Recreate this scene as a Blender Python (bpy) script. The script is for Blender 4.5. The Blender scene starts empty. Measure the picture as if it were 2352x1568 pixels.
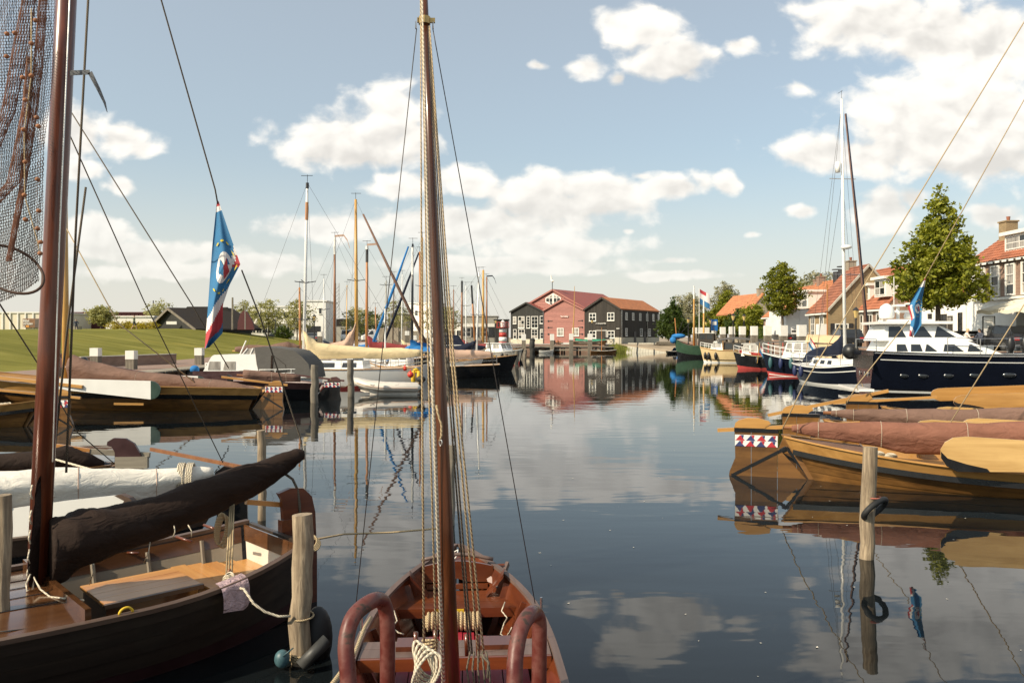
import bpy, math, random
from math import sin, cos, pi, radians, sqrt, atan2, exp
from mathutils import Vector as Vec, Matrix
import numpy as np
random.seed(7); np.random.seed(7)
scene = bpy.context.scene
COL = scene.collection
R = random.uniform
# ------------------------------------------------------------------ camera
CAMH, FPX, CX, HZ = 2.8, 1829.5, 1176.0, 774.0      # eye height, focal length and horizon in photograph units (2352 wide)
cam = bpy.data.cameras.new('camera'); camo = bpy.data.objects.new('camera', cam); COL.objects.link(camo)
cam.lens = 28.0; cam.sensor_width = 36.0; cam.clip_start = 0.1; cam.clip_end = 6000
cam.shift_y = -(784-HZ)/2352
camo.location = (0, 0, CAMH); camo.rotation_euler = (radians(90), 0, 0)
scene.camera = camo
scene.view_settings.view_transform = 'Standard'; scene.view_settings.look = 'None'
scene.view_settings.gamma = 1.0; scene.view_settings.use_curve_mapping = False
scene.view_settings.exposure = 0.30
# ------------------------------------------------------------------ sun
SAZ, SEL = radians(238), radians(36)                # azimuth clockwise from +Y: the sun stands behind the camera's left shoulder
sd = Vec((sin(SAZ)*cos(SEL), cos(SAZ)*cos(SEL), sin(SEL)))
sl = bpy.data.lights.new('sun', 'SUN'); so = bpy.data.objects.new('sun', sl); COL.objects.link(so)
sl.energy = 5.0; sl.angle = radians(0.5); sl.color = (1.0, 0.86, 0.66)
so.rotation_euler = sd.to_track_quat('Z', 'Y').to_euler()
# ------------------------------------------------------------------ sky with fair-weather cumulus
world = bpy.data.worlds.new('World'); scene.world = world; world.use_nodes = True
world.cycles.sampling_method = 'NONE'
def sky():
    nt = world.node_tree; N = nt.nodes; K = nt.links; N.clear()
    def nd(t, **kw):
        n = N.new(t)
        for k, v in kw.items(): setattr(n, k, v)
        return n
    def M(op, a, b=None, c=None, clamp=False):
        n = nd('ShaderNodeMath', operation=op, use_clamp=clamp)
        for i, x in enumerate((a, b, c)):
            if x is None: continue
            if isinstance(x, (int, float)): n.inputs[i].default_value = x
            else: K.new(x, n.inputs[i])
        return n.outputs[0]
    def smooth(x, a, b):
        n = nd('ShaderNodeMapRange', interpolation_type='SMOOTHSTEP'); n.clamp = True
        K.new(x, n.inputs[0]); n.inputs[1].default_value = a; n.inputs[2].default_value = b
        return n.outputs[0]
    def comb(x, y, z=0.0):
        n = nd('ShaderNodeCombineXYZ')
        for i, q in enumerate((x, y, z)):
            if isinstance(q, (int, float)): n.inputs[i].default_value = q
            else: K.new(q, n.inputs[i])
        return n.outputs[0]
    def noise(vec, scale, detail, rough=0.55, dist=0.0):
        n = nd('ShaderNodeTexNoise'); n.inputs['Scale'].default_value = scale
        n.inputs['Detail'].default_value = detail; n.inputs['Roughness'].default_value = rough
        n.inputs['Distortion'].default_value = dist; K.new(vec, n.inputs['Vector']); return n.outputs[0]
    def mixc(f, a, b):
        n = nd('ShaderNodeMix', data_type='RGBA')
        if isinstance(f, (int, float)): n.inputs[0].default_value = f
        else: K.new(f, n.inputs[0])
        for i, q in ((6, a), (7, b)):
            if isinstance(q, tuple): n.inputs[i].default_value = (*q, 1)
            else: K.new(q, n.inputs[i])
        return n.outputs[2]
    tc = nd('ShaderNodeTexCoord'); sp = nd('ShaderNodeSeparateXYZ'); K.new(tc.outputs['Generated'], sp.inputs[0])
    x, y, z = sp.outputs
    za = M('MAXIMUM', z, 0.0)
    ys = M('MAXIMUM', y, 0.03)
    u = M('MULTIPLY', M('DIVIDE', x, ys), 1.8295)          # bearing and height on a plane to the north, in thousands
    v = M('MULTIPLY', M('DIVIDE', za, ys), 1.8295)
    # cumulus: centre x, centre y, half width, half height (y up from the horizon)
    CL = [(-.36,.445,.19,.075),(-.28,.51,.10,.085),(-.43,.455,.10,.06),(.30,.70,.10,.065),(.36,.64,.12,.055),(.25,.71,.07,.05),(.17,.62,.06,.04),(.06,.624,.035,.018),
          (.53,.672,.055,.028),(.24,.59,.03,.022),(.82,.73,.20,.08),(.98,.68,.14,.10),(1.12,.64,.14,.16),(.96,.47,.24,.10),(.80,.42,.22,.055),(1.10,.52,.2,.12),(.87,.52,.12,.08),
          (1.1,.40,.2,.05),(.67,.575,.06,.03),(-.26,.35,.10,.035),(-.10,.355,.12,.045),(.05,.34,.14,.05),(.20,.335,.14,.045),(.36,.345,.10,.035),(.49,.35,.05,.035),(.30,.37,.06,.02),(.10,.30,.2,.04),
          (-.10,.255,.36,.05),(.10,.205,.20,.035),(-.02,.165,.3,.025),(-.42,.25,.16,.03),(.85,.285,.09,.055),(.93,.32,.05,.04),(1.12,.28,.07,.03),(.66,.285,.05,.025),(.37,.14,.12,.014),(.25,.235,.025,.012),(.55,.235,.03,.012),
          (-1.0,.47,.09,.07),(-.90,.45,.08,.045),(-.85,.43,.05,.03),(-1.0,.385,.07,.03),(-.90,.345,.06,.035),(-.97,.24,.12,.045),(-.85,.19,.25,.035),(-.6,.165,.2,.03),(-.78,.15,.3,.02),(1.09,.52,.26,.17),(.36,.17,.06,.012),(.18,.15,.04,.016)]
    dom = noise(comb(M('MULTIPLY', u, 1.0), v, 0.3), 6.0, 3.0, 0.5)
    du = M('MULTIPLY', M('SUBTRACT', dom, 0.5), 0.075)
    uu = M('ADD', u, du); vv = M('ADD', v, M('MULTIPLY', du, 0.5))
    def VM(op, p, q, r=None):
        n = nd('ShaderNodeVectorMath', operation=op)
        for i, w in enumerate((p, q, r)):
            if w is None: continue
            if isinstance(w, tuple): n.inputs[i].default_value = w
            else: K.new(w, n.inputs[i])
        return n.outputs
    pv = comb(uu, vv); F = None
    for cx, cy, rx, ry in CL:
        d = VM('LENGTH', VM('MULTIPLY_ADD', pv, (1/rx, 1/ry, 0), (-cx/rx, -cy/ry, 0))[0], None)[1]
        if rx < .065: d = M('ADD', d, .28)
        F = d if F is None else M('SMOOTH_MIN', F, d, 0.25)
    F = M('SUBTRACT', 1.0, F)
    V = None                                             # greyer bases under the large clouds
    for cx, cy, rx, ry in ((-.34, .475, .24, .10), (1.05, .48, .42, .17), (.86, .73, .28, .09), (.06, .335, .5, .06), (.32, .66, .18, .09)):
        q = VM('MULTIPLY_ADD', pv, (1/rx, 1/ry, 0), (-cx/rx, -cy/ry, 0))[0]; ln = VM('LENGTH', q, None)[1]; sx = nd('ShaderNodeSeparateXYZ'); K.new(q, sx.inputs[0])
        w = M('MULTIPLY', M('SUBTRACT', sx.outputs[1], M('MULTIPLY', sx.outputs[0], .3)), M('SUBTRACT', 1.0, smooth(ln, .7, 1.5)))
        V = w if V is None else M('ADD', V, w)
    n1 = noise(comb(u, M('MULTIPLY', v, 1.35), 0.0), 11.0, 5.5, 0.50, 0.2)
    n2 = noise(comb(u, M('MULTIPLY', v, 1.35), 0.0), 11.0, 3.0, 0.45, 0.2); n2b = noise(comb(M('ADD', u, -0.016), M('ADD', M('MULTIPLY', v, 1.35), 0.028), 0.0), 11.0, 3.0, 0.45, 0.2)
    inside = M('MULTIPLY', smooth(y, 0.05, 0.25), M('SUBTRACT', 1.0, smooth(M('ABSOLUTE', u), 1.25, 1.6)))
    inside = M('MULTIPLY', inside, M('SUBTRACT', 1.0, smooth(v, 0.80, 1.0)))
    # the same kind of broken cloud in every other direction
    zc = M('ADD', za, 0.16)
    gv = comb(M('DIVIDE', x, zc), M('DIVIDE', y, zc), 3.1)
    g = M('SUBTRACT', noise(gv, 0.9, 7.0, 0.52), 0.56)
    g = M('MULTIPLY', g, 3.0)
    den_in = M('ADD', F, M('MULTIPLY', M('SUBTRACT', n1, 0.5), 2.0))
    den = M('ADD', M('MULTIPLY', den_in, inside), M('MULTIPLY', g, M('SUBTRACT', 1.0, inside)))
    cov = smooth(den, -0.16, 0.40)
    cov = M('MULTIPLY', cov, M('SUBTRACT', 0.98, M('MULTIPLY', M('SUBTRACT', 1.0, smooth(z, 0.03, 0.2)), 0.35)))
    lit = M('ADD', M('ADD', M('MULTIPLY', M('SUBTRACT', n2, n2b), 2.2), M('MULTIPLY', V, 0.55)), M('SUBTRACT', 0.10, M('MULTIPLY', F, 0.45)))
    lit = M('ADD', M('MULTIPLY', lit, inside), M('MULTIPLY', M('SUBTRACT', 0.30, M('MULTIPLY', den, 0.3)), M('SUBTRACT', 1.0, inside)))
    lit = smooth(lit, -0.95, 0.35)
    low = M('SUBTRACT', 1.0, smooth(z, 0.0, 0.24))
    ccol = mixc(lit, (0.68, 0.655, 0.615), (1.0, 0.96, 0.89))
    ccol = mixc(M('MULTIPLY', low, 0.45), ccol, (0.86, 0.83, 0.76))
    st = nd('ShaderNodeTexSky', sky_type='NISHITA'); st.sun_disc = False
    st.sun_elevation = SEL; st.sun_rotation = SAZ; st.air_density = 1.0; st.dust_density = 2.2; st.ozone_density = 1.0; st.altitude = 0
    sm = nd('ShaderNodeMix', data_type='RGBA', blend_type='MULTIPLY'); sm.inputs[0].default_value = 1.0
    K.new(st.outputs[0], sm.inputs[6]); sm.inputs[7].default_value = (0.80, 1.03, 1.04, 1)
    b1 = nd('ShaderNodeBackground'); b1.inputs[1].default_value = 0.125; K.new(sm.outputs[2], b1.inputs[0])
    hz = nd('ShaderNodeBackground'); hz.inputs[0].default_value = (0.83, 0.79, 0.71, 1); hz.inputs[1].default_value = 0.86
    mh = nd('ShaderNodeMixShader'); K.new(M('ADD', M('MULTIPLY', M('POWER', low, 1.2), 0.52), 0.36), mh.inputs[0]); K.new(b1.outputs[0], mh.inputs[1]); K.new(hz.outputs[0], mh.inputs[2])
    b2 = nd('ShaderNodeBackground'); b2.inputs[1].default_value = 0.93; K.new(ccol, b2.inputs[0])
    ms = nd('ShaderNodeMixShader'); K.new(cov, ms.inputs[0]); K.new(mh.outputs[0], ms.inputs[1]); K.new(b2.outputs[0], ms.inputs[2])
    out = nd('ShaderNodeOutputWorld'); K.new(ms.outputs[0], out.inputs[0])
sky()
# ------------------------------------------------------------------ materials
MATS = {}
def _new(name):
    m = bpy.data.materials.new(name); m.use_nodes = True; MATS[name] = m
    nt = m.node_tree; b = nt.nodes['Principled BSDF']
    return m, nt, nt.nodes, nt.links, b
def _vec(nt, scale, coord='Object'):
    tc = nt.nodes.new('ShaderNodeTexCoord'); mp = nt.nodes.new('ShaderNodeMapping'); mp.inputs['Scale'].default_value = scale
    nt.links.new(tc.outputs[coord], mp.inputs['Vector']); return mp.outputs[0]
def _noise(nt, vec, scale, detail=4, rough=0.55, dist=0):
    n = nt.nodes.new('ShaderNodeTexNoise'); n.inputs['Scale'].default_value = scale; n.inputs['Detail'].default_value = detail
    n.inputs['Roughness'].default_value = rough; n.inputs['Distortion'].default_value = dist; nt.links.new(vec, n.inputs['Vector']); return n.outputs[0]
def _ramp(nt, fac, stops):
    r = nt.nodes.new('ShaderNodeValToRGB'); e = r.color_ramp.elements
    while len(e) < len(stops): e.new(0.5)
    for q, (p, c) in zip(e, stops): q.position = p; q.color = (*c, 1)
    nt.links.new(fac, r.inputs[0]); return r.outputs[0]
def _bump(nt, b, h, strength, dist=0.02):
    n = nt.nodes.new('ShaderNodeBump'); n.inputs['Strength'].default_value = strength; n.inputs['Distance'].default_value = dist
    nt.links.new(h, n.inputs['Height']); nt.links.new(n.outputs[0], b.inputs['Normal']); return n
def _rand(nt, col, amt):
    """each object its own slight tone"""
    oi = nt.nodes.new('ShaderNodeObjectInfo'); hs = nt.nodes.new('ShaderNodeHueSaturation')
    mr = nt.nodes.new('ShaderNodeMapRange'); mr.inputs[3].default_value = 1-amt; mr.inputs[4].default_value = 1+amt
    nt.links.new(oi.outputs['Random'], mr.inputs[0]); nt.links.new(mr.outputs[0], hs.inputs['Value']); nt.links.new(col, hs.inputs['Color'])
    return hs.outputs[0]
def scl(c, k): return tuple(min(1, q*k) for q in c)
def plain(name, col, rough=0.5, var=0.15, scale=6.0, bump=0.0, metal=0.0, coat=0.0, rnd=0.0, stretch=(1,1,1), spec=0.5, bscale=None):
    m, nt, N, K, b = _new(name)
    v = _vec(nt, stretch); f = _noise(nt, v, scale, 6)
    c = _ramp(nt, f, [(0.3, scl(col, 1-var)), (0.7, scl(col, 1+var))])
    if rnd: c = _rand(nt, c, rnd)
    K.new(c, b.inputs['Base Color'])
    b.inputs['Metallic'].default_value = metal; b.inputs['Coat Weight'].default_value = coat; b.inputs['Specular IOR Level'].default_value = spec
    mr = N.new('ShaderNodeMapRange'); K.new(f, mr.inputs[0]); mr.inputs[1].default_value = 0.3; mr.inputs[2].default_value = 0.7
    mr.inputs[3].default_value = max(0.02, rough*0.8); mr.inputs[4].default_value = min(1, rough*1.2); K.new(mr.outputs[0], b.inputs['Roughness'])
    if bump: _bump(nt, b, _noise(nt, v, bscale or scale*4, 5), bump)
    return m
def wood(name, dark, light, axis='X', scale=5.0, rough=0.4, coat=0.0, bump=0.15, rnd=0.12, stain=0.0, staincol=(0.02,0.015,0.01)):
    m, nt, N, K, b = _new(name)
    st = {'X': (0.07, 1, 1), 'Y': (1, 0.07, 1), 'Z': (1, 1, 0.07)}[axis]
    v = _vec(nt, st); f = _noise(nt, v, scale*3.2, 7, 0.6, 0.8)
    c = _ramp(nt, f, [(0.25, dark), (0.5, tuple((a+d)/2 for a, d in zip(dark, light))), (0.72, light)])
    if stain:
        g = _noise(nt, _vec(nt, (1, 1, 1)), 2.3, 5, 0.6)
        mx = N.new('ShaderNodeMix'); mx.data_type = 'RGBA'
        mr = N.new('ShaderNodeMapRange'); K.new(g, mr.inputs[0]); mr.inputs[1].default_value = 0.5; mr.inputs[2].default_value = 0.75; mr.inputs[4].default_value = stain
        K.new(mr.outputs[0], mx.inputs[0]); K.new(c, mx.inputs[6]); mx.inputs[7].default_value = (*staincol, 1); c = mx.outputs[2]
    if rnd: c = _rand(nt, c, rnd)
    K.new(c, b.inputs['Base Color']); b.inputs['Roughness'].default_value = rough
    b.inputs['Coat Weight'].default_value = coat; b.inputs['Coat Roughness'].default_value = 0.12
    _bump(nt, b, f, bump, 0.01)
    return m
def cloth(name, col, var=0.2, wr=0.5, scale=3.0, stretch=(0.5, 1, 1), rough=0.85):
    m, nt, N, K, b = _new(name)
    v = _vec(nt, stretch); f = _noise(nt, v, scale, 6, 0.55, 0.6)
    c = _ramp(nt, f, [(0.28, scl(col, 1-var)), (0.72, scl(col, 1+var))])
    K.new(c, b.inputs['Base Color']); b.inputs['Roughness'].default_value = rough; b.inputs['Specular IOR Level'].default_value = 0.2
    f2 = _noise(nt, v, scale*2.2, 4, 0.5, 1.2)
    _bump(nt, b, f2, wr, 0.06); return m
def rope_mat(name, col):
    m, nt, N, K, b = _new(name)
    v = _vec(nt, (1, 1, 1)); w = N.new('ShaderNodeTexWave'); w.wave_type = 'BANDS'; w.bands_direction = 'DIAGONAL'
    w.inputs['Scale'].default_value = 26; w.inputs['Distortion'].default_value = 1.0; K.new(v, w.inputs['Vector'])
    c = _ramp(nt, w.outputs[0], [(0.1, scl(col, 0.55)), (0.6, col)]); K.new(c, b.inputs['Base Color'])
    b.inputs['Roughness'].default_value = 0.9; _bump(nt, b, w.outputs[0], 0.6, 0.008); return m
def leafm(name, c1, c2, rnd=0.1):
    m, nt, N, K, b = _new(name)
    f = _noise(nt, _vec(nt, (1, 1, 1)), 1.3, 4); g = N.new('ShaderNodeNewGeometry')
    mx = N.new('ShaderNodeMath'); mx.operation = 'MULTIPLY_ADD'; K.new(g.outputs['Random Per Island'], mx.inputs[0]); mx.inputs[1].default_value = 0.5
    K.new(f, mx.inputs[2])
    c = _ramp(nt, mx.outputs[0], [(0.40, c1), (0.95, c2)])
    if rnd: c = _rand(nt, c, rnd)
    K.new(c, b.inputs['Base Color']); b.inputs['Roughness'].default_value = 0.55; b.inputs['Specular IOR Level'].default_value = 0.3
    tr = N.new('ShaderNodeBsdfTranslucent'); hs = N.new('ShaderNodeHueSaturation'); hs.inputs['Value'].default_value = 1.5; hs.inputs['Saturation'].default_value = 1.1
    K.new(c, hs.inputs['Color']); K.new(hs.outputs[0], tr.inputs['Color'])
    ms = N.new('ShaderNodeMixShader'); ms.inputs[0].default_value = 0.30
    K.new(b.outputs[0], ms.inputs[1]); K.new(tr.outputs[0], ms.inputs[2]); K.new(ms.outputs[0], N['Material Output'].inputs['Surface']); return m
def brickm(name, c1, c2, mortar, sx=4.0, sz=12.0, axis='Y'):
    m, nt, N, K, b = _new(name)
    tc = N.new('ShaderNodeTexCoord'); sp = N.new('ShaderNodeSeparateXYZ'); K.new(tc.outputs['Object'], sp.inputs[0])
    ad = N.new('ShaderNodeMath'); ad.operation = 'ADD'; K.new(sp.outputs[0], ad.inputs[0]); K.new(sp.outputs[1], ad.inputs[1])
    cb = N.new('ShaderNodeCombineXYZ'); K.new(ad.outputs[0], cb.inputs[0]); K.new(sp.outputs[2], cb.inputs[1])
    br = N.new('ShaderNodeTexBrick'); br.inputs['Color1'].default_value = (*c1, 1); br.inputs['Color2'].default_value = (*c2, 1); br.inputs['Mortar'].default_value = (*mortar, 1)
    br.inputs['Scale'].default_value = 1.0; br.inputs['Brick Width'].default_value = 0.24; br.inputs['Row Height'].default_value = 0.075; br.inputs['Mortar Size'].default_value = 0.008
    K.new(cb.outputs[0], br.inputs['Vector'])
    f = _noise(nt, tc.outputs['Object'], 1.1, 6); mx = N.new('ShaderNodeMix'); mx.data_type = 'RGBA'; mx.blend_type = 'MULTIPLY'; mx.inputs[0].default_value = 0.5
    K.new(br.outputs[0], mx.inputs[6]); K.new(_ramp(nt, f, [(0.3, (0.5, 0.5, 0.5)), (0.7, (1, 1, 1))]), mx.inputs[7]); K.new(mx.outputs[2], b.inputs['Base Color'])
    b.inputs['Roughness'].default_value = 0.9; _bump(nt, b, br.outputs[1], -0.4, 0.02); return m
def waterm():
    m, nt, N, K, b = _new('harbour_water')
    b.inputs['Base Color'].default_value = (0.006, 0.008, 0.009, 1); b.inputs['Roughness'].default_value = 0.015; b.inputs['IOR'].default_value = 1.333
    b.inputs['Specular IOR Level'].default_value = 0.5
    n1 = _noise(nt, _vec(nt, (0.55, 1.5, 1)), 0.9, 2.5, 0.5, 0.3); n2 = _noise(nt, _vec(nt, (0.5, 1.0, 1)), 4.2, 2, 0.5, 0.2)
    big = _noise(nt, _vec(nt, (0.5, 1.0, 1)), 0.07, 2, 0.5)
    rp = _ramp(nt, big, [(0.40, (0.25, 0.25, 0.25)), (0.62, (1, 1, 1))])
    mu = N.new('ShaderNodeMath'); mu.operation = 'MULTIPLY'; K.new(n2, mu.inputs[0]); K.new(rp, mu.inputs[1])
    mu2 = N.new('ShaderNodeMath'); mu2.operation = 'MULTIPLY_ADD'; K.new(mu.outputs[0], mu2.inputs[0]); mu2.inputs[1].default_value = 0.12; K.new(n1, mu2.inputs[2])
    _bump(nt, b, mu2.outputs[0], 1.0, 0.0045)
    return m
waterm()
# ------------------------------------------------------------------ mesh helpers
def at(px, py, Y): return Vec(((px-CX)/FPX*Y, Y, CAMH-(py-HZ)/FPX*Y))       # a place in the photograph at a known distance
def gp(px, py, z=0.0):
    Y = (CAMH-z)*FPX/(py-HZ); return Vec(((px-CX)/FPX*Y, Y, z))              # a place in the photograph at a known height
class MB:
    def __init__(s): s.v = []; s.f = []; s.m = []
    def add(s, vs, fs, mi=0):
        o = len(s.v); s.v.extend([tuple(q) for q in vs]); s.f.extend([tuple(i+o for i in f) for f in fs]); s.m.extend([mi]*len(fs)); return s
    def box(s, x0, x1, y0, y1, z0, z1, mi=0):
        v = [(x, y, z) for z in (z0, z1) for y in (y0, y1) for x in (x0, x1)]
        return s.add(v, [(0,2,3,1),(4,5,7,6),(0,1,5,4),(2,6,7,3),(0,4,6,2),(1,3,7,5)], mi)
    def beam(s, a, b, w, h, up=(0,0,1), mi=0):
        a = Vec(a); b = Vec(b); d = (b-a).normalized(); up = Vec(up); sx = d.cross(up)
        if sx.length < 1e-4: sx = d.cross(Vec((0,1,0)))
        sx.normalize(); u = sx.cross(d).normalized()
        v = [p+sx*(w/2*i)+u*(h/2*j) for p in (a, b) for i, j in ((-1,-1),(1,-1),(1,1),(-1,1))]
        return s.add(v, [(3,2,1,0),(4,5,6,7),(0,1,5,4),(1,2,6,5),(2,3,7,6),(3,0,4,7)], mi)
    def tube(s, pts, r, n=8, caps=True, mi=0, close=False, sq=1.0):
        pts = [Vec(p) for p in pts]; m = len(pts); rs = r if isinstance(r, (list, tuple)) else [r]*m
        rings = []; ref = None
        for i, p in enumerate(pts):
            if close: d = pts[(i+1) % m]-pts[i-1]
            else: d = pts[min(i+1, m-1)]-pts[max(i-1, 0)]
            if d.length < 1e-9: d = Vec((0,0,1))
            d.normalize()
            if ref is None:
                ref = d.cross(Vec((0,0,1)))
                if ref.length < 0.05: ref = Vec((1,0,0))
            ref = (ref-d*ref.dot(d)); ref.normalize(); w = d.cross(ref)
            rings.append([p+ref*(rs[i]*cos(2*pi*k/n))+w*(rs[i]*sq*sin(2*pi*k/n)) for k in range(n)])
        v = [q for g in rings for q in g]; f = []
        for i in range(m if close else m-1):
            j = (i+1) % m
            for k in range(n): f.append((i*n+k, i*n+(k+1) % n, j*n+(k+1) % n, j*n+k))
        if caps and not close: f.append(tuple(range(n-1, -1, -1))); f.append(tuple((m-1)*n+k for k in range(n)))
        return s.add(v, f, mi)
    def lathe(s, prof, c=(0,0,0), n=16, mi=0, cap=True):
        v = [(c[0]+r*cos(2*pi*k/n), c[1]+r*sin(2*pi*k/n), c[2]+z) for r, z in prof for k in range(n)]; f = []
        for i in range(len(prof)-1):
            for k in range(n): f.append((i*n+k, i*n+(k+1) % n, (i+1)*n+(k+1) % n, (i+1)*n+k))
        if cap: f.append(tuple(range(n-1, -1, -1))); f.append(tuple((len(prof)-1)*n+k for k in range(n)))
        return s.add(v, f, mi)
    def prism(s, poly, d, mi=0):
        d = Vec(d); n = len(poly); a = [Vec(p) for p in poly]; v = a+[p+d for p in a]
        f = [tuple(range(n-1, -1, -1)), tuple(range(n, 2*n))]+[(i, (i+1) % n, n+(i+1) % n, n+i) for i in range(n)]
        return s.add(v, f, mi)
    def grid(s, fn, nu, nv, mi=0, closeu=False):
        v = [fn(i/(nu if closeu else nu), j/nv) for j in range(nv+1) for i in range(nu+(0 if closeu else 1))]
        w = nu if closeu else nu+1; f = []
        for j in range(nv):
            for i in range(nu): f.append((j*w+i, j*w+(i+1) % w, (j+1)*w+(i+1) % w, (j+1)*w+i))
        return s.add(v, f, mi)
    def ell(s, c, r, nu=12, nv=8, mi=0):
        r = (r, r, r) if isinstance(r, (int, float)) else r
        v = [(c[0], c[1], c[2]-r[2])]; f = []
        for j in range(1, nv):
            t = -pi/2+pi*j/nv
            for i in range(nu): v.append((c[0]+r[0]*cos(t)*cos(2*pi*i/nu), c[1]+r[1]*cos(t)*sin(2*pi*i/nu), c[2]+r[2]*sin(t)))
        v.append((c[0], c[1], c[2]+r[2])); L = len(v)-1
        for i in range(nu):
            f.append((0, 1+(i+1) % nu, 1+i)); f.append((L, L-nu+i, L-nu+(i+1) % nu))
            for j in range(nv-2):
                a = 1+j*nu; f.append((a+i, a+(i+1) % nu, a+nu+(i+1) % nu, a+nu+i))
        return s.add(v, f, mi)
ROOTM = {}
def put(name, mb, mat, parent=None, smooth=False, world=False, kind=None, label=None, mod=None):
    """link one mesh object; world=True: the coordinates are the scene's, else the parent's"""
    vs = mb.v; mats = mat if isinstance(mat, (list, tuple)) else [mat]
    if world and parent is not None:
        inv = wm(parent).inverted(); vs = [tuple(inv @ Vec(q)) for q in vs]
    me = bpy.data.meshes.new(name); me.from_pydata(vs, [], mb.f)
    for q in mats: me.materials.append(MATS[q] if isinstance(q, str) else q)
    if any(mb.m): me.polygons.foreach_set('material_index', mb.m)
    if smooth:
        me.polygons.foreach_set('use_smooth', [True]*len(me.polygons))
        if smooth is not True: me.set_sharp_from_angle(angle=radians(smooth))
    me.update()
    o = bpy.data.objects.new(name, me); COL.objects.link(o)
    if parent is not None: o.parent = parent
    if kind: o['kind'] = kind
    if label: o['label'] = label
    return o
def wm(o):
    m = Matrix.Identity(4)
    while o is not None: m = o.matrix_basis @ m; o = o.parent
    return m
def thing(name, label, cat, loc=(0,0,0), rotz=0.0, group=None, scale=1.0):
    o = bpy.data.objects.new(name, None); COL.objects.link(o); o.location = loc; o.rotation_euler = (0, 0, rotz); o.scale = (scale,)*3; o.empty_display_size = 0.2
    o['label'] = label; o['category'] = cat
    if group: o['group'] = group
    return o
def tag(o, label, cat, group=None):
    o['label'] = label; o['category'] = cat
    if group: o['group'] = group
    return o
def solo(name, mb, mat, label, cat, group=None, smooth=False):
    """a thing that is a single mesh; origin moved to its base"""
    a = np.array(mb.v); c = Vec(((a[:,0].min()+a[:,0].max())/2, (a[:,1].min()+a[:,1].max())/2, a[:,2].min()))
    mb.v = [(q[0]-c.x, q[1]-c.y, q[2]-c.z) for q in mb.v]
    o = put(name, mb, mat, None, smooth); o.location = c; return tag(o, label, cat, group)
def struct(name, mb, mat, smooth=False): return put(name, mb, mat, None, smooth, kind='structure')
def dup(root, loc, rotz=None, label=None, group=None, scale=None):
    r = root.copy(); COL.objects.link(r); r.location = loc
    if rotz is not None: r.rotation_euler = (0, 0, rotz)
    if scale is not None: r.scale = scale if isinstance(scale, tuple) else (scale,)*3
    if label: r['label'] = label
    if group: r['group'] = group
    def rec(src, dst):
        for ch in list(src.children):
            c = ch.copy(); COL.objects.link(c); c.parent = dst; rec(ch, c)
    rec(root, r); return r
def cat_curve(a, b, sag, n=14):
    a = Vec(a); b = Vec(b); return [a.lerp(b, i/n)-Vec((0,0,sag*4*(i/n)*(1-i/n))) for i in range(n+1)]
def textmesh(name, s, size, mat, parent, M4, extr=0.004, bold=False, sx=1.0, align='CENTER'):
    cu = bpy.data.curves.new(name, 'FONT'); cu.body = s; cu.size = size; cu.extrude = extr; cu.align_x = align; cu.align_y = 'CENTER'; cu.resolution_u = 2
    if bold: cu.offset = size*0.018
    t = bpy.data.objects.new(name, cu); COL.objects.link(t); bpy.context.view_layer.update()
    me = bpy.data.meshes.new_from_object(t.evaluated_get(bpy.context.evaluated_depsgraph_get())); bpy.data.objects.remove(t)
    me.transform(M4 @ Matrix.Diagonal((sx, 1, 1, 1))); me.materials.clear(); me.materials.append(MATS[mat])
    o = bpy.data.objects.new(name, me); COL.objects.link(o)
    if parent: o.parent = parent
    return o
def clip(poly, nx, ny, c):
    """keep the part of a flat polygon with nx*x+ny*y<=c"""
    out = []
    for i, p in enumerate(poly):
        q = poly[(i+1) % len(poly)]; dp = nx*p[0]+ny*p[1]-c; dq = nx*q[0]+ny*q[1]-c
        if dp <= 0: out.append(p)
        if dp*dq < 0: t = dp/(dp-dq); out.append((p[0]+t*(q[0]-p[0]), p[1]+t*(q[1]-p[1])))
    return out
def boards(name, parent, poly, to3, nrm, pitch, mat, horizontal=True, th=0.03, gap=0.02, lap=0.0):
    """clad a flat polygon with single boards"""
    k = 1 if horizontal else 0; lo = min(p[k] for p in poly); hi = max(p[k] for p in poly); i = 0
    nrm = Vec(nrm)
    while lo+i*pitch < hi-0.02:
        a = lo+i*pitch+gap/2; b = min(lo+(i+1)*pitch-gap/2, hi)
        if horizontal: q = clip(clip(poly, 0, 1, b), 0, -1, -a)
        else: q = clip(clip(poly, 1, 0, b), -1, 0, -a)
        i += 1
        if len(q) < 3: continue
        pts = [to3(*p) for p in q]; t = th*R(0.85, 1.15)
        mb = MB(); 
        pts = [Vec(p)+nrm*(lap*(1-(p2[1]-a)/(b-a)) if lap else 0) for p, p2 in zip(pts, q)]
        mb.prism(pts, nrm*t); put(name, mb, mat, parent)
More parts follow.
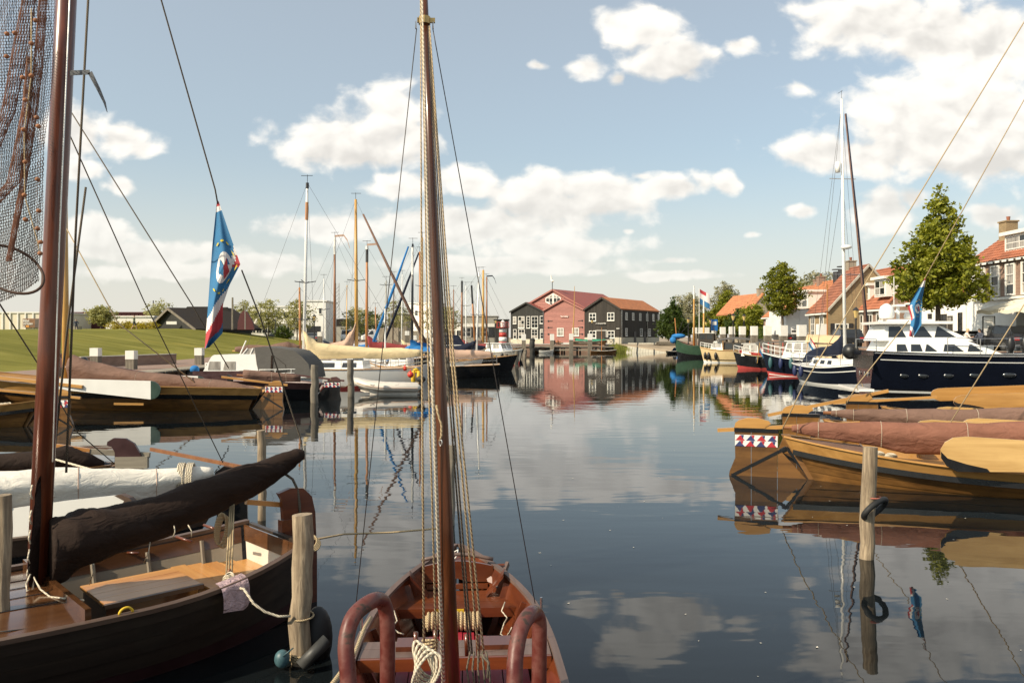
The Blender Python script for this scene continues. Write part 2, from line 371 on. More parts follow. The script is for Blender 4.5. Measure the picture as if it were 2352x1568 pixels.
# ------------------------------------------------------------------ boat hulls: x from stern (0) to bow (L), y to port, z up from the water
class Hull:
    def __init__(s, L, B, sh, keel=-0.3, tm=0.45, bs=0.6, es=2.0, eb=2.0, p=0.45, pe=0.9, rb=0.3, rs=0.1, bw=0.02, tumble=0.0):
        s.L, s.B, s.keel, s.tm, s.bs, s.es, s.eb, s.p, s.pe, s.rb, s.rs, s.bw, s.tumble = L, B, keel, tm, bs, es, eb, p, pe, rb, rs, bw, tumble
        s.sh = sh                                   # (stern, middle, bow) sheer heights
    def half(s, t):
        if t < s.tm: return s.B/2*(s.bs+(1-s.bs)*(1-((s.tm-t)/s.tm)**s.es))
        return s.B/2*max(s.bw, 1-((t-s.tm)/(1-s.tm))**s.eb)
    def top(s, t):
        a, b, c = s.sh
        return b+(a-b)*max(0, 1-t/s.tm)**2 if t < s.tm else b+(c-b)*max(0, (t-s.tm)/(1-s.tm))**2
    def P(s, t, q, side=1, off=0.0):
        e = max(0, (t-s.tm)/(1-s.tm)); e2 = max(0, (s.tm-t)/s.tm)
        p = s.p+(s.pe-s.p)*e**2+(s.pe-s.p)*0.5*e2**2
        z = s.keel+(s.top(t)-s.keel)*q
        yy = s.half(t)*(max(q, 0)**p)*(1-s.tumble*max(0, q-0.7)/0.3*0.2)
        x = s.L*t-s.rb*(1-q)*e**2+s.rs*(1-q)*e2**2
        return Vec((x, side*(yy+off), z))
    def skin(s, q0, q1, side=0, nu=22, nv=3, off=0.0, t0=0.0, t1=1.0, mb=None, inner=False):
        mb = mb or MB()
        for sg in ((1, -1) if side == 0 else (side,)):
            fl = (sg > 0) != inner
            fn = (lambda u, v, sg=sg, fl=fl: s.P(t0+(t1-t0)*(1-u if fl else u), q0+(q1-q0)*v, sg, off))
            mb.grid(fn, nu, nv)
        return mb
    def strake(s, q0, q1, side, th, nu=22, t0=0.0, t1=1.0, off=0.0, lap=0.0):
        """a plank with thickness"""
        mb = MB(); v = []
        for i in range(nu+1):
            t = t0+(t1-t0)*i/nu
            v += [s.P(t, q0, side, off+lap), s.P(t, q1, side, off), s.P(t, q1, side, off-th), s.P(t, q0, side, off+lap-th)]
        f = []
        for i in range(nu):
            for k in range(4):
                a, b = i*4+k, i*4+(k+1) % 4
                f.append((a, b, b+4, a+4) if side > 0 else (a, a+4, b+4, b))
        f.append((0,3,2,1) if side > 0 else (0,1,2,3)); e = nu*4; f.append((e,e+1,e+2,e+3) if side > 0 else (e,e+3,e+2,e+1))
        return mb.add(v, f)
    def rail(s, side, w, h, q=1.0, off=0.0, nu=24, t0=0.0, t1=1.0, dz=0.0):
        mb = MB(); v = []
        for i in range(nu+1):
            t = t0+(t1-t0)*i/nu; p = s.P(t, q, side, off); z = p.z+dz
            v += [(p.x, p.y-side*w/2, z-h/2), (p.x, p.y+side*w/2, z-h/2), (p.x, p.y+side*w/2, z+h/2), (p.x, p.y-side*w/2, z+h/2)]
        f = []
        for i in range(nu):
            for k in range(4):
                a, b = i*4+k, i*4+(k+1) % 4
                f.append((a, a+4, b+4, b) if side > 0 else (a, b, b+4, a+4))
        f.append((0,1,2,3) if side > 0 else (0,3,2,1)); e = nu*4; f.append((e,e+3,e+2,e+1) if side > 0 else (e,e+1,e+2,e+3))
        return mb.add(v, f)
    def deck(s, q=1.0, t0=0.0, t1=1.0, nu=20, camber=0.06, off=0.0, dz=0.0, nv=4):
        mb = MB()
        def fn(u, v):
            t = t0+(t1-t0)*u; p = s.P(t, q, 1, off); y = p.y*(2*v-1)
            return (p.x, y, p.z+dz+camber*(1-(2*v-1)**2)*min(1, p.y*2))
        return mb.grid(fn, nu, nv)
    def transom(s, q0=0.0, q1=1.0, off=0.0, th=0.04, x=0.0):
        n = 8; a = [s.P(0, q0+(q1-q0)*i/n, 1, off) for i in range(n+1)]; b = [s.P(0, q0+(q1-q0)*i/n, -1, off) for i in range(n, -1, -1)]
        pts = [p+Vec((x, 0, 0)) for p in a+b]
        return MB().prism(pts, (-th, 0, 0))
# ------------------------------------------------------------------ shared materials
plain('white_paint', (0.74, 0.72, 0.66), 0.45, 0.06, 3.0)
plain('white_gloss', (0.80, 0.79, 0.75), 0.22, 0.03, 2.0, coat=0.3)
plain('render_white', (0.78, 0.76, 0.71), 0.9, 0.06, 1.5, bump=0.1)
plain('concrete', (0.40, 0.37, 0.31), 0.9, 0.18, 1.2, bump=0.2)
plain('plinth', (0.50, 0.46, 0.36), 0.9, 0.12, 1.2, bump=0.2)
plain('dark_metal', (0.03, 0.03, 0.032), 0.45, 0.3, 8.0, metal=0.2)
plain('steel', (0.55, 0.54, 0.52), 0.28, 0.1, 8.0, metal=1.0)
plain('brass', (0.45, 0.30, 0.12), 0.35, 0.2, 12.0, metal=1.0)
plain('black_rubber', (0.014, 0.014, 0.014), 0.65, 0.3, 10.0, bump=0.1)
plain('glass_dark', (0.020, 0.023, 0.026), 0.06, 0.2, 2.0, spec=0.7)
plain('glass_curtain', (0.30, 0.28, 0.25), 0.15, 0.5, 3.0, spec=0.7, stretch=(1, 3, 0.3))
plain('lamp_glass', (0.55, 0.40, 0.16), 0.2, 0.15, 5.0)
wood('tar_board', (0.016, 0.017, 0.015), (0.034, 0.033, 0.028), 'Z', 2.0, 0.75, rnd=0.22)
wood('tar_board_brown', (0.020, 0.016, 0.012), (0.042, 0.034, 0.026), 'Z', 2.0, 0.75, rnd=0.22)
wood('red_board', (0.27, 0.105, 0.085), (0.36, 0.150, 0.118), 'X', 1.2, 0.7, rnd=0.08)
plain('red_roof', (0.30, 0.085, 0.065), 0.7, 0.12, 1.2)
plain('tile_orange', (0.42, 0.165, 0.072), 0.75, 0.22, 1.6, bump=0.1)
plain('tile_red', (0.32, 0.115, 0.060), 0.8, 0.30, 1.4, bump=0.1)
plain('tile_brown', (0.25, 0.095, 0.055), 0.8, 0.30, 1.4, bump=0.1)
plain('thatch_dark', (0.014, 0.010, 0.008), 0.95, 0.35, 1.2, bump=0.6, stretch=(1,1,0.4))
plain('maroon_clad', (0.075, 0.012, 0.013), 0.6, 0.1, 0.8)
plain('cream_clad', (0.66, 0.60, 0.46), 0.7, 0.06, 0.8)
plain('grey_clad', (0.30, 0.29, 0.25), 0.8, 0.12, 0.8)
brickm('brick_yellow', (0.34, 0.24, 0.12), (0.27, 0.185, 0.09), (0.34, 0.28, 0.19))
brickm('brick_brown', (0.24, 0.13, 0.085), (0.32, 0.19, 0.13), (0.36, 0.31, 0.26))
brickm('brick_grey', (0.36, 0.30, 0.22), (0.30, 0.25, 0.18), (0.34, 0.30, 0.24))
wood('old_pile', (0.10, 0.07, 0.045), (0.46, 0.36, 0.24), 'Z', 9.0, 0.9, bump=1.0, stain=0.8, staincol=(0.13, 0.095, 0.06))
wood('grey_pile', (0.10, 0.085, 0.065), (0.26, 0.225, 0.175), 'Z', 4.0, 0.9, bump=0.5, stain=0.5)
wood('jetty_wood', (0.17, 0.145, 0.11), (0.33, 0.29, 0.22), 'X', 3.0, 0.9, bump=0.4)
plain('paving', (0.24, 0.16, 0.12), 0.9, 0.15, 3.0, bump=0.3)
plain('asphalt_grey', (0.20, 0.18, 0.15), 0.9, 0.15, 2.0, bump=0.2)
plain('bare_earth', (0.30, 0.24, 0.17), 0.95, 0.2, 0.6, bump=0.3)
def grassm():
    m, nt, N, K, b = _new('lawn_grass')
    f = _noise(nt, _vec(nt, (0.25, 1.2, 1)), 0.5, 8, 0.62); c = _ramp(nt, f, [(0.28, (0.13, 0.125, 0.022)), (0.5, (0.20, 0.185, 0.036)), (0.72, (0.28, 0.25, 0.065))])
    K.new(c, b.inputs['Base Color']); b.inputs['Roughness'].default_value = 0.95; b.inputs['Specular IOR Level'].default_value = 0.1
    pt = _noise(nt, _vec(nt, (0.6, 1, 1)), 0.16, 6, 0.65); mx = N.new('ShaderNodeMix'); mx.data_type = 'RGBA'; mx.blend_type = 'MULTIPLY'; mx.inputs[0].default_value = 0.75; K.new(c, mx.inputs[6]); K.new(_ramp(nt, pt, [(0.38, (0.62, 0.66, 0.55)), (0.6, (1.0, 1.0, 1.0)), (0.72, (1.15, 1.0, 0.9))]), mx.inputs[7]); K.new(mx.outputs[2], b.inputs['Base Color'])
    _bump(nt, b, _noise(nt, _vec(nt, (1, 1, 1)), 9, 4), 0.8, 0.08); return m
grassm()
# ------------------------------------------------------------------ water and land
struct('water', MB().add([(-24,-12,0),(60,-12,0),(60,160,0),(-24,160,0)], [(0,1,2,3)]), 'harbour_water')
def sst(x, a, b): t = max(0, min(1, (x-a)/(b-a))); return t*t*(3-2*t)
b = MB(); b.box(-20.9, -20, -60, 150, -2, 1.0); b.box(-20.9, 31, 149, 150, -2, 1.45); struct('quay_wall', b, 'brick_brown')
b = MB()
def lz(x, y): return 0.98+0.9*sst(y, 60, 120)+2.15*sst(-x, 25.5, 46)*(1-sst(y, 112, 142))*(1-0.10*sst(-x, 50, 90))
b.grid(lambda u, v: (-26-u*74-(0.0 if u else 0), 14+v*146, lz(-26-u*74, 14+v*146)), 50, 60); struct('lawn', b, 'lawn_grass', True)
b = MB(); b.grid(lambda u, v: (-26.2+u*5.4, -60+v*215, 1.004+1.1*sst(-60+v*215, 60, 120)), 2, 60); struct('quay_path', b, 'paving', True)
b = MB()
b.add([(-900,-100,0.9),(-20.5,-100,0.9),(-20.5,148,0.9),(-900,148,0.9)], [(0,1,2,3)])
struct('ground', b, 'asphalt_grey')
b = MB(); b.add([(-900,147,1.98),(-20.3,147,1.98),(0,152,1.5),(62,150,1.5),(900,150,1.5),(900,2500,1.6),(-900,2500,2.0)], [(0,1,2,3,4,5,6)]); struct('yard', b, 'bare_earth')
QE = [(33.5,-60),(33.5,43.5),(24.6,43.6),(24.6,72),(26.5,90),(29,112),(30.5,150)]
b = MB(); n = len(QE); b.add([(x, y, 2.0) for x, y in QE]+[(900, 150, 2.0), (900, -60, 2.0)], [(n+1, n, n-1, n-2, n-3, n-4, n-5, n-6, n-7)]); struct('street', b, 'asphalt_grey')
b = MB()
for (x0, y0), (x1, y1) in zip(QE[:-1], QE[1:]): b.prism([(x0,y0,-2),(x1,y1,-2),(x1,y1,2.02),(x0,y0,2.02)], (0.5 if abs(y1-y0) > 1 else 0, 0.5 if abs(y1-y0) < 1 else 0, 0))
struct('street_quay_wall', b, 'brick_brown')
b = MB(); b.box(-14, 20, -30, 2.4, -2, 1.1); struct('viewing_quay', b, 'paving')
# ------------------------------------------------------------------ window and roof builders; O origin, U along the wall, n outward
def window(parent, O, U, Nn, x, z, w, h, cols=2, rows=2, fr=0.09, mat='white_paint', glass='glass_dark', bar=0.05, depth=0.05, sill=True):
    O = Vec(O); U = Vec(U); Nn = Vec(Nn); Zv = Vec((0,0,1))
    def q(a, c, d): return O+U*a+Zv*c+Nn*d
    def rect(mb, a0, a1, c0, c1, d0, d1): mb.prism([q(a0,c0,d0), q(a1,c0,d0), q(a1,c1,d0), q(a0,c1,d0)], Nn*(d1-d0))
    f = MB()
    rect(f, x, x+w, z, z+fr, 0.0, depth); rect(f, x, x+w, z+h-fr, z+h, 0.0, depth)
    rect(f, x, x+fr, z+fr, z+h-fr, 0.0, depth); rect(f, x+w-fr, x+w, z+fr, z+h-fr, 0.0, depth)
    iw = (w-2*fr); ih = (h-2*fr)
    for i in range(1, cols): c = x+fr+iw*i/cols; rect(f, c-bar/2, c+bar/2, z+fr, z+h-fr, 0.004, depth-0.008)
    for i in range(1, rows): c = z+fr+ih*i/rows; rect(f, x+fr, x+w-fr, c-bar/2, c+bar/2, 0.006, depth-0.012)
    if sill: rect(f, x-0.05, x+w+0.05, z-0.06, z-0.002, 0.0, depth+0.07)
    wo = put('window', f, mat, parent)
    for i in range(cols):
        for j in range(rows):
            g = MB(); a0 = x+fr+iw*i/cols; c0 = z+fr+ih*j/rows
            t = R(-0.003, 0.003); P = [q(a0+.01, c0+.01, 0.012+t), q(a0+iw/cols-.01, c0+.01, 0.012-t), q(a0+iw/cols-.01, c0+ih/rows-.01, 0.012-t), q(a0+.01, c0+ih/rows-.01, 0.012+t)]
            g.prism(P, Nn*0.008); put('pane', g, glass if isinstance(glass, str) else random.choice(glass), wo)
    return wo
def tiles(name, parent, a, b, c, d, mat, row=0.33, wave=0.27, amp=0.03, step=0.03):
    """pantiles: eave a-b, ridge d-c"""
    a, b, c, d = map(Vec, (a, b, c, d)); W = (b-a).length; S = (d-a).length
    nr = max(2, int(S/row)); nw = max(2, int(W/wave)); nn = (b-a).cross(d-a).normalized(); mb = MB(); vs = []; fs = []
    segs = nw*3
    for r in range(nr):
        for k in (0, 1):
            v = (r+k)/nr; off = step*(1-k)+0.01
            for i in range(segs+1):
                u = i/segs; p = a.lerp(b, u).lerp(d.lerp(c, u), v); vs.append(p+nn*(off+amp*abs(sin(pi*nw*u))))
        o = r*2*(segs+1)
        for i in range(segs): fs.append((o+i, o+i+1, o+segs+2+i, o+segs+1+i))
        if r:
            for i in range(segs): fs.append((o-segs-1+i, o-segs+i, o+i+1, o+i))
    mb.add(vs, fs); return put(name, mb, mat, parent, kind='stuff')
# ------------------------------------------------------------------ the old shipyard: three gables on one quay
Uq = Vec((.84, -.54, 0)).normalized(); Vq = Vec((Uq.y*-1, Uq.x, 0)); Nq = -Vq
C0 = Vec((20.5, 150, 1.6))                                       # right front corner of the right-hand black shed
def S3(s, z, d=0.0): return C0-Uq*s+Vec((0,0,z-1.6))+Vq*d
def gable(nm, label, s0, s1, ze, zp, dep, mat, roofmat, peak=0.5, boardh=False, pitch=0.28, d0=0.0, zb=1.5, tile=False, plinth=1.25, roof_over=0.35):
    t = thing(nm, label, 'building', tuple(S3((s0+s1)/2, 1.5, d0))); inv = None
    sp = s0+(s1-s0)*peak
    core = MB(); prof = [S3(s0, zb, d0+.06), S3(s0, ze, d0+.06), S3(sp, zp, d0+.06), S3(s1, ze, d0+.06), S3(s1, zb, d0+.06)]
    core.prism(prof, Vq*(dep-.06)); put('wall', core, mat, t, world=True)
    poly = [(s0, zb+plinth), (s1, zb+plinth), (s1, ze), (sp, zp), (s0, ze)]
    def to3(s, z): return wm(t).inverted() @ S3(s, z, d0+.06)
    boards('board', t, poly, to3, tuple(Nq), pitch, mat, boardh, 0.05 if not boardh else 0.035, 0.035 if not boardh else 0.02, lap=0.06 if boardh else 0)
    if plinth:
        p = MB(); p.prism([S3(s0, zb, d0+.05), S3(s1, zb, d0+.05), S3(s1, zb+plinth, d0+.05), S3(s0, zb+plinth, d0+.05)], Nq*0.12); put('plinth', p, 'plinth', t, world=True)
    for sa, za, sb, zb2, nm2 in ((s0, ze, sp, zp, 'roof'), (s1, ze, sp, zp, 'roof')):
        ex = (sa-sb)*0.03; dz = (za-zb2)*0.03
        a = S3(sa+ex, za+dz, d0-roof_over); bb = S3(sa+ex, za+dz, d0+dep+.2); c = S3(sb, zb2, d0+dep+.2); d = S3(sb, zb2, d0-roof_over)
        r = MB(); nn = (bb-a).cross(d-a).normalized()
        if nn.z < 0: nn = -nn
        r.prism([a, bb, c, d], nn*0.14); ro = put('roof', r, roofmat, t, world=True)
        e = MB(); e.prism([a+nn*.145-Nq*0.0, d+nn*.145, d-nn*.16, a-nn*.16], Nq*0.06); put('barge_board', e, mat if not boardh else 'red_board', t, world=True)
        if tile:
            A, B, C, D = (a+nn*.15, bb+nn*.15, c+nn*.15, d+nn*.15); iv = wm(t).inverted()
            pts = [iv @ p for p in ((A, B, C, D) if (B-A).cross(D-A).z > 0 else (B, A, D, C))]
            tiles('roof_tile', t, *pts, roofmat, 0.42, 0.34, 0.035, 0.04)
    return t
WL = ['glass_dark', 'glass_dark', 'glass_curtain']
big = gable('boat_shed', 'large red boat shed with wide gable and hexagonal white window at its top', 7.0, 25.2, 7.75, 12.3, 22, 'red_board', 'red_roof', 0.47, True, 0.30, d0=1.6, plinth=0)
hx = [(-1.75, 0.35), (0, 1.75), (1.75, 0.35), (1.75, -0.95), (0, -2.15), (-1.75, -0.95)]; HS = .66
def HX(a, z, d=0.0): return S3(7.0+18.2*.47-a, 10.45+z*HS, 1.6-d)
f = MB(); f.prism([HX(a*1.0, z, .02) for a, z in hx], Nq*0.08); hw = put('window', f, 'white_paint', big, world=True, label='hexagonal white window in the red gable')
for sgn in (-1, 1):
    for poly in ([(0.16, 0.32), (0.80, 0.32), (0.80, 0.86), (0.16, 1.36)], [(0.92, 0.32), (1.55, 0.32), (0.92, 0.80)], [(0.16, -0.98), (0.80, -0.98), (0.80, 0.18), (0.16, 0.18)], [(0.92, -0.92), (1.58, -0.72), (1.58, 0.18), (0.92, 0.18)], [(0.16, -1.86), (0.80, -1.42), (0.80, -1.10), (0.16, -1.10)]):
        g = MB(); g.prism([HX(sgn*a, z, .11) for a, z in (poly if sgn < 0 else poly[::-1])], Nq*0.012); put('pane', g, random.choice(WL), hw, world=True)
st = MB(); st.tube([S3(15.55, 12.2, 1.2), S3(15.55, 14.2, 1.2)], 0.07, 6); wv = solo('weather_vane', st, 'dark_metal', 'weather vane on a pole at the peak of the red shed', 'weather vane')
v_ = MB(); v_.tube([S3(15.2, 13.9, 1.2), S3(15.5, 14.0, 1.2), S3(15.75, 14.25, 1.2), S3(15.85, 15.3, 1.2)], [.10, .28, .22, .05], 8); put('vane', v_, 'white_paint', wv, world=True)
lb = gable('black_shed', 'black timber shed with ten white windows left of the red gable', 16.9, 24.7, 7.95, 9.75, 9, 'tar_board', 'red_roof', 0.5, False, 0.30, plinth=0.9)
for s, z, w, h, c, r in ((23.5,5.5,.8,1.5,1,2),(21.55,4.6,1.5,2.4,2,3),(20.2,4.6,.85,2.4,1,4),(18.35,4.6,1.55,2.4,2,3),(17.05,5.5,.85,1.55,1,2),(23.45,2.45,.8,1.95,1,3),(21.5,2.45,1.5,1.95,2,3),(18.4,2.45,1.5,1.95,2,3),(17.0,2.45,.85,1.95,1,3)):
    window(lb, wm(lb).inverted() @ S3(24.7, 0, -.01), Uq, Nq, 24.7-s-w+.2, z, w, h, c, r, .10, glass=WL)
rg = gable('red_shed', 'red clapboard shed with low gable and a name board between the black sheds', 7.7, 16.85, 8.1, 10.25, 9, 'red_board', 'red_roof', 0.5, True, 0.24, plinth=0)
for s in (12.3, 8.9): window(rg, wm(rg).inverted() @ S3(16.85, 0, -.06), Uq, Nq, 16.85-s-1.45, 3.0, 1.5, 1.6, 2, 2, .13, glass='glass_curtain')
for z in (6.0, 4.7, 3.4):
    for s, dd in ((15.3, 1), (8.6, -1)):
        h_ = MB(); h_.prism([S3(s-.5, z-.04, -.05), S3(s+.5, z-.04, -.05), S3(s+.5, z+.06, -.05), S3(s-.5, z+.06, -.05)], Nq*0.04); q = s+.45*dd
        h_.prism([S3(q-.13, z-.14, -.05), S3(q+.13, z-.14, -.05), S3(q+.13, z+.14, -.05), S3(q-.13, z+.14, -.05)], Nq*0.06); put('strap_hinge', h_, 'dark_metal', rg, world=True)
def onwall(s, z, d=0.0):
    p = S3(s, z, d); m = Matrix.Identity(4); m.col[0] = (*Uq, 0); m.col[1] = (0,0,1,0); m.col[2] = (*Nq, 0); m.col[3] = (*p, 1); return m
nb = MB(); nb.prism([S3(11.2, 6.65, -.1), S3(12.85, 6.65, -.1), S3(12.85, 7.05, -.1), S3(11.2, 7.05, -.1)], Nq*0.05)
sg = solo('name_board', nb, 'red_board', 'small red board with white lettering on the red shed', 'sign')
def onsign(o, s, z, d): return wm(o).inverted() @ onwall(s, z, d)
textmesh('lettering', '"De Helling"', 0.36, 'white_paint', sg, onsign(sg, 12.03, 6.85, -.16), bold=True)
dpipe = MB(); dpipe.tube([S3(16.87, 1.5, -.15), S3(16.87, 7.9, -.15)], .07, 6); put('downpipe', dpipe, 'steel', rg, world=True)
rb = gable('black_shed', 'black timber shed with orange tiled roof and double doors facing the quay', 0, 7.66, 8.05, 10.3, 18.6, 'tar_board_brown', 'tile_orange', 0.5, False, 0.30, tile=True)
B0 = wm(rb).inverted() @ S3(7.66, 0, -.07)
for s, z, w, h in ((5.2, 5.85, 1.5, 1.55), (1.35, 5.9, 1.5, 1.55), (5.2, 2.6, 1.5, 1.45), (1.3, 2.6, 1.5, 1.45)): window(rb, B0, Uq, Nq, 7.66-s-w+.05, z, w, h, 2, 2, .13, bar=.1)
dr = MB(); dr.prism([S3(3.0, 1.55, -.18), S3(5.05, 1.55, -.18), S3(5.05, 4.0, -.18), S3(3.0, 4.0, -.18)], Nq*0.05); do = put('door', dr, 'tar_board_brown', rb, world=True)
for k in (2.92, 4.05, 5.09):
    e = MB(); e.prism([S3(k-.05 if k != 4.05 else k-.015, 1.55, -.2), S3(k+.05 if k != 4.05 else k+.015, 1.55, -.2), S3(k+.05 if k != 4.05 else k+.015, 4.0, -.2), S3(k-.05 if k != 4.05 else k-.015, 4.0, -.2)], Nq*.05); put('door_post', e, 'white_paint' if k != 4.05 else 'dark_metal', do, world=True)
e = MB(); e.prism([S3(2.8, 4.02, -.2), S3(5.2, 4.02, -.2), S3(5.2, 4.12, -.2), S3(2.8, 4.12, -.2)], Nq*.05); put('lintel', e, 'white_paint', do, world=True)
e = MB(); e.box(0, .1, 0, .1, 0, .35); e.v = [tuple(Vec(q)+S3(4.0, 2.6, -.3)) for q in e.v]; put('handle', e, 'steel', do, world=True)
nb = MB(); nb.prism([S3(2.95, 5.2, -.12), S3(5.3, 5.2, -.12), S3(5.3, 5.26, -.12), S3(2.95, 5.26, -.12)], Nq*0.05)
sg = solo('shop_sign', nb, 'dark_metal', 'white shipyard lettering over the doors of the black shed', 'sign')
textmesh('lettering', 'v.m. Scheepswerf Balk', 0.30, 'white_paint', sg, onsign(sg, 4.12, 5.42, -.16), bold=True, sx=0.82)
nb = MB(); nb.prism([S3(.2, 4.35, -.12), S3(.85, 4.35, -.12), S3(.85, 4.48, -.12), S3(.2, 4.48, -.12)], Nq*0.03); put('nameplate', nb, 'white_paint', rb, world=True)
# the long dark side wall of that shed
O2 = wm(rb).inverted() @ (S3(0, 0, .1)+Uq*.03); 
sidew = [(0, 1.5+1.25), (18.3, 2.75), (18.3, 8.05), (0, 8.05)]
boards('board', rb, sidew, lambda a, z: O2+Vq*a+Vec((0,0,z)), tuple(Uq), 0.30, 'tar_board_brown', False, 0.05, 0.035)
p = MB(); p.prism([S3(0, 1.5)+Uq*.0, S3(0, 1.5, 18.5), S3(0, 2.75, 18.5), S3(0, 2.75)], Uq*.1); put('plinth', p, 'plinth', rb, world=True)
O3 = O2+Uq*.055
for k, a in enumerate((1.7, 4.8, 8.2, 11.6, 14.8, 17.6)): window(rb, O3, Vq, Uq, a, 6.1, .95, 1.4, 2, 3, .10, glass='glass_curtain')
for a, w in ((1.7, .95), (8.6, 1.2), (12.6, 1.3), (17.3, .95)): window(rb, O3, Vq, Uq, a, 3.0, w, 1.5, 2, 3, .10)
for a in (5.6, 10.4):
    d_ = MB(); d_.prism([O3+Vq*a+Vec((0,0,1.5)), O3+Vq*(a+1.1)+Vec((0,0,1.5)), O3+Vq*(a+1.1)+Vec((0,0,3.9)), O3+Vq*a+Vec((0,0,3.9))], Uq*.06); put('door', d_, 'dark_metal', rb)
for a in (0.05, 12.1):
    e = MB(); e.tube([S3(-.18, 1.5, a), S3(-.18, 7.9, a)], .07, 6); put('downpipe', e, 'steel', rb, world=True)
# ------------------------------------------------------------------ low buildings beyond the lawn
def slab(nm, label, px0, px1, ytop, Y, dep, mat, base=1.6, cat='building', cap=None, Y1=None):
    a = at(px0, ytop, Y); b_ = at(px1, ytop, Y1 or Y); t = thing(nm, label, cat, ((a.x+b_.x)/2, Y, base))
    m = MB(); d = Vec((0, dep, 0)); zt = a.z
    m.prism([(a.x, a.y, base), (b_.x, b_.y, base), (b_.x, b_.y, zt), (a.x, a.y, zt)], d); put('wall', m, mat, t, world=True)
    c = MB(); c.prism([(a.x-.2, a.y-.15, zt+.002), (b_.x+.2, b_.y-.15, zt+.002), (b_.x+.2, b_.y+dep, zt+.002), (a.x-.2, a.y+dep, zt+.002)], (0,0,.18)); put('roof', c, cap or mat, t, world=True)
    U = (b_-a); U.z = 0; U.normalize(); Nn = Vec((U.y, -U.x, 0)); t['_o'] = 0
    return t, Vec((a.x, a.y, 0)), U, Nn, (b_-a).length, zt
t, O, U, Nn, W, zt = slab('event_hall', 'long cream hall with a printed bible-story banner beyond the lawn', -30, 128, 719, 118, 14, 'cream_clad', cap='white_paint')
for k in range(9):
    e = MB(); e.prism([O+U*(k*W/9)+Nn*.02+Vec((0,0,2)), O+U*(k*W/9+.18)+Nn*.02+Vec((0,0,2)), O+U*(k*W/9+.18)+Nn*.02+Vec((0,0,zt)), O+U*(k*W/9)+Nn*.02+Vec((0,0,zt))], Nn*.12); put('wall_post', e, 'white_paint', t, world=True)
plain('print_brown', (0.22, 0.11, 0.05), 0.6, 0.5, 0.7); plain('print_dark', (0.10, 0.075, 0.06), 0.6, 0.6, 0.9); plain('print_orange', (0.60, 0.26, 0.05), 0.6, 0.2)
a0 = at(52, 731.5, 117.6); a1 = at(96, 752, 117.6)
bn = MB(); bn.prism([(a0.x, 117.6, a1.z), (a1.x, 117.6, a1.z), (a1.x, 117.6, a0.z), (a0.x, 117.6, a0.z)], (0,.06,0)); bo = solo('banner', bn, 'print_brown', 'brown banner with white words Bijbel verhalen on the cream hall', 'banner')
bn = MB(); bn.prism([(a0.x+1.8, 117.58, a1.z+.01), (a1.x-.05, 117.58, a1.z+.01), (a1.x-.05, 117.58, a0.z-.05), (a0.x+1.8, 117.58, a0.z-.05)], (0,.015,0)); put('portrait_print', bn, 'print_dark', bo, world=True)
bn = MB(); bn.prism([(a0.x+.5, 117.57, a1.z+.02), (a0.x+.95, 117.57, a1.z+.02), (a0.x+.95, 117.57, a1.z+.35), (a0.x+.5, 117.57, a1.z+.35)], (0,.01,0)); put('print_patch', bn, 'print_orange', bo, world=True)
def facing(o, p):
    m = Matrix(((1,0,0,0),(0,0,-1,0),(0,1,0,0),(0,0,0,1))); m.translation = wm(o).inverted() @ Vec(p); return m
for k, s in enumerate(('Bijbel', 'verhalen', 'in')): textmesh('lettering', s, 0.56, 'white_paint', bo, facing(bo, (a0.x+.08, 117.54, a0.z-.32-.42*k)), bold=True, align='LEFT', sx=0.75)
t, O, U, Nn, W, zt = slab('warehouse', 'long dark maroon warehouse behind the lawn and the white pavilion', 122, 356, 719, 128, 20, 'maroon_clad')
for k in range(24):
    e = MB(); e.prism([O+U*(k*W/24)+Nn*.01+Vec((0,0,2)), O+U*(k*W/24+.07)+Nn*.01+Vec((0,0,2)), O+U*(k*W/24+.07)+Nn*.01+Vec((0,0,zt-.1)), O+U*(k*W/24)+Nn*.01+Vec((0,0,zt-.1))], Nn*.05); put('cladding_rib', e, 'maroon_clad', t, world=True)
t, O, U, Nn, W, zt = slab('pavilion', 'white flat-roofed pavilion with strip windows beside the black barn', 243, 352, 728, 112, 8, 'white_paint')
for a, w in ((2.4, 1.0), (3.6, 1.9), (6.0, .5)): window(t, wm(t).inverted() @ (O+Nn*.01), U, Nn, a, 3.9, w, .95, max(1, int(w/.6)), 1, .07)
# black barn
t = thing('barn', 'low black barn with deep thatched roof and white notice board', 'barn', tuple(at(460, 755, 112)))
Yb = 112
gl = [at(340, 756, Yb), at(388, 710, Yb-2), at(452, 757, Yb-4)]
m = MB(); m.prism([gl[0]+Vec((0.6,0.1,-1)), gl[2]+Vec((-.6,0.1,-1)), gl[2]+Vec((-.6,.1,.05)), gl[1]+Vec((0,.1,-.4)), gl[0]+Vec((.6,.1,.05))], (5, 9, 0)); put('wall', m, 'tar_board', t, world=True)
dv = Vec((7.6, 3.8, 0))
for e0 in (gl[0], gl[2]):
    m = MB(); q = [e0+Vec((0,-.4,-.1)), gl[1]+Vec((0,-.4,0)), gl[1]+dv, e0+dv+Vec((0,0,-.1))]; m.prism(q, (0,0,.22)); put('roof', m, 'thatch_dark', t, world=True)
    e = MB(); e.beam(q[0]+Vec((0,-.05,.05)), q[1]+Vec((0,-.05,.05)), .10, .32); put('barge_board', e, 'grey_pile', t, world=True)
nb = MB(); a = at(382, 738, Yb-3.4); nb.box(a.x, a.x+1.4, a.y, a.y+.05, a.z-.4, a.z); put('notice_board', nb, 'white_paint', t, world=True)
m = MB(); r0 = at(430, 704, Yb+5); r1 = at(500, 704, Yb+5); m.prism([r0+Vec((-1.6,0,-1.6)), r1+Vec((2.2,0,-1.6)), r1+Vec((0,0,0)), r0], (0, 3, -.05)); put('roof', m, 'thatch_dark', t, world=True)
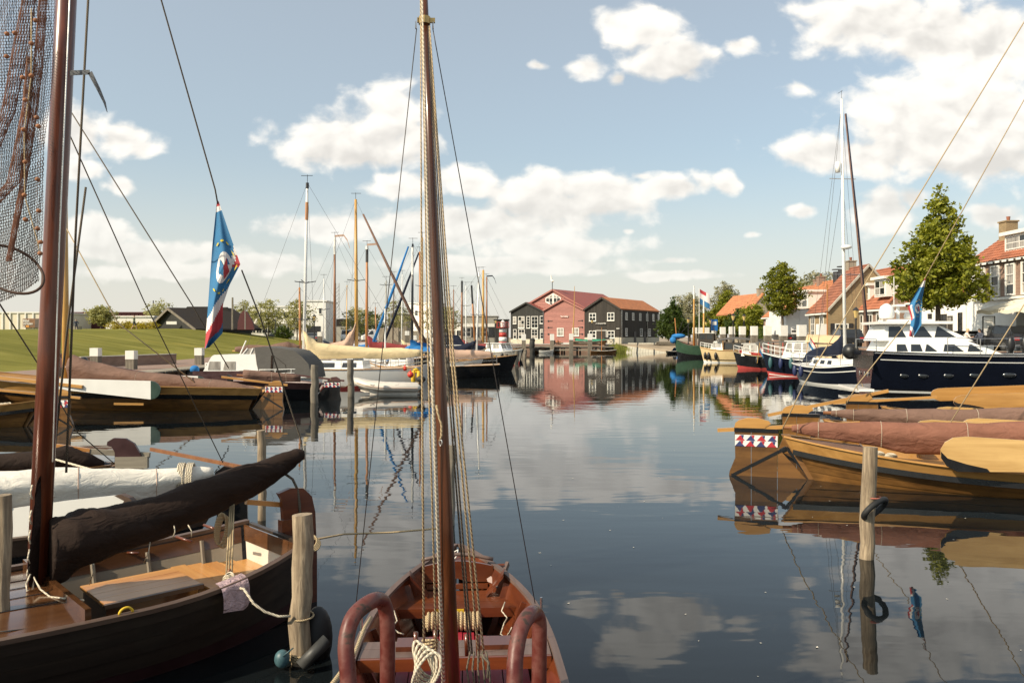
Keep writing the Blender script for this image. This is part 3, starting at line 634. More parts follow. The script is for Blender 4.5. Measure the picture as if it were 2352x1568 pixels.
m = MB(); m.prism([at(520, 708, Yb+1), at(582, 757, Yb+1), at(420, 757, Yb-3), at(400, 712, Yb-1)], (0,.4,.2)); put('roof', m, 'thatch_dark', t, world=True)
e = MB(); q = at(513, 708, Yb+3); e.box(q.x, q.x+.9, q.y, q.y+.7, q.z-.6, q.z+.05); put('vent', e, 'dark_metal', t, world=True)
mm = MB(); q0 = at(560, 715, 110); mm.prism([at(545, 757, 110), at(584, 757, 110), at(580, 740, 110), at(568, 718, 110), at(560, 712, 110), at(552, 720, 110), at(546, 740, 110)], (0,.5,0)); solo('hull_frame', mm, 'maroon_clad', 'upright maroon boat bow standing beside the barn', 'boat bow')
# office
t, O, U, Nn, W, zt = slab('office', 'white two-storey office with window bands behind the birch trees', 574, 700, 705, 136, 12, 'render_white')
for r_, z in ((0, 6.0), (1, 3.45)):
    for k in range(9 if r_ else 7):
        w = W/9-.12 if r_ else 1.15; x = .06+k*W/9 if r_ else .3+k*W/7
        window(t, wm(t).inverted() @ (O+Nn*.01), U, Nn, x, z, w, 1.15 if not r_ else 1.35, 2 if r_ else 1, 1, .07, glass=WL, sill=False)
e = MB(); e.prism([O+Nn*.0+Vec((0,0,5.1)), O+U*W+Vec((0,0,5.1)), O+U*W+Vec((0,0,5.75)), O+Vec((0,0,5.75))], Nn*.35); put('canopy_band', e, 'render_white', t, world=True)
t, O, U, Nn, W, zt = slab('office_wing', 'plain white wing with one tall slit window right of the office', 700, 748, 692, 131, 8, 'render_white')
window(t, wm(t).inverted() @ (O+Nn*.01), U, Nn, 2.3, 6.6, .5, 1.0, 1, 1, .05)
e = MB(); e.prism([O+U*.3+Nn*.01+Vec((0,0,1.9)), O+U*2.6+Nn*.01+Vec((0,0,1.9)), O+U*2.6+Nn*.01+Vec((0,0,4.6)), O+U*.3+Nn*.01+Vec((0,0,4.6))], Nn*.04); put('garage_opening', e, 'dark_metal', t, world=True)
t, O, U, Nn, W, zt = slab('workshop', 'low workshop with dark shed roof behind the white van', 746, 812, 748, 165, 14, 'grey_clad', cap='thatch_dark')
m = MB(); m.prism([O+U*(-.5)+Vec((0,0,zt)), O+U*(W+.5)+Vec((0,0,zt)), O+U*(W*.62)+Vec((0,0,zt+1.5)), O+U*(W*.3)+Vec((0,0,zt+1.3))], (0,14,0)); put('roof', m, 'thatch_dark', t, world=True)
t, O, U, Nn, W, zt = slab('brick_shed', 'brown brick shed with slatted front behind the blue furled sail', 892, 934, 722, 168, 10, 'brick_grey')
for k in range(10):
    e = MB(); e.prism([O+U*(k*W/10+.05)+Nn*.01+Vec((0,0,2)), O+U*(k*W/10+.2)+Nn*.01+Vec((0,0,2)), O+U*(k*W/10+.2)+Nn*.01+Vec((0,0,zt-.1)), O+U*(k*W/10+.05)+Nn*.01+Vec((0,0,zt-.1))], Nn*.06); put('slat', e, 'jetty_wood', t, world=True)
t, O, U, Nn, W, zt = slab('apartment_block', 'white three-storey block behind the wooden masts', 938, 1012, 697, 210, 14, 'render_white', Y1=205)
for j in range(3):
    for k in range(6): window(t, wm(t).inverted() @ (O+Nn*.01), U, Nn, .4+k*W/6, 2.6+j*2.9, 1.0, 1.4, 1, 2, .08, sill=False)
t, O, U, Nn, W, zt = slab('flat_roof_house', 'grey flat-roofed building with white fascia and big windows beside the shipyard', 1058, 1142, 727, 172, 12, 'grey_clad')
e = MB(); e.prism([O+U*.2+Nn*.01+Vec((0,0,5.0)), O+U*(W-.3)+Nn*.01+Vec((0,0,5.0)), O+U*(W-.3)+Nn*.01+Vec((0,0,5.7)), O+U*.2+Nn*.01+Vec((0,0,5.7))], Nn*.2); put('fascia', e, 'white_paint', t, world=True)
for k in range(4): window(t, wm(t).inverted() @ (O+Nn*.01), U, Nn, .5+k*1.85, 2.9, 1.7, 1.9, 2, 2, .06, mat='dark_metal' if k % 2 else 'white_paint')
t, O, U, Nn, W, zt = slab('timber_store', 'dark open timber store left of the black shed', 1136, 1168, 735, 166, 8, 'tar_board')
t, O, U, Nn, W, zt = slab('boathouse', 'long low pale boathouse behind the moored yachts', 1000, 1062, 742, 185, 10, 'render_white', cap='grey_clad')
for k in range(4): window(t, wm(t).inverted() @ (O+Nn*.01), U, Nn, .4+k*1.5, 3.0, 1.2, 1.4, 2, 1, .07)
# ------------------------------------------------------------------ street houses on the right bank; fronts face the water (-x)
NX = Vec((-1,0,0)); UY = Vec((0,-1,0))
def house(nm, label, y0, y1, x0, xr, ze, zr, wall, roof, depth=None, tile=True, eave='white_paint', base=2.0, front=None):
    """front wall at x0, ridge at xr; y0 nearest"""
    xb = xr+(xr-x0); t = thing(nm, label, 'house', ((x0+xb)/2, (y0+y1)/2, base))
    m = MB(); m.prism([(x0, y0, base), (xb, y0, base), (xb, y0, ze), (xr, y0, zr-.1), (x0, y0, ze)], (0, y1-y0, 0)); put('wall', m, wall, t, world=True)
    iv = wm(t).inverted(); ov = .25
    a = Vec((x0-ov, y1+.05, ze-ov*(zr-ze)/(xr-x0))); b_ = Vec((x0-ov, y0-.05, a.z)); c = Vec((xr, y0-.05, zr)); d = Vec((xr, y1+.05, zr))
    m = MB(); m.prism([a, b_, c, d], (0,0,.06)); put('roof', m, roof, t, world=True)
    m = MB(); m.prism([(xb+ov, y1, a.z), (xb+ov, y0, a.z), (xr, y0, zr), (xr, y1, zr)], (0,0,.08)); put('roof', m, roof, t, world=True)
    if tile: tiles('roof_tile', t, *[iv @ (q+Vec((0,0,.07))) for q in (a, b_, c, d)], roof, 0.34, 0.26, 0.035, 0.04)
    m = MB(); m.tube([(xr, y0-.05, zr+.1), (xr, y1+.05, zr+.1)], .12, 6); put('ridge', m, roof, t, world=True)
    m = MB(); m.box(x0-ov-.08, x0-ov+.1, y0-.05, y1+.05, a.z-.08, a.z+.06); put('gutter', m, eave, t, world=True)
    return t, iv @ Vec((x0, y1, 0)), zr
def chimney(t, x, y, z, w=.6, h=1.0, mat='brick_brown'):
    m = MB(); m.box(x-w/2, x+w/2, y-w/2, y+w/2, z-1.2, z+h); m.box(x-w/2-.06, x+w/2+.06, y-w/2-.06, y+w/2+.06, z+h+.002, z+h+.1); o = put('chimney', m, mat, t, world=True)
    m = MB(); m.lathe([(.09, 0), (.13, .3)], (x, y, z+h+.1), 8); put('chimney_pot', m, 'tile_brown', o, world=True)
def dormer(t, x0, y0, y1, z0, z1, wall='white_paint', cols=3, back=2.5):
    m = MB(); m.box(x0, x0+back, y0, y1, z0, z1); o = put('dormer', m, wall, t, world=True)
    m = MB(); m.box(x0-.25, x0+back, y0-.2, y1+.2, z1+.002, z1+.22); put('dormer_roof', m, 'white_paint', o, world=True)
    iv = wm(t).inverted()
    window(t, iv @ Vec((x0-.005, y1, 0)), UY, NX, .12, z0+.12, (y1-y0)-.24, z1-z0-.2, cols, 2, .07, glass=WL, sill=False)
# white house with brick upper floor
t, O, zr = house('town_house', 'white plastered house with brick upper floor and tall sash windows near the awning', 44, 54.3, 31, 33.4, 7.75, 9.45, 'render_white', 'tile_red')
m = MB(); m.box(30.93, 31.05, 44.05, 53.2, 5.35, 7.5); put('brick_panel', m, 'brick_brown', t, world=True)
m = MB(); m.box(30.82, 31.0, 44, 53.4, 5.16, 5.32); put('cornice', m, 'white_paint', t, world=True)
for k in range(6):
    window(t, O+NX*.075, UY, NX, 1.35+k*1.55, 5.38, .95, 2.0, 1, 3, .11, glass=WL, mat='white_paint', depth=.09, sill=False)
for k in range(14):
    m = MB(); m.box(30.6, 30.95, 44.3+k*.7, 44.42+k*.7, 7.45, 7.6); put('eave_bracket', m, 'tar_board_brown', t, world=True)
window(t, O+NX*.01, UY, NX, .0, 5.5, .55, 1.2, 1, 2, .06, mat='dark_metal')
m = MB(); m.box(30.96, 31.02, 44.6, 48.9, 2.05, 4.6); put('garage_door', m, 'grey_clad', t, world=True)
for k in range(12):
    e = MB(); e.box(30.93, 30.965, 44.65, 48.85, 2.1+k*.2, 2.1+k*.2+.12); put('door_slat', e, 'grey_clad', t, world=True)
dormer(t, 31.55, 44.0, 51.0, 8.2, 9.25, cols=5, back=2.0)
chimney(t, 33.4, 53.6, 9.5, .8, 1.0, 'brick_yellow')
# lower white house
t, O, zr = house('town_house', 'low white plastered house with a door and small windows behind the linden', 54.4, 62.2, 31, 34, 5.6, 8.0, 'render_white', 'tile_red')
for a, z, w, h, c, r in ((4.2, 3.1, 1.25, 1.35, 2, 1), (6.9, 3.0, .5, 1.5, 1, 2), (1.2, 3.0, .9, 1.6, 2, 2), (2.8, 3.0, .8, 1.6, 1, 2)): window(t, O+NX*.01, UY, NX, a, z, w, h, c, r, .07, mat='tar_board_brown' if a > 4 else 'white_paint')
m = MB(); m.box(30.93, 30.99, 56.0, 56.6, 2.0, 4.3); d_ = put('door', m, 'tar_board_brown', t, world=True); m = MB(); m.box(30.9, 30.928, 56.08, 56.52, 3.7, 4.2); put('door_light', m, 'glass_curtain', d_, world=True)
m = MB(); m.tube([(30.85, 62.0, 2), (30.85, 62.0, 5.5)], .06, 6); put('downpipe', m, 'tile_red', t, world=True)
# orange roofed house with dormer
t, O, zr = house('town_house', 'long house with steep orange tiled roof, white dormer and timber shopfront', 56.6, 67.0, 28.5+3.2, 35, 5.1, 8.35, 'brick_brown', 'tile_red') if False else house('town_house', 'long house with steep orange tiled roof, white dormer and timber shopfront', 62.3, 71.5, 29.3, 32.6, 5.2, 8.6, 'brick_brown', 'tile_red')
for k in range(5): window(t, O+NX*.01, UY, NX, .5+k*1.75, 2.7, 1.1, 2.0, 2, 3, .10, glass=WL)
for k in range(5): window(t, O+NX*.02, UY, NX, .5+k*1.75, 4.72, 1.1, .45, 3, 1, .06, glass=WL, sill=False)
dormer(t, 29.9, 66.6, 69.8, 5.75, 7.1, cols=2, back=2.2)
dormer(t, 29.4, 62.6, 64.6, 6.0, 7.4, cols=2, back=2.6)
chimney(t, 32.6, 63.5, 8.6, .6, .8)
# brick gable house
t, O, zr = house('brick_house', 'yellow brick house with iron wall anchors and gable towards the harbour mouth', 67.0, 71.4, 26.6, 30.0, 5.05, 8.75, 'brick_yellow', 'tile_brown')
GN = Vec((0,-1,0)); GO = wm(t).inverted() @ Vec((26.6, 67.0, 0))
window(t, GO+GN*.01, Vec((1,0,0)), GN, .55, 2.75, 1.15, 1.2, 3, 3, .10)
for a in (.18, 1.75):
    m = MB(); m.box(26.6+a, 26.6+a+.34, 66.93, 66.985, 2.75, 3.95); put('shutter', m, 'dark_metal', t, world=True)
for a, z in ((1.15, 5.4), (1.0, 6.6)):
    m = MB(); m.box(27.6+a*.2, 27.7+a*.2, 66.93, 66.99, z-.3, z+.3); m.box(27.55+a*.2, 27.75+a*.2, 66.92, 66.98, z-.08, z+.08); put('wall_anchor', m, 'dark_metal', t, world=True)
m = MB(); 
for i in range(2): m.beam((26.45, 66.9, 4.95) if i == 0 else (33.5, 66.9, 4.95), (30.0, 66.9, 8.85), .22, .14)
put('gable_coping', m, 'concrete', t, world=True)
window(t, O+NX*.01, UY, NX, .6, 2.7, .9, 1.9, 2, 3, .1); window(t, O+NX*.01, UY, NX, 2.6, 2.7, .9, 1.9, 2, 3, .1)
chimney(t, 30.2, 71.0, 8.8, .7, .7, 'brick_grey')
t, O, zr = house('town_house', 'house with bright orange tiled roof and white wall dormer behind the lorry', 71.5, 84.5, 28.7, 32.3, 5.3, 8.35, 'render_white', 'tile_orange')
dormer(t, 28.8, 77.5, 80.5, 5.6, 7.2, cols=2, back=2.4)
for k in range(5): window(t, O+NX*.01, UY, NX, .8+k*2.4, 2.8, 1.1, 1.7, 2, 2, .1)
for yy, h in ((73.0, 1.5), (77.8, 1.9), (79.0, 1.7)):
    m = MB(); m.lathe([(.35, 0), (.35, h*.75), (.35, h*.75)], (32.2, yy, 8.0), 10); m.lathe([(.46, h*.86), (.46, h*.9)], (32.2, yy, 8.0), 10); put('flue', m, 'dark_metal', t, world=True)
chimney(t, 32.2, 83.0, 8.4, .7, .6, 'brick_brown')
t, O, zr = house('town_house', 'row house with red tiled roof at the far end of the street', 84.6, 93, 29.4, 33.0, 5.2, 8.3, 'brick_brown', 'tile_orange')
for k in range(4): window(t, O+NX*.01, UY, NX, .8+k*2.0, 2.8, 1.0, 1.7, 2, 2, .1)
chimney(t, 33, 86, 8.3, .7, .6, 'brick_brown')
# free-standing brick house further off
t = thing('brick_house', 'small grey-brick house with orange roof and chimney seen between the trees', 'house', (38, 112, 2.0))
a = at(1693, 716, 110); xs, xe = a.x, at(1752, 716, 110).x; zt = at(0, 676, 110).z; ze = at(0, 718, 110).z; xm = (xs+xe)/2+.6
m = MB(); m.prism([(xs+1.6, 110, 2), (xe+1.8, 110, 2), (xe+1.8, 110, ze), (xm+1.4, 110, zt), (xs+1.6, 110, ze)], (0, 8, 0)); put('wall', m, 'brick_grey', t, world=True)
iv = wm(t).inverted(); q = [Vec((xs-.6, 119, ze-.2)), Vec((xs+1.5, 109.9, ze-.2)), Vec((xm+1.4, 109.9, zt+.1)), Vec((xm-.4, 119, zt+.1))]
m = MB(); m.prism(q, (0,0,.1)); put('roof', m, 'tile_orange', t, world=True); tiles('roof_tile', t, *[iv @ (p+Vec((0,0,.12))) for p in q], 'tile_orange', .35, .28)
chimney(t, xm+1.2, 111, zt-.2, .9, 1.0, 'brick_grey')
for k in range(3): window(t, iv @ Vec((xs+2.2, 109.98, 0)), Vec((1,0,0)), GN, k*1.2, 3.0, .8, 1.4, 2, 2, .1)
# ------------------------------------------------------------------ trees
leafm('leaf_linden', (0.060, 0.085, 0.006), (0.27, 0.27, 0.030)); leafm('leaf_dark', (0.022, 0.045, 0.008), (0.075, 0.105, 0.018))
leafm('leaf_spring', (0.17, 0.17, 0.05), (0.36, 0.34, 0.14)); leafm('leaf_willow', (0.19, 0.19, 0.11), (0.36, 0.34, 0.21)); leafm('leaf_hedge', (0.03, 0.06, 0.01), (0.10, 0.13, 0.02)); leafm('leaf_yellow', (0.24, 0.20, 0.02), (0.45, 0.36, 0.06)); leafm('leaf_reed', (0.10, 0.14, 0.02), (0.30, 0.30, 0.07))
plain('bark', (0.10, 0.075, 0.05), 0.95, 0.3, 6.0, bump=0.6, stretch=(1,1,0.3))
def crown_mesh(name, prof, n, leaf, mat, clump=0.45, per=26, seed=1, h=1.0, inner=0.25, droop=0.0):
    """leaf-sized faces gathered in clumps; prof: (height fraction, radius) up the crown"""
    rng = np.random.RandomState(seed); hs = np.array([p[0] for p in prof]); rs = np.array([p[1] for p in prof])
    nc = n//per; zz = []; 
    w = np.interp(np.linspace(0, 1, 400), hs, rs)+0.05; cdf = np.cumsum(w**1.4); cdf /= cdf[-1]
    zz = np.interp(rng.rand(nc), cdf, np.linspace(0, 1, 400)); rr = np.interp(zz, hs, rs)
    th = rng.rand(nc)*2*pi; lob = 1+0.20*np.sin(3*th+zz*9+seed)+0.14*np.sin(5*th-zz*17+seed*2)+0.10*np.sin(zz*40+th*2)
    fr = 1-(rng.rand(nc)**1.7)*(1-inner); rad = rr*lob*fr
    cc = np.stack([rad*np.cos(th), rad*np.sin(th), zz*h], 1)
    C = np.repeat(cc, per, 0); m = len(C); cs = clump*(0.6+0.8*np.repeat(rng.rand(nc), per))[:, None]
    C = C+rng.normal(size=(m, 3))*cs*np.array([0.55, 0.55, 0.38]); C[:, 2] -= droop*rng.rand(m)**2
    a = rng.normal(size=(m, 3)); a /= np.linalg.norm(a, axis=1)[:, None]; nrm = a*0.8+np.stack([np.cos(rng.rand(m)*6.28)*.2, np.zeros(m), np.full(m, .7)], 1); nrm /= np.linalg.norm(nrm, axis=1)[:, None]
    t = np.cross(nrm, rng.normal(size=(m, 3))); t /= np.linalg.norm(t, axis=1)[:, None]; bt = np.cross(nrm, t)
    s = leaf*(0.6+0.8*rng.rand(m))[:, None]
    v = np.stack([C-t*s, C-bt*s*.55, C+t*s, C+bt*s*.55], 1).reshape(-1, 3)
    me = bpy.data.meshes.new(name); me.vertices.add(len(v)); me.vertices.foreach_set('co', v.astype(np.float32).ravel())
    me.loops.add(m*4); me.loops.foreach_set('vertex_index', np.arange(m*4)); me.polygons.add(m); me.polygons.foreach_set('loop_start', np.arange(m)*4)
    me.materials.append(MATS[mat]); me.update(calc_edges=True); me.validate(); return me
def tree(nm, label, loc, trunk_h, trunk_r, prof, h, n, leaf, mat, clump=0.45, seed=1, group=None, limbs=9, per=26, inner=0.25, droop=0.0, barkm='bark'):
    t = thing(nm, label, 'tree', loc, 0, group)
    m = MB(); rng = random.Random(seed); pts = []; rad = []
    for i in range(8):
        k = i/7; pts.append((0.06*sin(i*1.3+seed), 0.06*cos(i*1.7+seed), k*(trunk_h+h*.8))); rad.append(trunk_r*(1-k)**0.8*(1.25 if i == 0 else 1)+.012)
    m.tube(pts, rad, 8)
    for i in range(limbs):
        k = rng.uniform(0.02, 0.75); a = i*2.4; z0 = trunk_h+h*k*0.7; rr = np.interp(k, [p[0] for p in prof], [p[1] for p in prof])*rng.uniform(.6, .9)
        p0 = Vec((0,0,z0)); p1 = Vec((cos(a)*rr, sin(a)*rr, z0+rr*.55)); q = p0.lerp(p1, .5)+Vec((0,0,rr*.12))
        m.tube([p0, q, p1], [trunk_r*.42*(1-k*.7), trunk_r*.26*(1-k*.7), .012], 5)
    put('trunk', m, barkm, t, True)
    me = crown_mesh('crown', prof, n, leaf, mat, clump, per, seed, h, inner, droop); o = bpy.data.objects.new('crown', me); COL.objects.link(o); o.parent = t; o.location = (0, 0, trunk_h)
    return t
LIND = [(0, .50), (.06, .88), (.16, 1.0), (.30, .93), (.46, .72), (.62, .50), (.78, .28), (.92, .11), (1, .02)]
def pr(p, r): return [(a, b*r) for a, b in p]
OV = [(0, .35), (.12, .75), (.3, 1.0), (.55, .95), (.75, .75), (.9, .45), (1, .1)]
g = at(2157, 0, 48); tree('linden_tree', 'large conical linden with thick green crown behind the big navy yacht', (g.x, 48, 2.0), 2.7, .17, pr(LIND, 2.3), 7.35, 17000, .13, 'leaf_linden', .34, 3, limbs=14, inner=.35)
g = at(1796, 0, 73.2); tree('linden_tree', 'medium rounded linden standing in front of the white lorry', (g.x, 73.2, 2.0), 2.9, .13, pr(OV, 1.6), 4.8, 8000, .12, 'leaf_linden', .32, 5)
G_ = 'trees beyond the slipway'
g = at(1546, 0, 150); tree('linden_tree', 'dark conical tree right beside the orange-roofed black shed', (g.x, 150, 1.5), 1.2, .2, pr(LIND, 2.9), 7.6, 9000, .2, 'leaf_dark', .5, 7, G_)
g = at(1668, 0, 128); tree('linden_tree', 'dark green tree behind the green fishing boat flagpoles', (g.x, 128, 2.0), 1.6, .2, pr(LIND, 2.7), 7.6, 9000, .19, 'leaf_linden', .5, 9, G_)
g = at(1584, 0, 178); tree('willow_tree', 'pale greyish willow left of the tall flagpole', (g.x, 178, 1.5), 2, .3, pr(OV, 4.2), 9.3, 9000, .2, 'leaf_willow', .7, 11, G_, inner=.1)
g = at(1664, 0, 170); tree('willow_tree', 'tall pale green poplar rising behind the dark tree', (g.x, 170, 1.5), 2, .3, pr(OV, 3.4), 11.4, 9000, .2, 'leaf_willow', .6, 13, G_, inner=.1)
g = at(1622, 0, 150); tree('bushy_tree', 'low bushy tree between the willow and the flagpole', (g.x, 150, 1.5), 1, .2, pr(OV, 2.6), 5.2, 5000, .2, 'leaf_dark', .5, 15, G_)
g = at(1728, 0, 104); tree('bushy_tree', 'small round tree in front of the free-standing brick house', (g.x, 104, 2.0), 1.2, .12, pr(OV, 1.9), 3.9, 5000, .15, 'leaf_linden', .4, 17, G_)
g = at(1698, 0, 110); tree('bushy_tree', 'small dark tree left of the free-standing brick house', (g.x, 110, 2.0), .8, .12, pr(OV, 2.0), 3.9, 4000, .16, 'leaf_dark', .4, 18, G_)
g = at(1500, 0, 260); tree('bushy_tree', 'distant tree peeping over the end of the black shed', (g.x+5, 260, 1.5), 2, .2, pr(OV, 5), 9, 4000, .3, 'leaf_dark', .7, 19, G_)
for k, (px, Y, r, h) in enumerate(((1870, 125, 4, 9.5), (1905, 130, 4.5, 10), (1845, 132, 4, 9))):
    g = at(px, 0, Y); tree('willow_tree', ('pale tree top left of the twin black flues', 'pale tree crown above the orange roof ridge', 'pale tree top furthest left over the roofs')[k], (g.x, Y, 2), 1.5, .3, pr(OV, r), h, 4500, .22, 'leaf_willow', .7, 30+k, 'tree tops over the street roofs', inner=.1)
BI = 'spring birches on the left bank'
for k, (px, Y, top, r, lab, zb) in enumerate(((232, 106, 702, 1.5, 'thin spring tree in front of the maroon warehouse', 3.5), (366, 120, 690, 2.2, 'pale spring tree behind the left slope of the black barn', 2.5), (616, 122, 684, 2.6, 'pale birch in front of the left half of the white office', 2.0), (682, 118, 690, 2.4, 'pale birch beside the white mast with orange band', 2.0), (560, 132, 690, 2.2, 'pale birch rising behind the barn end', 2.0), (910, 150, 690, 3.2, 'pale tree left of the brick shed behind the blue sail', 2.0), (1000, 160, 690, 3.8, 'pale tree behind the wooden mast ropes', 1.6), (1030, 165, 700, 2.6, 'pale tree right of the wooden mast ropes', 1.6), (818, 140, 706, 2.8, 'pale tree behind the yellow mast', 2.0))):
    g = at(px, top, Y); tree('birch_tree', lab, (g.x, Y, zb), (g.z-zb)*.3, .10, pr(OV, r), (g.z-zb)*.7, 2600, .15, 'leaf_spring', .42, 40+k, BI, inner=.05, per=13)
g = at(848, 0, 150); tree('bushy_tree', 'dark green bushy tree behind the orange-brown mast', (g.x, 150, 2), .8, .15, pr(OV, 2.6), 5.2, 3500, .18, 'leaf_hedge', .5, 61, 'bushes on the left bank')
g = at(650, 0, 128); tree('bushy_tree', 'low green bush at the foot of the white office', (g.x, 128, 2), .3, .08, pr(OV, 1.6), 2.3, 2000, .14, 'leaf_hedge', .4, 62, 'bushes on the left bank')
for k, px in enumerate((262, 292, 318, 345)):
    g = at(px, 0, 103); tree('flowering_shrub', ('leftmost low yellow shrub along the pavilion', 'second low yellow shrub along the pavilion', 'third low yellow shrub along the pavilion', 'rightmost low yellow shrub beside the black barn')[k], (g.x, 103, lz(g.x, 103)-.15), .1, .05, pr(OV, 1.1), .95, 900, .1, 'leaf_yellow', .3, 70+k, 'yellow shrubs', limbs=3)
def hedge(nm, label, a, b_, w, h, mat, n, leaf=.1):
    a = Vec(a); b_ = Vec(b_); rng = np.random.RandomState(5); m = MB()
    for i in range(n):
        p = a.lerp(b_, rng.rand())+Vec((rng.uniform(-w, w), rng.uniform(-w, w), rng.rand()*h)); d = Vec(rng.normal(size=3)).normalized(); e = d.cross(Vec(rng.normal(size=3))).normalized()
        m.add([p-d*leaf, p-e*leaf*.6, p+d*leaf, p+e*leaf*.6], [(0,1,2,3)])
    o = solo(nm, m, mat, label, 'hedge'); o['kind'] = 'stuff'; return o
a = at(1742, 0, 96); c = at(1800, 0, 88); hedge('hedge', 'clipped green hedge behind the white-topped mooring posts', (a.x, 96, 2.6), (c.x+1, 88, 2.6), .6, 1.3, 'leaf_hedge', 3500)
m = MB(); rng = random.Random(3)
for i in range(420):
    x = rng.gauss(0, 1.2); y = rng.gauss(0, .7); hh = rng.uniform(1.0, 2.1)*(1-.18*abs(x)); q = Vec((19.0+x, 145.2+y, 0)); l = Vec((rng.uniform(-.3, .3), rng.uniform(-.3, .3), hh))
    m.add([q+Vec((-.03,0,-.2)), q+Vec((.03,0,-.2)), q+l+Vec((.01,0,0)), q+l*.55+Vec((-.04,0,0))], [(0,1,2,3)])
o = solo('reed_clump', m, 'leaf_reed', 'tuft of green reeds at the waterline before the black shed', 'reeds'); o['kind'] = 'stuff'
# ------------------------------------------------------------------ mooring posts
def post(px, ytop, Y, r=.14, base=-1.2, mat='old_pile', label='', group='timber mooring piles', name='mooring_pile', lean=0.0, whitecap=0.0, sq=False, bulge=0.0):
    p = at(px, ytop, Y); t = thing(name, label, 'mooring post', (p.x, Y, 0), 0, group); m = MB(); zt = p.z; zc = zt-whitecap
    rr = random.Random(int(px*7+Y)); ln = Vec((lean, 0, 0))
    if sq: m.box(-r, r, -r, r, base, zc); m.v = [tuple(Vec(q)+ln*(q[2]-zt)) for q in m.v]
    else:
        n = 12; pts = [Vec((rr.uniform(-.25, .25)*r, rr.uniform(-.25, .25)*r, base+(zc-base)*i/n))+ln*(base+(zc-base)*i/n-zt) for i in range(n+1)]; pts[-1] = Vec((0, 0, zc))+ln*(zc-zt)
        m.tube(pts, [r*rr.uniform(.95, 1.06) for _ in range(n)]+[r*.97], 14)
    put('shaft', m, mat, t, 40 if not sq else False)
    if whitecap:
        m = MB(); e = .012
        if sq: m.box(-r-e, r+e, -r-e, r+e, zc+.002, zt)
        else: m.lathe([(r+e, zc), (r+e, zt-.02), (r-.02, zt)], (0,0,0), 14)
        put('white_cap', m, 'white_paint', t)
    return t
BPX = [(1886.6,744),(1841,746),(1799,747),(1763,748),(1732,749),(1705,749.5),(1681,750),(1660,751),(1640.6,752),(1623.4,752),(1609.5,752),(1596,752)]
NAMES = ['nearest', 'second', 'third', 'fourth', 'fifth', 'sixth', 'seventh', 'eighth', 'ninth', 'tenth', 'eleventh', 'furthest']
for k, (px, py) in enumerate(BPX):
    s = (px-CX)/FPX; best = 60
    for i in range(200):
        Y = 46+i*.4; xq = 24.6+1.9*max(0, min(1, (Y-72)/18))+2.5*max(0, min(1, (Y-90)/22))
        if s*Y < xq-.35: best = Y
    post(px, py, best, .30, -1, 'grey_pile', NAMES[k]+' white-topped mooring post along the right quay, counted from the sailing yacht', 'white-topped posts along the right quay', lean=0, whitecap=.95, sq=True)
for k, (px, py, Y, r) in enumerate(((1217, 767, 139.5, .36), (1269, 767, 139.5, .34), (1313, 766, 139.5, .34), (1356, 766, 139.5, .36))):
    post(px-(1 if k else 14), py, Y, r, -1, 'grey_pile', ('leftmost', 'second', 'third', 'rightmost')[k]+' tall white-topped post of the shipyard jetty', 'white-topped posts of the shipyard jetty', whitecap=1.1, sq=True)
post(1222, 778, 138.5, .45, -1, 'tar_board', 'thick black pile beside the leftmost white-topped jetty post', lean=0)
for k, (px, py, Y, lab) in enumerate(((302, 805, 44.5, 'white-topped quay post standing before the dark brick wall'), (458, 799, 52, 'white-topped quay post left of the white cruiser'), (220, 799, 47, 'grey service post with white top behind the brown sail cover'), (576, 796, 58, 'small white-topped post behind the cruiser canopy'), (1187-452, 762, 108, 'white-topped post near the lamp before the office wing'), (1527*.6125, 760, 112, 'white-topped post left of the brick wall'), (1450*.6125+93, 765, 100, 'white-topped post among the yachts by the blue cover'), (1090*.6125+285, 770, 104, 'white-topped post under the yellow mast'))):
    p = at(px, py, Y); zb = 1.0+1.1*sst(Y, 60, 120); post(px, py, Y, .23 if Y < 70 else .28, min(zb, p.z-1.0), 'grey_pile', lab, 'white-topped quay posts on the left bank', whitecap=.48 if Y < 70 else .6, sq=True)
post(694, 1181, 6.85, .088, -1.5, 'old_pile', 'thick weathered pile in the foreground with ropes round it', lean=.012)
post(1999, 1026, 10.1, .092, -1.5, 'old_pile', 'weathered pile with an old tyre hanging on it', lean=.030)
post(9, 1136, 6.2, .055, -1.5, 'old_pile', 'pile at the left edge before the white boat cover')
post(599, 988, 12.2, .062, -1.5, 'old_pile', 'slim pile behind the end of the brown sail cover', lean=-.01)
post(805, 826, 37.5, .15, -1.5, 'grey_pile', 'grey pile at the bow of the inflatable dinghy', lean=-.008)
post(723, 838, 34.0, .16, -1.5, 'grey_pile', 'stout pile at the stern of the dark barge')
post(1036, 1022, 11.9, .06, -1.5, 'grey_pile', 'dark slim pile half hidden by the central mast')
for k, (px, py, Y, r) in enumerate(((1049, 820, 62, .16), (1082, 820, 64, .2), (1136, 815, 70, .2), (1162, 812, 74, .2), (1187, 806, 76, .2), (1206, 803, 98, .2), (1026, 820, 52, .18), (938, 815, 52, .2))):
    post(px, py, Y, r, -1, 'grey_pile', ('pile right of the mast ropes', 'pile before the bow of the white and black yacht', 'pile right of that yacht bow', 'pile with a rope coil beside the grey motorboat', 'bare pile right of the grey motorboat', 'last pile before the shipyard', 'pile behind the central mast ropes', 'pile behind the yellow life jackets')[k])
m = MB(); m.add([], []) ; q = at(2006, 1180, 10.1)
for k in range(1): 
    pts = [Vec((q.x+.02+.185*cos(a), 10.1+.12*cos(a)-.10*sin(a), q.z+.07+.11*sin(a)+.05*cos(a))) for a in [2*pi*i/28 for i in range(28)]]; m.tube(pts, .037, 10, close=True)
solo('old_tyre', m, 'black_rubber', 'small black tyre hanging round the weathered pile', 'tyre', smooth=True)
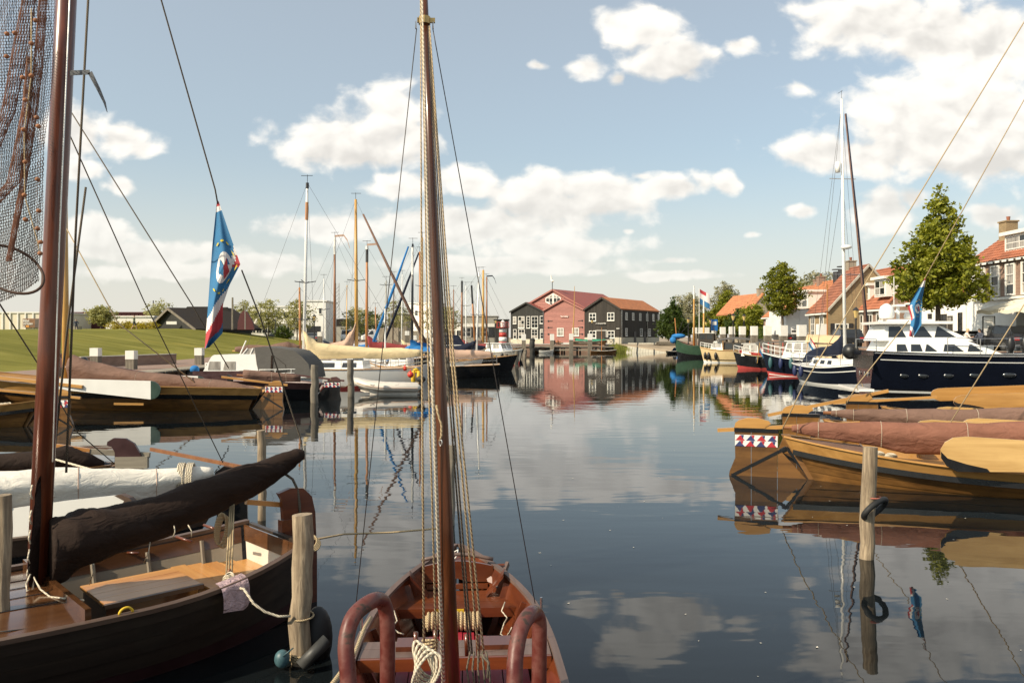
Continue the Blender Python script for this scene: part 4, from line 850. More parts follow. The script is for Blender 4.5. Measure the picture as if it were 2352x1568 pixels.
wood('rope_red', (0.30, 0.08, 0.06), (0.42, 0.14, 0.10), 'X', 8, .9)
m = MB(); q = at(2004, 1141, 10.1); m.tube([Vec((q.x+.1*cos(a), 10.1+.1*sin(a), q.z)) for a in [2*pi*i/20 for i in range(20)]], .008, 6, close=True); solo('pile_rope', m, 'rope_red', 'thin red cord tied round the pile above the tyre', 'rope')
# ------------------------------------------------------------------ left bank furniture
m = thing('garden_wall', 'low dark brick wall with plank top along the lawn', 'wall', (-20, 47, 1))
a = at(190, 838, 47); c = at(405, 830, 54); w_ = MB(); zb = 1.0
w_.prism([(a.x, 47, zb), (c.x, 54, zb), (c.x, 54, zb+.62), (a.x, 47, zb+.58)], (-.4,.3,0)); put('wall', w_, 'brick_brown', m, world=True)
w_ = MB(); w_.prism([(a.x-.05, 46.9, zb+.585), (c.x+.05, 53.95, zb+.625), (c.x+.05, 53.95, zb+.68), (a.x-.05, 46.9, zb+.64)], (-.5,.4,0)); put('coping', w_, 'concrete', m, world=True)
m = thing('landing_stage', 'dark timber landing stage along the left quay', 'landing stage', (-18.5, 48, 0))
for k in range(28):
    e = MB(); e.box(-20, -18.4, 36+k*.9, 36.84+k*.9, .93, 1.0); put('plank', e, 'jetty_wood', m, world=True)
for k in range(9):
    e = MB(); e.tube([(-18.5, 36.5+k*3, -1), (-18.5, 36.5+k*3, .92)], .13, 8); put('leg', e, 'tar_board', m, world=True)
def lamp(px, ytop, Y, zb, lab, grp='lanterns along the quays'):
    p = at(px, ytop, Y); t = thing('street_lamp', lab, 'street lamp', (p.x, Y, zb), 0, grp); h = p.z-zb; m = MB()
    m.lathe([(.14, 0), (.14, .35), (.08, .5), (.06, h-.95), (.10, h-.85), (.05, h-.8)], (0,0,0), 10); put('post', m, 'dark_metal', t, True)
    m = MB(); m.lathe([(.10, h-.78), (.24, h-.25)], (0,0,0), 6); put('lantern_glass', m, 'lamp_glass', t)
    m = MB(); m.lathe([(.27, h-.248), (.12, h-.08), (.04, h)], (0,0,0), 6); put('lantern_cap', m, 'dark_metal', t)
lamp(1684, 720, 95, 2, 'lantern between the dark tree and the small tree'); lamp(1709, 721, 99, 2, 'lantern left of the free-standing brick house'); lamp(1632, 731, 118, 2, 'lantern left of the blue parking sign'); lamp(1622, 736, 128, 2, 'shortest lantern beside the flagpole'); lamp(1581, 729, 120, 1.5, 'lantern behind the green fishing boat'); lamp(1360, 732, 148, 1.5, 'lantern before the doors of the black shed')
lamp(722, 722, 104, 1.7, 'lantern before the office wing by the white mast'); lamp(1966, 705, 58, 2, 'lantern before the yellow brick house'); lamp(1139, 733, 150, 1.5, 'lantern beside the timber store')
def pole(px, y0, y1, Y, r, lab, mat='steel', cat='pole', arm=0):
    a = at(px, y0, Y); b_ = at(px, y1, Y); m = MB(); m.tube([b_, a], [r*1.2, r], 6)
    if arm: m.beam(a, a+Vec((arm, 0, .05)), .12, .08)
    return solo('light_pole' if arm else 'pole', m, mat, lab, cat)
pole(534, 683, 757, 105, .12, 'grey wooden pole behind the black barn', 'grey_pile'); pole(563, 701, 756, 108, .05, 'street light pole with arm beside the barn end', 'grey_clad', 'street light', -1.6); pole(632, 732, 765, 110, .06, 'low street light with flat top before the office', 'dark_metal', 'street light', 1.5); pole(352, 690, 740, 135, .09, 'thin dark chimney pole beside the barn', 'dark_metal')
pole(898, 716, 770, 130, .07, 'pale street light with arm right of the blue sail', 'steel', 'street light', 1.2)
m = MB(); a = at(776, 650, 420); 
for i in range(3):
    m.tube([(a.x-1+i*.9, 420+(i % 2)*1.0, 1), (a.x-1+i*.9, 420+(i % 2)*1.0, a.z)], .12, 4)
    for k in range(14): m.beam((a.x-1, 420, 2+k*2), (a.x+.8, 420.0, 3.8+k*2), .1, .1)
o = thing('radio_mast', 'distant lattice radio mast behind the yachts', 'radio mast', (a.x, 420, 1)); put('lattice', m, 'grey_clad', o, world=True, kind='stuff')
m = MB(); q0 = at(958, 0, 150); o = thing('brick_wall', 'brown brick wall on the quay behind the red sail cover', 'wall', (-19, 128, 1.9))
w_ = MB(); a = at(872, 772, 126); c = at(966, 772, 126); w_.box(a.x, c.x, 126, 126.4, .9, at(0, 760, 126).z); put('wall', w_, 'brick_grey', o, world=True)
w_ = MB(); w_.box(a.x-.1, a.x+3.0, 125.7, 126.6, .9, at(0, 753, 126).z); put('pier', w_, 'brick_grey', o, world=True)
w_ = MB(); w_.box(a.x-4, c.x+6, 121, 131, -.5, .88); struct('quay_corner', w_, 'concrete')
# ------------------------------------------------------------------ shipyard jetty, slip and clutter
t = thing('jetty', 'weathered timber jetty with railings before the shipyard', 'jetty', (9, 143, 0))
for k in range(52):
    e = MB(); e.box(.3+k*.34, .6+k*.34, 139.9, 147.6, 1.05, 1.12); put('plank', e, 'jetty_wood', t, world=True)
for z, w in ((1.75, .18), (.55, .25)):
    e = MB(); e.box(7.6, 15.5, 139.75, 139.9, z-w/2, z+w/2); put('rail', e, 'jetty_wood', t, world=True)
e = MB(); e.box(.3, 18, 139.9, 147.6, .85, 1.04); put('frame', e, 'tar_board', t, world=True)
for k in range(7):
    for yy in (140.3, 146.8):
        e = MB(); e.tube([(.8+k*2.8, yy, -1), (.8+k*2.8, yy, .84)], .16, 8); put('leg', e, 'tar_board', t, world=True)
e = MB(); e.box(9.0, 10.4, 139.7, 139.74, 1.55, 1.85); put('notice', e, 'white_paint', t, world=True)
t = thing('slipway', 'pale plank slipway running down into the water', 'slipway', (24, 145, 0))
for k in range(16):
    e = MB(); x = 20.5+k*.5; e.prism([(x, 143.2, -.15), (x+.47, 143.2, -.15), (x+1.9, 150.5, 1.62), (x+1.43, 150.5, 1.62)], (0,0,.1)); put('plank', e, 'plinth', t, world=True)
for x in (22.3, 25.4):
    e = MB(); e.prism([(x, 143.0, -.02), (x+.12, 143.0, -.02), (x+1.5, 150.5, 1.76), (x+1.38, 150.5, 1.76)], (0,0,.12)); put('rail', e, 'dark_metal', t, world=True)
b = MB(); b.add([(19.5,149.5,1.51),(34,149,1.52),(33,141,.0),(27.5,143.6,-.3)], [(0,3,2,1)]); b.add([(27.5,143.6,-.3),(33,141,-.3),(40,136,1.5),(40,150,1.53),(29.5,150,1.53)], [(0,1,2,3,4)]); struct('bank', b, 'bare_earth')
def stack(nm, lab, p, n, L, mat='grey_pile', seed=1):
    rg_ = random.Random(seed); t = thing(nm, lab, 'timber', tuple(p))
    for i in range(n):
        m = MB(); z = .12+.22*(i//4); y = (i % 4)*.26+rg_.uniform(-.04, .04); m.tube([(rg_.uniform(-.3, .3), y, z), (L+rg_.uniform(-.3, .3), y, z+rg_.uniform(-.04, .04))], .11, 7); put('log', m, mat, t)
stack('timber_stack', 'stack of weathered timber baulks on the slope by the slipway', (26.8, 147.5, 1.3), 10, 4.6)
stack('timber_stack', 'small stack of old beams right of the slipway', (33.0, 147, 1.5), 6, 3.4, seed=3)
t = thing('work_table', 'trestle table with a dark box on it before the black shed', 'table', tuple(S3(1.6, 1.5, -3.2)))
e = MB(); e.box(-1.4, 1.4, -.4, .4, .85, .92); put('top', e, 'jetty_wood', t)
for x in (-1, 1):
    for s in (-1, 1): e = MB(); e.beam((x-.45*s, 0, 0), (x+.45*s, 0, .85), .08, .08); put('leg', e, 'jetty_wood', t)
e = MB(); e.box(-.3, .7, -.3, .3, .925, 1.25); e.v = [tuple(wm(t) @ Vec(q)) for q in e.v]; solo('box', e, 'dark_metal', 'dark box on the trestle table', 'box')
t = thing('oil_drum', 'black drum standing before the red shed', 'drum', tuple(S3(12.4, 1.2, -4.0))); e = MB(); e.lathe([(.45, 0), (.47, .3), (.45, .32), (.45, .62), (.47, .64), (.45, .95), (.1, .97)], (0,0,0), 14); put('barrel', e, 'dark_metal', t, True); e = MB(); e.tube([(0,0,.95), (0,0,1.6)], .06, 6); put('pipe', e, 'dark_metal', t)
plain('rust', (0.30, 0.11, 0.05), .9, .4, 5, bump=.4)
t = thing('winch', 'rusty red winch on the jetty before the red shed', 'winch', tuple(S3(10.9, 1.12, -4.5))); e = MB(); e.box(-.7, .7, -.35, .35, 0, .25); put('bed', e, 'rust', t); e = MB(); e.tube([(-.5,0,.55), (.5,0,.55)], .28, 12); put('drum', e, 'rust', t, 40); e = MB(); e.lathe([(.3, .25), (.34, .8), (.12, 1.1)], (-.2, 0, 0), 10); put('housing', e, 'rust', t, 40)
# small red and white harbour light
t = thing('harbour_light', 'small red and white striped harbour light with red gallery', 'lighthouse', (at(1155, 0, 140).x, 140, 0)); p = at(1155, 745, 140)
zz = [1.0, 2.0, 2.8, 3.6, 4.4, p.z-.6]
plain('red_paint', (0.42, 0.045, 0.035), .5, .15, 4)
for k in range(5): e = MB(); e.lathe([(.75-.03*k, zz[k]+.001*k), (.72-.03*k, zz[k+1])], (0,0,0), 16); put('band', e, 'white_paint' if k % 2 else 'red_paint', t, True)
e = MB(); e.lathe([(1.15, zz[5]+.01), (1.2, zz[5]+.15)], (0,0,0), 16); put('gallery', e, 'red_paint', t)
for k in range(12): a = k*pi/6; e = MB(); e.tube([(1.1*cos(a), 1.1*sin(a), zz[5]+.15), (1.1*cos(a), 1.1*sin(a), zz[5]+1.0)], .035, 5); put('baluster', e, 'red_paint', t)
e = MB(); e.tube([(1.1*cos(k*pi/12), 1.1*sin(k*pi/12), zz[5]+1.0) for k in range(24)], .04, 5, close=True); put('handrail', e, 'red_paint', t)
e = MB(); e.lathe([(.4, zz[5]+.16), (.4, zz[5]+.9), (.5, zz[5]+.92), (.05, zz[5]+1.4)], (0,0,0), 10); put('lantern', e, 'white_paint', t)
e = MB(); e.lathe([(1.3, -1), (1.3, 1.0)], (0,0,0), 14); put('base', e, 'concrete', t)
# ------------------------------------------------------------------ vehicles
plain('car_black', (0.018, 0.019, 0.022), .25, .1, 3, coat=.6); plain('car_grey', (0.13, 0.14, 0.15), .3, .1, 3, coat=.5); plain('tail_red', (0.5, 0.02, 0.02), .3, .1); plain('lorry_white', (0.76, 0.75, 0.73), .4, .05, 1)
def car(nm, label, loc, rz, L, W, prof, glassprof, mat, cat='car', wr=.31, wx=(.8, None), group=None):
    """side profile extruded with tucked-in upper body; x forward"""
    t = thing(nm, label, cat, loc, rz, group); m = MB(); zmax = max(z for x, z in prof)
    def yw(z): return W/2*(1-.16*max(0, (z-.9)/(zmax-.9))) if zmax > .9 else W/2
    n = len(prof); v = [(x, -yw(z), z) for x, z in prof]+[(x, yw(z), z) for x, z in prof]
    m.add(v, [tuple(range(n)), tuple(range(2*n-1, n-1, -1))]+[((i+1) % n, i, n+i, n+(i+1) % n) for i in range(n)]); put('body', m, mat, t)
    for s in (-1, 1):
        for gpf in glassprof:
            g = MB(); g.prism([(x, s*(yw(z)+.004), z) for x, z in gpf], (0, s*.006, 0)); put('side_window', g, 'glass_dark', t)
    wb = wx[1] or L-.85
    for x in (wx[0], wb):
        for s in (-1, 1):
            e = MB(); e.tube([(x, s*(W/2-.2), wr), (x, s*(W/2+.01), wr)], wr, 16); wo = put('wheel', e, 'black_rubber', t, 40); e = MB(); e.tube([(x, s*(W/2+.011), wr), (x, s*(W/2+.025), wr)], wr*.6, 12); put('rim', e, 'steel', wo)
    for i in range(n):
        (x0, z0), (x1, z1) = prof[i], prof[(i+1) % n]
        if min(z0, z1) > .85 and abs(z1-z0) > .3:
            g = MB(); a = Vec((x0, 0, z0)).lerp(Vec((x1, 0, z1)), .12); c = Vec((x0, 0, z0)).lerp(Vec((x1, 0, z1)), .9); nn = Vec((z1-z0, 0, -(x1-x0))).normalized(); 
            if (nn.x > 0) != ((x0+x1)/2 > L/2): nn = -nn
            w0, w1 = yw(a.z)-.07, yw(c.z)-.07; g.prism([a+Vec((0,-w0,0))+nn*.004, a+Vec((0,w0,0))+nn*.004, c+Vec((0,w1,0))+nn*.004, c+Vec((0,-w1,0))+nn*.004], nn*.008); put('windscreen', g, 'glass_dark', t)
    for x, mt, nn in ((L, 'lamp_glass', 'headlight'), (0, 'tail_red', 'tail_light')):
        for s in (-1, 1):
            g = MB(); g.box(x-.03, x+.03, s*(W/2-.18)-.14, s*(W/2-.18)+.14, .62, .78); put(nn, g, 'white_gloss' if x else mt, t)
    g = MB(); g.box(L-.01, L+.025, -.26, .26, .38, .5); put('number_plate', g, 'lamp_glass', t)
    return t
HATCH = [(0,.35),(0,.75),(.12,1.0),(.55,1.42),(1.5,1.50),(2.4,1.42),(3.1,.98),(3.95,.82),(4.1,.6),(4.1,.3)]
HG = [[(.45,1.0),(.75,1.36),(1.6,1.43),(1.6,1.0)],[(1.68,1.0),(1.68,1.43),(2.35,1.37),(2.9,1.0)]]
VAN = [(0,.35),(0,1.0),(.08,1.95),(.3,2.05),(3.3,2.05),(3.75,1.95),(4.55,1.15),(5.0,1.0),(5.1,.7),(5.1,.3)]
VG = [[(3.35,1.2),(3.35,1.8),(3.7,1.8),(4.25,1.2)]]
g = at(2330, 0, 47.5); car('parked_car', 'black hatchback parked before the garage door of the white house', (29.3, 45.2, 2.0), radians(97), 4.1, 1.75, HATCH, HG, 'car_black')
g = at(1912, 0, 62); car('parked_car', 'black hatchback with red tail lights behind the dark blue sail cover', (26.6, 62.2, 2.0), radians(84), 4.1, 1.75, HATCH, HG, 'car_black')
g = at(776, 0, 138); car('white_van', 'white van with dark bumper parked behind the pinkish sail cover', (g.x+.8, 142, 2.05), radians(-80), 5.1, 1.95, VAN, VG, 'lorry_white', 'van')
g = at(935, 0, 134); car('white_van', 'white camper van behind the brick wall', (g.x-2.5, 134, 2.05), radians(-160), 5.1, 1.95, VAN, VG, 'lorry_white', 'van')
for k, (px, Y, rz, mt, lab) in enumerate(((660, 132, 190, 'car_black', 'dark car parked before the white office'), (768-52, 128, 100, 'car_grey', 'grey car under the lantern by the office wing'), (810, 146, 95, 'car_black', 'black car right of the white van'), (842, 140, 95, 'car_grey', 'grey car behind the orange-brown mast'), (867, 141, 100, 'car_black', 'black car left of the camper van'))):
    g = at(px, 0, Y); car('parked_car', lab, (g.x, Y, 2.02), radians(rz), 4.1, 1.75, HATCH, HG, mt)
t = thing('lorry', 'white box lorry parked before the houses with tree shadow on its doors', 'lorry', (26.55, 73.6, 2.0), radians(86))
m = MB(); m.box(0, 6.2, -1.2, 1.2, 1.05, 3.35); put('cargo_box', m, 'lorry_white', t)
for s in (-1, 1): m = MB(); m.box(-.04, -.003, s*.6-.57, s*.6+.57, 1.1, 3.3); put('rear_door', m, 'lorry_white', t)
for z0 in (1.0, 3.36): m = MB(); m.box(-.06, 6.25, -1.23, 1.23, z0, z0+.06); put('frame_rail', m, 'steel', t)
m = MB(); m.prism([(6.4,-1.1,.5),(8.2,-1.1,.5),(8.2,-1.1,1.3),(7.9,-1.1,2.6),(6.4,-1.1,2.7)], (0,2.2,0)); put('cab', m, 'lorry_white', t)
for x in (1.0, 1.9, 7.2):
    for s in (-1, 1): e = MB(); e.tube([(x, s*.85, .46), (x, s*1.15, .46)], .46, 16); put('wheel', e, 'black_rubber', t, 40)
m = MB(); m.box(-.02, .06, -1.1, 1.1, .62, .8); put('bumper', m, 'dark_metal', t)
for s in (-1, 1): e = MB(); e.box(-.05, -.021, s*.85-.15, s*.85+.15, .65, .77); put('tail_light', e, 'tail_red', t)
e = MB(); e.box(-.05, -.022, .3, .7, 1.25, 1.42); put('number_plate', e, 'dark_metal', t)
# ------------------------------------------------------------------ people: one continuous body, clothes as its colours
plain('skin', (0.52, 0.32, 0.23), .6, .1); plain('hair_blond', (0.50, 0.36, 0.17), .7, .3, 20); plain('shirt_striped', (0.68, 0.58, 0.52), .8, .15, 9, stretch=(.1,.1,4)); plain('trousers_dark', (0.05, 0.05, 0.06), .9, .2); plain('shirt_dark', (0.06, 0.07, 0.10), .9, .2); plain('hair_brown', (0.07, 0.045, 0.025), .8, .3, 20); plain('shirt_green', (0.14, 0.16, 0.10), .9, .2)
def person(label, loc, rz, joints, edges, radii, cols, zones, group=None):
    t = thing('person', label, 'person', loc, rz, group)
    me = bpy.data.meshes.new('skeleton'); me.from_pydata(joints, edges, []); o = bpy.data.objects.new('skeleton', me); COL.objects.link(o)
    o.modifiers.new('s', 'SKIN'); lay = me.skin_vertices[0].data if me.skin_vertices else None
    if lay is None:
        bpy.context.view_layer.objects.active = o; bpy.ops.mesh.customdata_skin_add(); lay = me.skin_vertices[0].data
    for i, r in enumerate(radii): lay[i].radius = (r, r) if not isinstance(r, tuple) else r; lay[i].use_root = (i == 0)
    sub = o.modifiers.new('u', 'SUBSURF'); sub.levels = 2; sub.render_levels = 2
    bpy.context.view_layer.update(); nm = bpy.data.meshes.new_from_object(o.evaluated_get(bpy.context.evaluated_depsgraph_get())); bpy.data.objects.remove(o)
    nm.materials.clear()
    for c in cols: nm.materials.append(MATS[c])
    for p in nm.polygons: p.use_smooth = True; p.material_index = zones(p.center)
    b_ = bpy.data.objects.new('body', nm); COL.objects.link(b_); b_.parent = t; return t
# pelvis, waist, chest, neck, head, crown, then limbs (facing +x)
def man(pose):
    J = [(0,0,.95),(0,0,1.12),(0,0,1.38),(0,0,1.50),(.02,0,1.60),(.01,0,1.74)]; E = [(0,1),(1,2),(2,3),(3,4),(4,5)]; Rr = [.13,.125,(.16,.12),.055,.10,.075]
    if pose == 'walk':
        legs = [((.02,.1,.90),(.18,.1,.50),(.22,.1,.07),(.36,.1,.04)), ((-.02,-.1,.90),(-.02,-.1,.48),(-.30,-.1,.10),(-.20,-.1,.02))]; arms = [((0,.2,1.40),(-.12,.24,1.12),(.02,.24,.88)), ((0,-.2,1.40),(.10,-.24,1.12),(.26,-.22,.95))]
    else:
        J = [(0,0,.52),(.03,0,.70),(.08,0,.96),(.10,0,1.08),(.15,0,1.18),(.14,0,1.32)]
        legs = [((.05,.1,.50),(.45,.12,.50),(.48,.12,.08),(.62,.12,.04)), ((.05,-.1,.50),(.45,-.12,.50),(.46,-.12,.08),(.60,-.12,.04))]; arms = [((.08,.2,.98),(.22,.26,.75),(.42,.15,.80)), ((.08,-.2,.98),(.22,-.26,.76),(.44,-.12,.82))]
    for a in legs:
        b0 = len(J); J.extend(a); E += [(0,b0),(b0,b0+1),(b0+1,b0+2),(b0+2,b0+3)]; Rr += [.095,.065,.045,.04]
    for a in arms:
        b0 = len(J); J.extend(a); E += [(2,b0),(b0,b0+1),(b0+1,b0+2)]; Rr += [.06,.045,.032]
    return J, E, Rr
J, E, Rr = man('walk'); g = at(308, 0, 100)
person('person in dark shirt walking along the top of the lawn', (g.x, 100, lz(g.x, 100)-.02), radians(0), J, E, Rr, ['skin', 'shirt_green', 'trousers_dark', 'hair_brown'], lambda c: 3 if c.z > 1.66 else 0 if c.z > 1.49 else 1 if c.z > .93 else 2 if c.z > .5 else 0)
J, E, Rr = man('sit'); g = at(175, 0, 98); zz = lz(g.x, 98)
person('person sitting on the lawn top before the maroon warehouse', (g.x, 98, zz-.05), radians(-60), J, E, Rr, ['skin', 'shirt_dark', 'trousers_dark', 'hair_brown'], lambda c: 3 if c.z > 1.25 else 0 if c.z > 1.08 else 1 if c.z > .58 else 2)
m = MB(); m.box(g.x-.5, g.x+.5, 97.7, 98.4, zz-.05, zz+.38); solo('bench', m, 'jetty_wood', 'low wooden seat under the person on the lawn', 'bench')
px_, Yp = 2217, 46.6; g = at(px_, 0, Yp)
person('blond person in striped shirt sitting at a terrace table', (g.x, Yp, 2.0), radians(-20), J, E, Rr, ['skin', 'shirt_striped', 'trousers_dark', 'hair_blond'], lambda c: 3 if c.z > 1.22 or (c.z > 1.08 and c.x < .10) else 0 if c.z > 1.07 else 1 if c.z > .58 and not (c.x > .25) else 0 if c.z > .6 else 2)
J2, E2, R2 = man('sit'); g2 = at(2240, 0, 47.2)
person('person in dark blue top sitting with back turned at the terrace table', (g2.x+.5, 47.4, 2.0), radians(190), J2, E2, R2, ['skin', 'shirt_dark', 'trousers_dark', 'hair_brown'], lambda c: 3 if c.z > 1.2 else 0 if c.z > 1.08 else 1 if c.z > .58 else 2)
for k, (x, y, rz, lab) in enumerate(((g.x, Yp, radians(-20), 'dark terrace chair under the blond person'), (g2.x+.5, 47.4, radians(190), 'dark terrace chair under the person in blue'))):
    t = thing('terrace_chair', lab, 'chair', (x, y, 2.0), rz, 'terrace chairs')
    m = MB(); m.box(-.22, .25, -.22, .22, .40, .44); put('seat', m, 'dark_metal', t); m = MB(); m.box(-.26, -.22, -.22, .22, .45, .85); put('backrest', m, 'dark_metal', t)
    for sx in (-.2, .22):
        for sy in (-.2, .2): m = MB(); m.box(sx-.02, sx+.02, sy-.02, sy+.02, 0, .4); put('leg', m, 'dark_metal', t)
t = thing('terrace_table', 'dark terrace table between the two seated people', 'table', (g.x+.85, Yp+.1, 2.0)); m = MB(); m.box(-.35, .35, -.35, .35, .72, .76); put('top', m, 'dark_metal', t)
m = MB(); m.tube([(0,0,0),(0,0,.72)], .03, 8); put('pedestal', m, 'dark_metal', t)
t = thing('planter', 'dark wooden planter beside the door of the low white house', 'planter', (28.0, 49.2, 2.0))
for k in range(5): m = MB(); m.box(-.55, .55, -.4, .4, k*.24+.01, k*.24+.22); put('slat', m, 'tar_board_brown', t)
# awning, menu board and flag under it
t = thing('awning', 'cream canvas awning at the right edge over the garage door', 'awning', (29.8, 45.5, 4.4)); m = MB(); cloth('awning_cloth', (0.72, 0.66, 0.52), .08, .1)
m.grid(lambda u, v: (31.0-2.6*v, 43.5+5.2*u, 5.15-.75*v-.05*sin(u*pi*6)*v), 24, 6); m.grid(lambda u, v: (28.4, 43.5+5.2*u, 4.4-.05*sin(u*pi*6)-.22*v), 24, 1); put('canvas', m, 'awning_cloth', t, True, world=True)
for y in (43.6, 48.6): e = MB(); e.tube([(31, y, 4.6), (28.45, y, 4.35)], .03, 6); put('arm', e, 'white_paint', t, world=True)
t = thing('menu_board', 'framed menu board standing on the pavement under the awning', 'sign board', (28.3, 47.3, 2.0)); a = at(2277, 758, 45); m = MB(); m.box(-.32, .32, -.03, .0, .9, 2.0); put('board', m, 'white_paint', t)
for (x0, x1, z0, z1) in ((-.37, -.32, 0, 2.05), (.32, .37, 0, 2.05), (-.32, .32, 2.0, 2.05), (-.32, .32, .85, .9)): m = MB(); m.box(x0, x1, -.045, .01, z0, z1); put('frame', m, 'tar_board_brown', t)
for k in range(5): m = MB(); m.box(-.2+.02*k, .2-.02*k, -.035, -.031, 1.75-k*.13, 1.79-k*.13); put('text_line', m, 'grey_clad', t)
g = at(1641, 0, 112); t = thing('parking_sign', 'blue and white sign post on the right quay', 'sign', (g.x, 112, 2)); plain('sign_blue', (0.02, 0.14, 0.42), .4, .05); m = MB(); m.tube([(0,0,0),(0,0,2.5)], .05, 6); put('post', m, 'steel', t); m = MB(); m.box(-.45, .45, -.05, 0, 1.7, 3.3); put('panel', m, 'sign_blue', t); m = MB(); m.box(-.28, .28, -.06, -.051, 2.5, 3.0); put('symbol', m, 'white_paint', t)
# ------------------------------------------------------------------ materials for boats
plain('hull_navy', (0.006, 0.008, 0.016), .12, .2, 1.0, coat=.5); plain('hull_black', (0.012, 0.012, 0.013), .25, .3, 2.0, coat=.2); plain('hull_green', (0.035, 0.075, 0.045), .4, .2, 2); plain('hull_cream', (0.66, 0.50, 0.27), .3, .05, 1, coat=.3); plain('boot_red', (0.36, 0.05, 0.045), .5, .15, 3); plain('hull_grey', (0.42, 0.39, 0.33), .4, .08, 2)
plain('deck_red', (0.36, 0.075, 0.06), .7, .15, 3); plain('teak', (0.40, 0.22, 0.09), .5, .2, 6); plain('fender_blue', (0.02, 0.03, 0.09), .45, .1); plain('fender_black', (0.012, 0.012, 0.013), .4, .2); plain('fender_teal', (0.035, 0.10, 0.11), .45, .1); plain('buoy_red', (0.60, 0.05, 0.03), .4, .1); plain('yellow', (0.62, 0.40, 0.02), .6, .12, 6)
wood('mast_varnish', (0.40, 0.20, 0.05), (0.62, 0.38, 0.11), 'Z', 2, .4); wood('mast_brown', (0.16, 0.06, 0.025), (0.30, 0.13, 0.05), 'Z', 3, .4); wood('mast_orange', (0.34, 0.13, 0.04), (0.50, 0.22, 0.07), 'Z', 2, .4); wood('mast_dark', (0.05, 0.03, 0.02), (0.10, 0.06, 0.04), 'Z', 2, .5)
wood('oak_light', (0.28, 0.135, 0.036), (0.52, 0.285, 0.09), 'X', 1.6, .28, coat=.35, bump=.06, rnd=.10); wood('oak_hull', (0.085, 0.038, 0.011), (0.25, 0.120, 0.034), 'X', 1.5, .30, coat=.35, bump=.08, rnd=.22, stain=.45); wood('oak_dark', (0.12, 0.055, 0.018), (0.24, 0.12, 0.04), 'X', 1.5, .35, coat=.2, rnd=.15, stain=.3)
wood('oak_pale', (0.40, 0.24, 0.085), (0.62, 0.41, 0.17), 'X', 2.2, .32, coat=.3, bump=.08, rnd=.08, stain=.2, staincol=(0.34, 0.18, 0.06)); cloth('cover_brown', (0.205, 0.092, 0.062), .22, .6); cloth('cover_greybrown', (0.165, 0.100, 0.076), .22, .6); cloth('cover_dark', (0.024, 0.014, 0.010), .25, .6); cloth('cover_cream', (0.62, 0.50, 0.30), .12, .5); cloth('cover_pink', (0.47, 0.32, 0.24), .14, .5); cloth('cover_red', (0.24, 0.045, 0.045), .15, .4); cloth('cover_navy', (0.012, 0.016, 0.032), .2, .5); cloth('cover_blue', (0.03, 0.17, 0.42), .15, .5); cloth('canopy_grey', (0.105, 0.10, 0.092), .08, .2); cloth('tarp_green', (0.03, 0.22, 0.13), .2, .6); cloth('cover_white', (0.72, 0.68, 0.60), .05, .5)
plain('tricolour_white', (0.72, 0.70, 0.66), .5, .05); plain('tricolour_red', (0.40, 0.025, 0.035), .5, .08); plain('tricolour_blue', (0.03, 0.04, 0.13), .5, .08)
rope_mat('rope_hemp', (0.50, 0.38, 0.22)); rope_mat('rope_white', (0.66, 0.58, 0.44)); plain('wire', (0.09, 0.085, 0.08), .5, .1, metal=.5); rope_mat('rope_dark', (0.13, 0.105, 0.075))
def put_l(nm, mb, mat, t, sm=False): return put(nm, mb, mat, t, sm)
def rope(pts, r, lab, mat='rope_hemp', sag=0.0, n=7, name='mooring_rope', cat='rope', group=None):
    if len(pts) == 2 and sag: pts = cat_curve(pts[0], pts[1], sag)
    m = MB(); m.tube(pts, r, n); return solo(name, m, mat, lab, cat, group, True)
def stay(t, pts, r=.006, mat='wire', nm='stay'): m = MB(); m.tube(pts, r, 4); return put(nm, m, mat, t, world=True)
def triangles(parent, x0, x1, z0, z1, y, s, n=4):
    """red, white and blue triangle band on a rudder"""
    m = MB(); m.prism([(x0, y, z0), (x1, y, z0), (x1, y, z1), (x0, y, z1)], (0, s*.006, 0)); o = put('painted_band', m, 'tricolour_white', parent); w = (x1-x0)/n
    for r in range(2):
        za = z0+(z1-z0)*r/2; zb = za+(z1-z0)/2*.96
        for i in range(n):
            xa = x0+i*w+(w*.5 if r else 0); tri = [(xa, za), (xa+w*.9, za), (xa+w*.45, zb)] if r == 0 else [(xa-w*.45, za), (xa+.45*w, za), (xa, zb)]
            tri = [(max(x0, min(x1, p)), q) for p, q in tri]
            m = MB(); m.prism([(p, y+s*.0065, q) for p, q in tri], (0, s*.003, 0)); put('triangle', m, 'tricolour_red' if (i+r) % 2 else 'tricolour_blue', o)
            m = MB(); m.prism([(p+w*.24 if p < x1-w*.3 else p, y+s*.0100, q if q == za else q) for p, q in [(tri[2][0]-w*.2, tri[2][1]), (tri[2][0]+w*.1, tri[2][1]), (tri[2][0], za+.3*(zb-za))]], (0, s*.002, 0)); put('triangle', m, 'tricolour_blue' if (i+r) % 2 else 'tricolour_red', o)
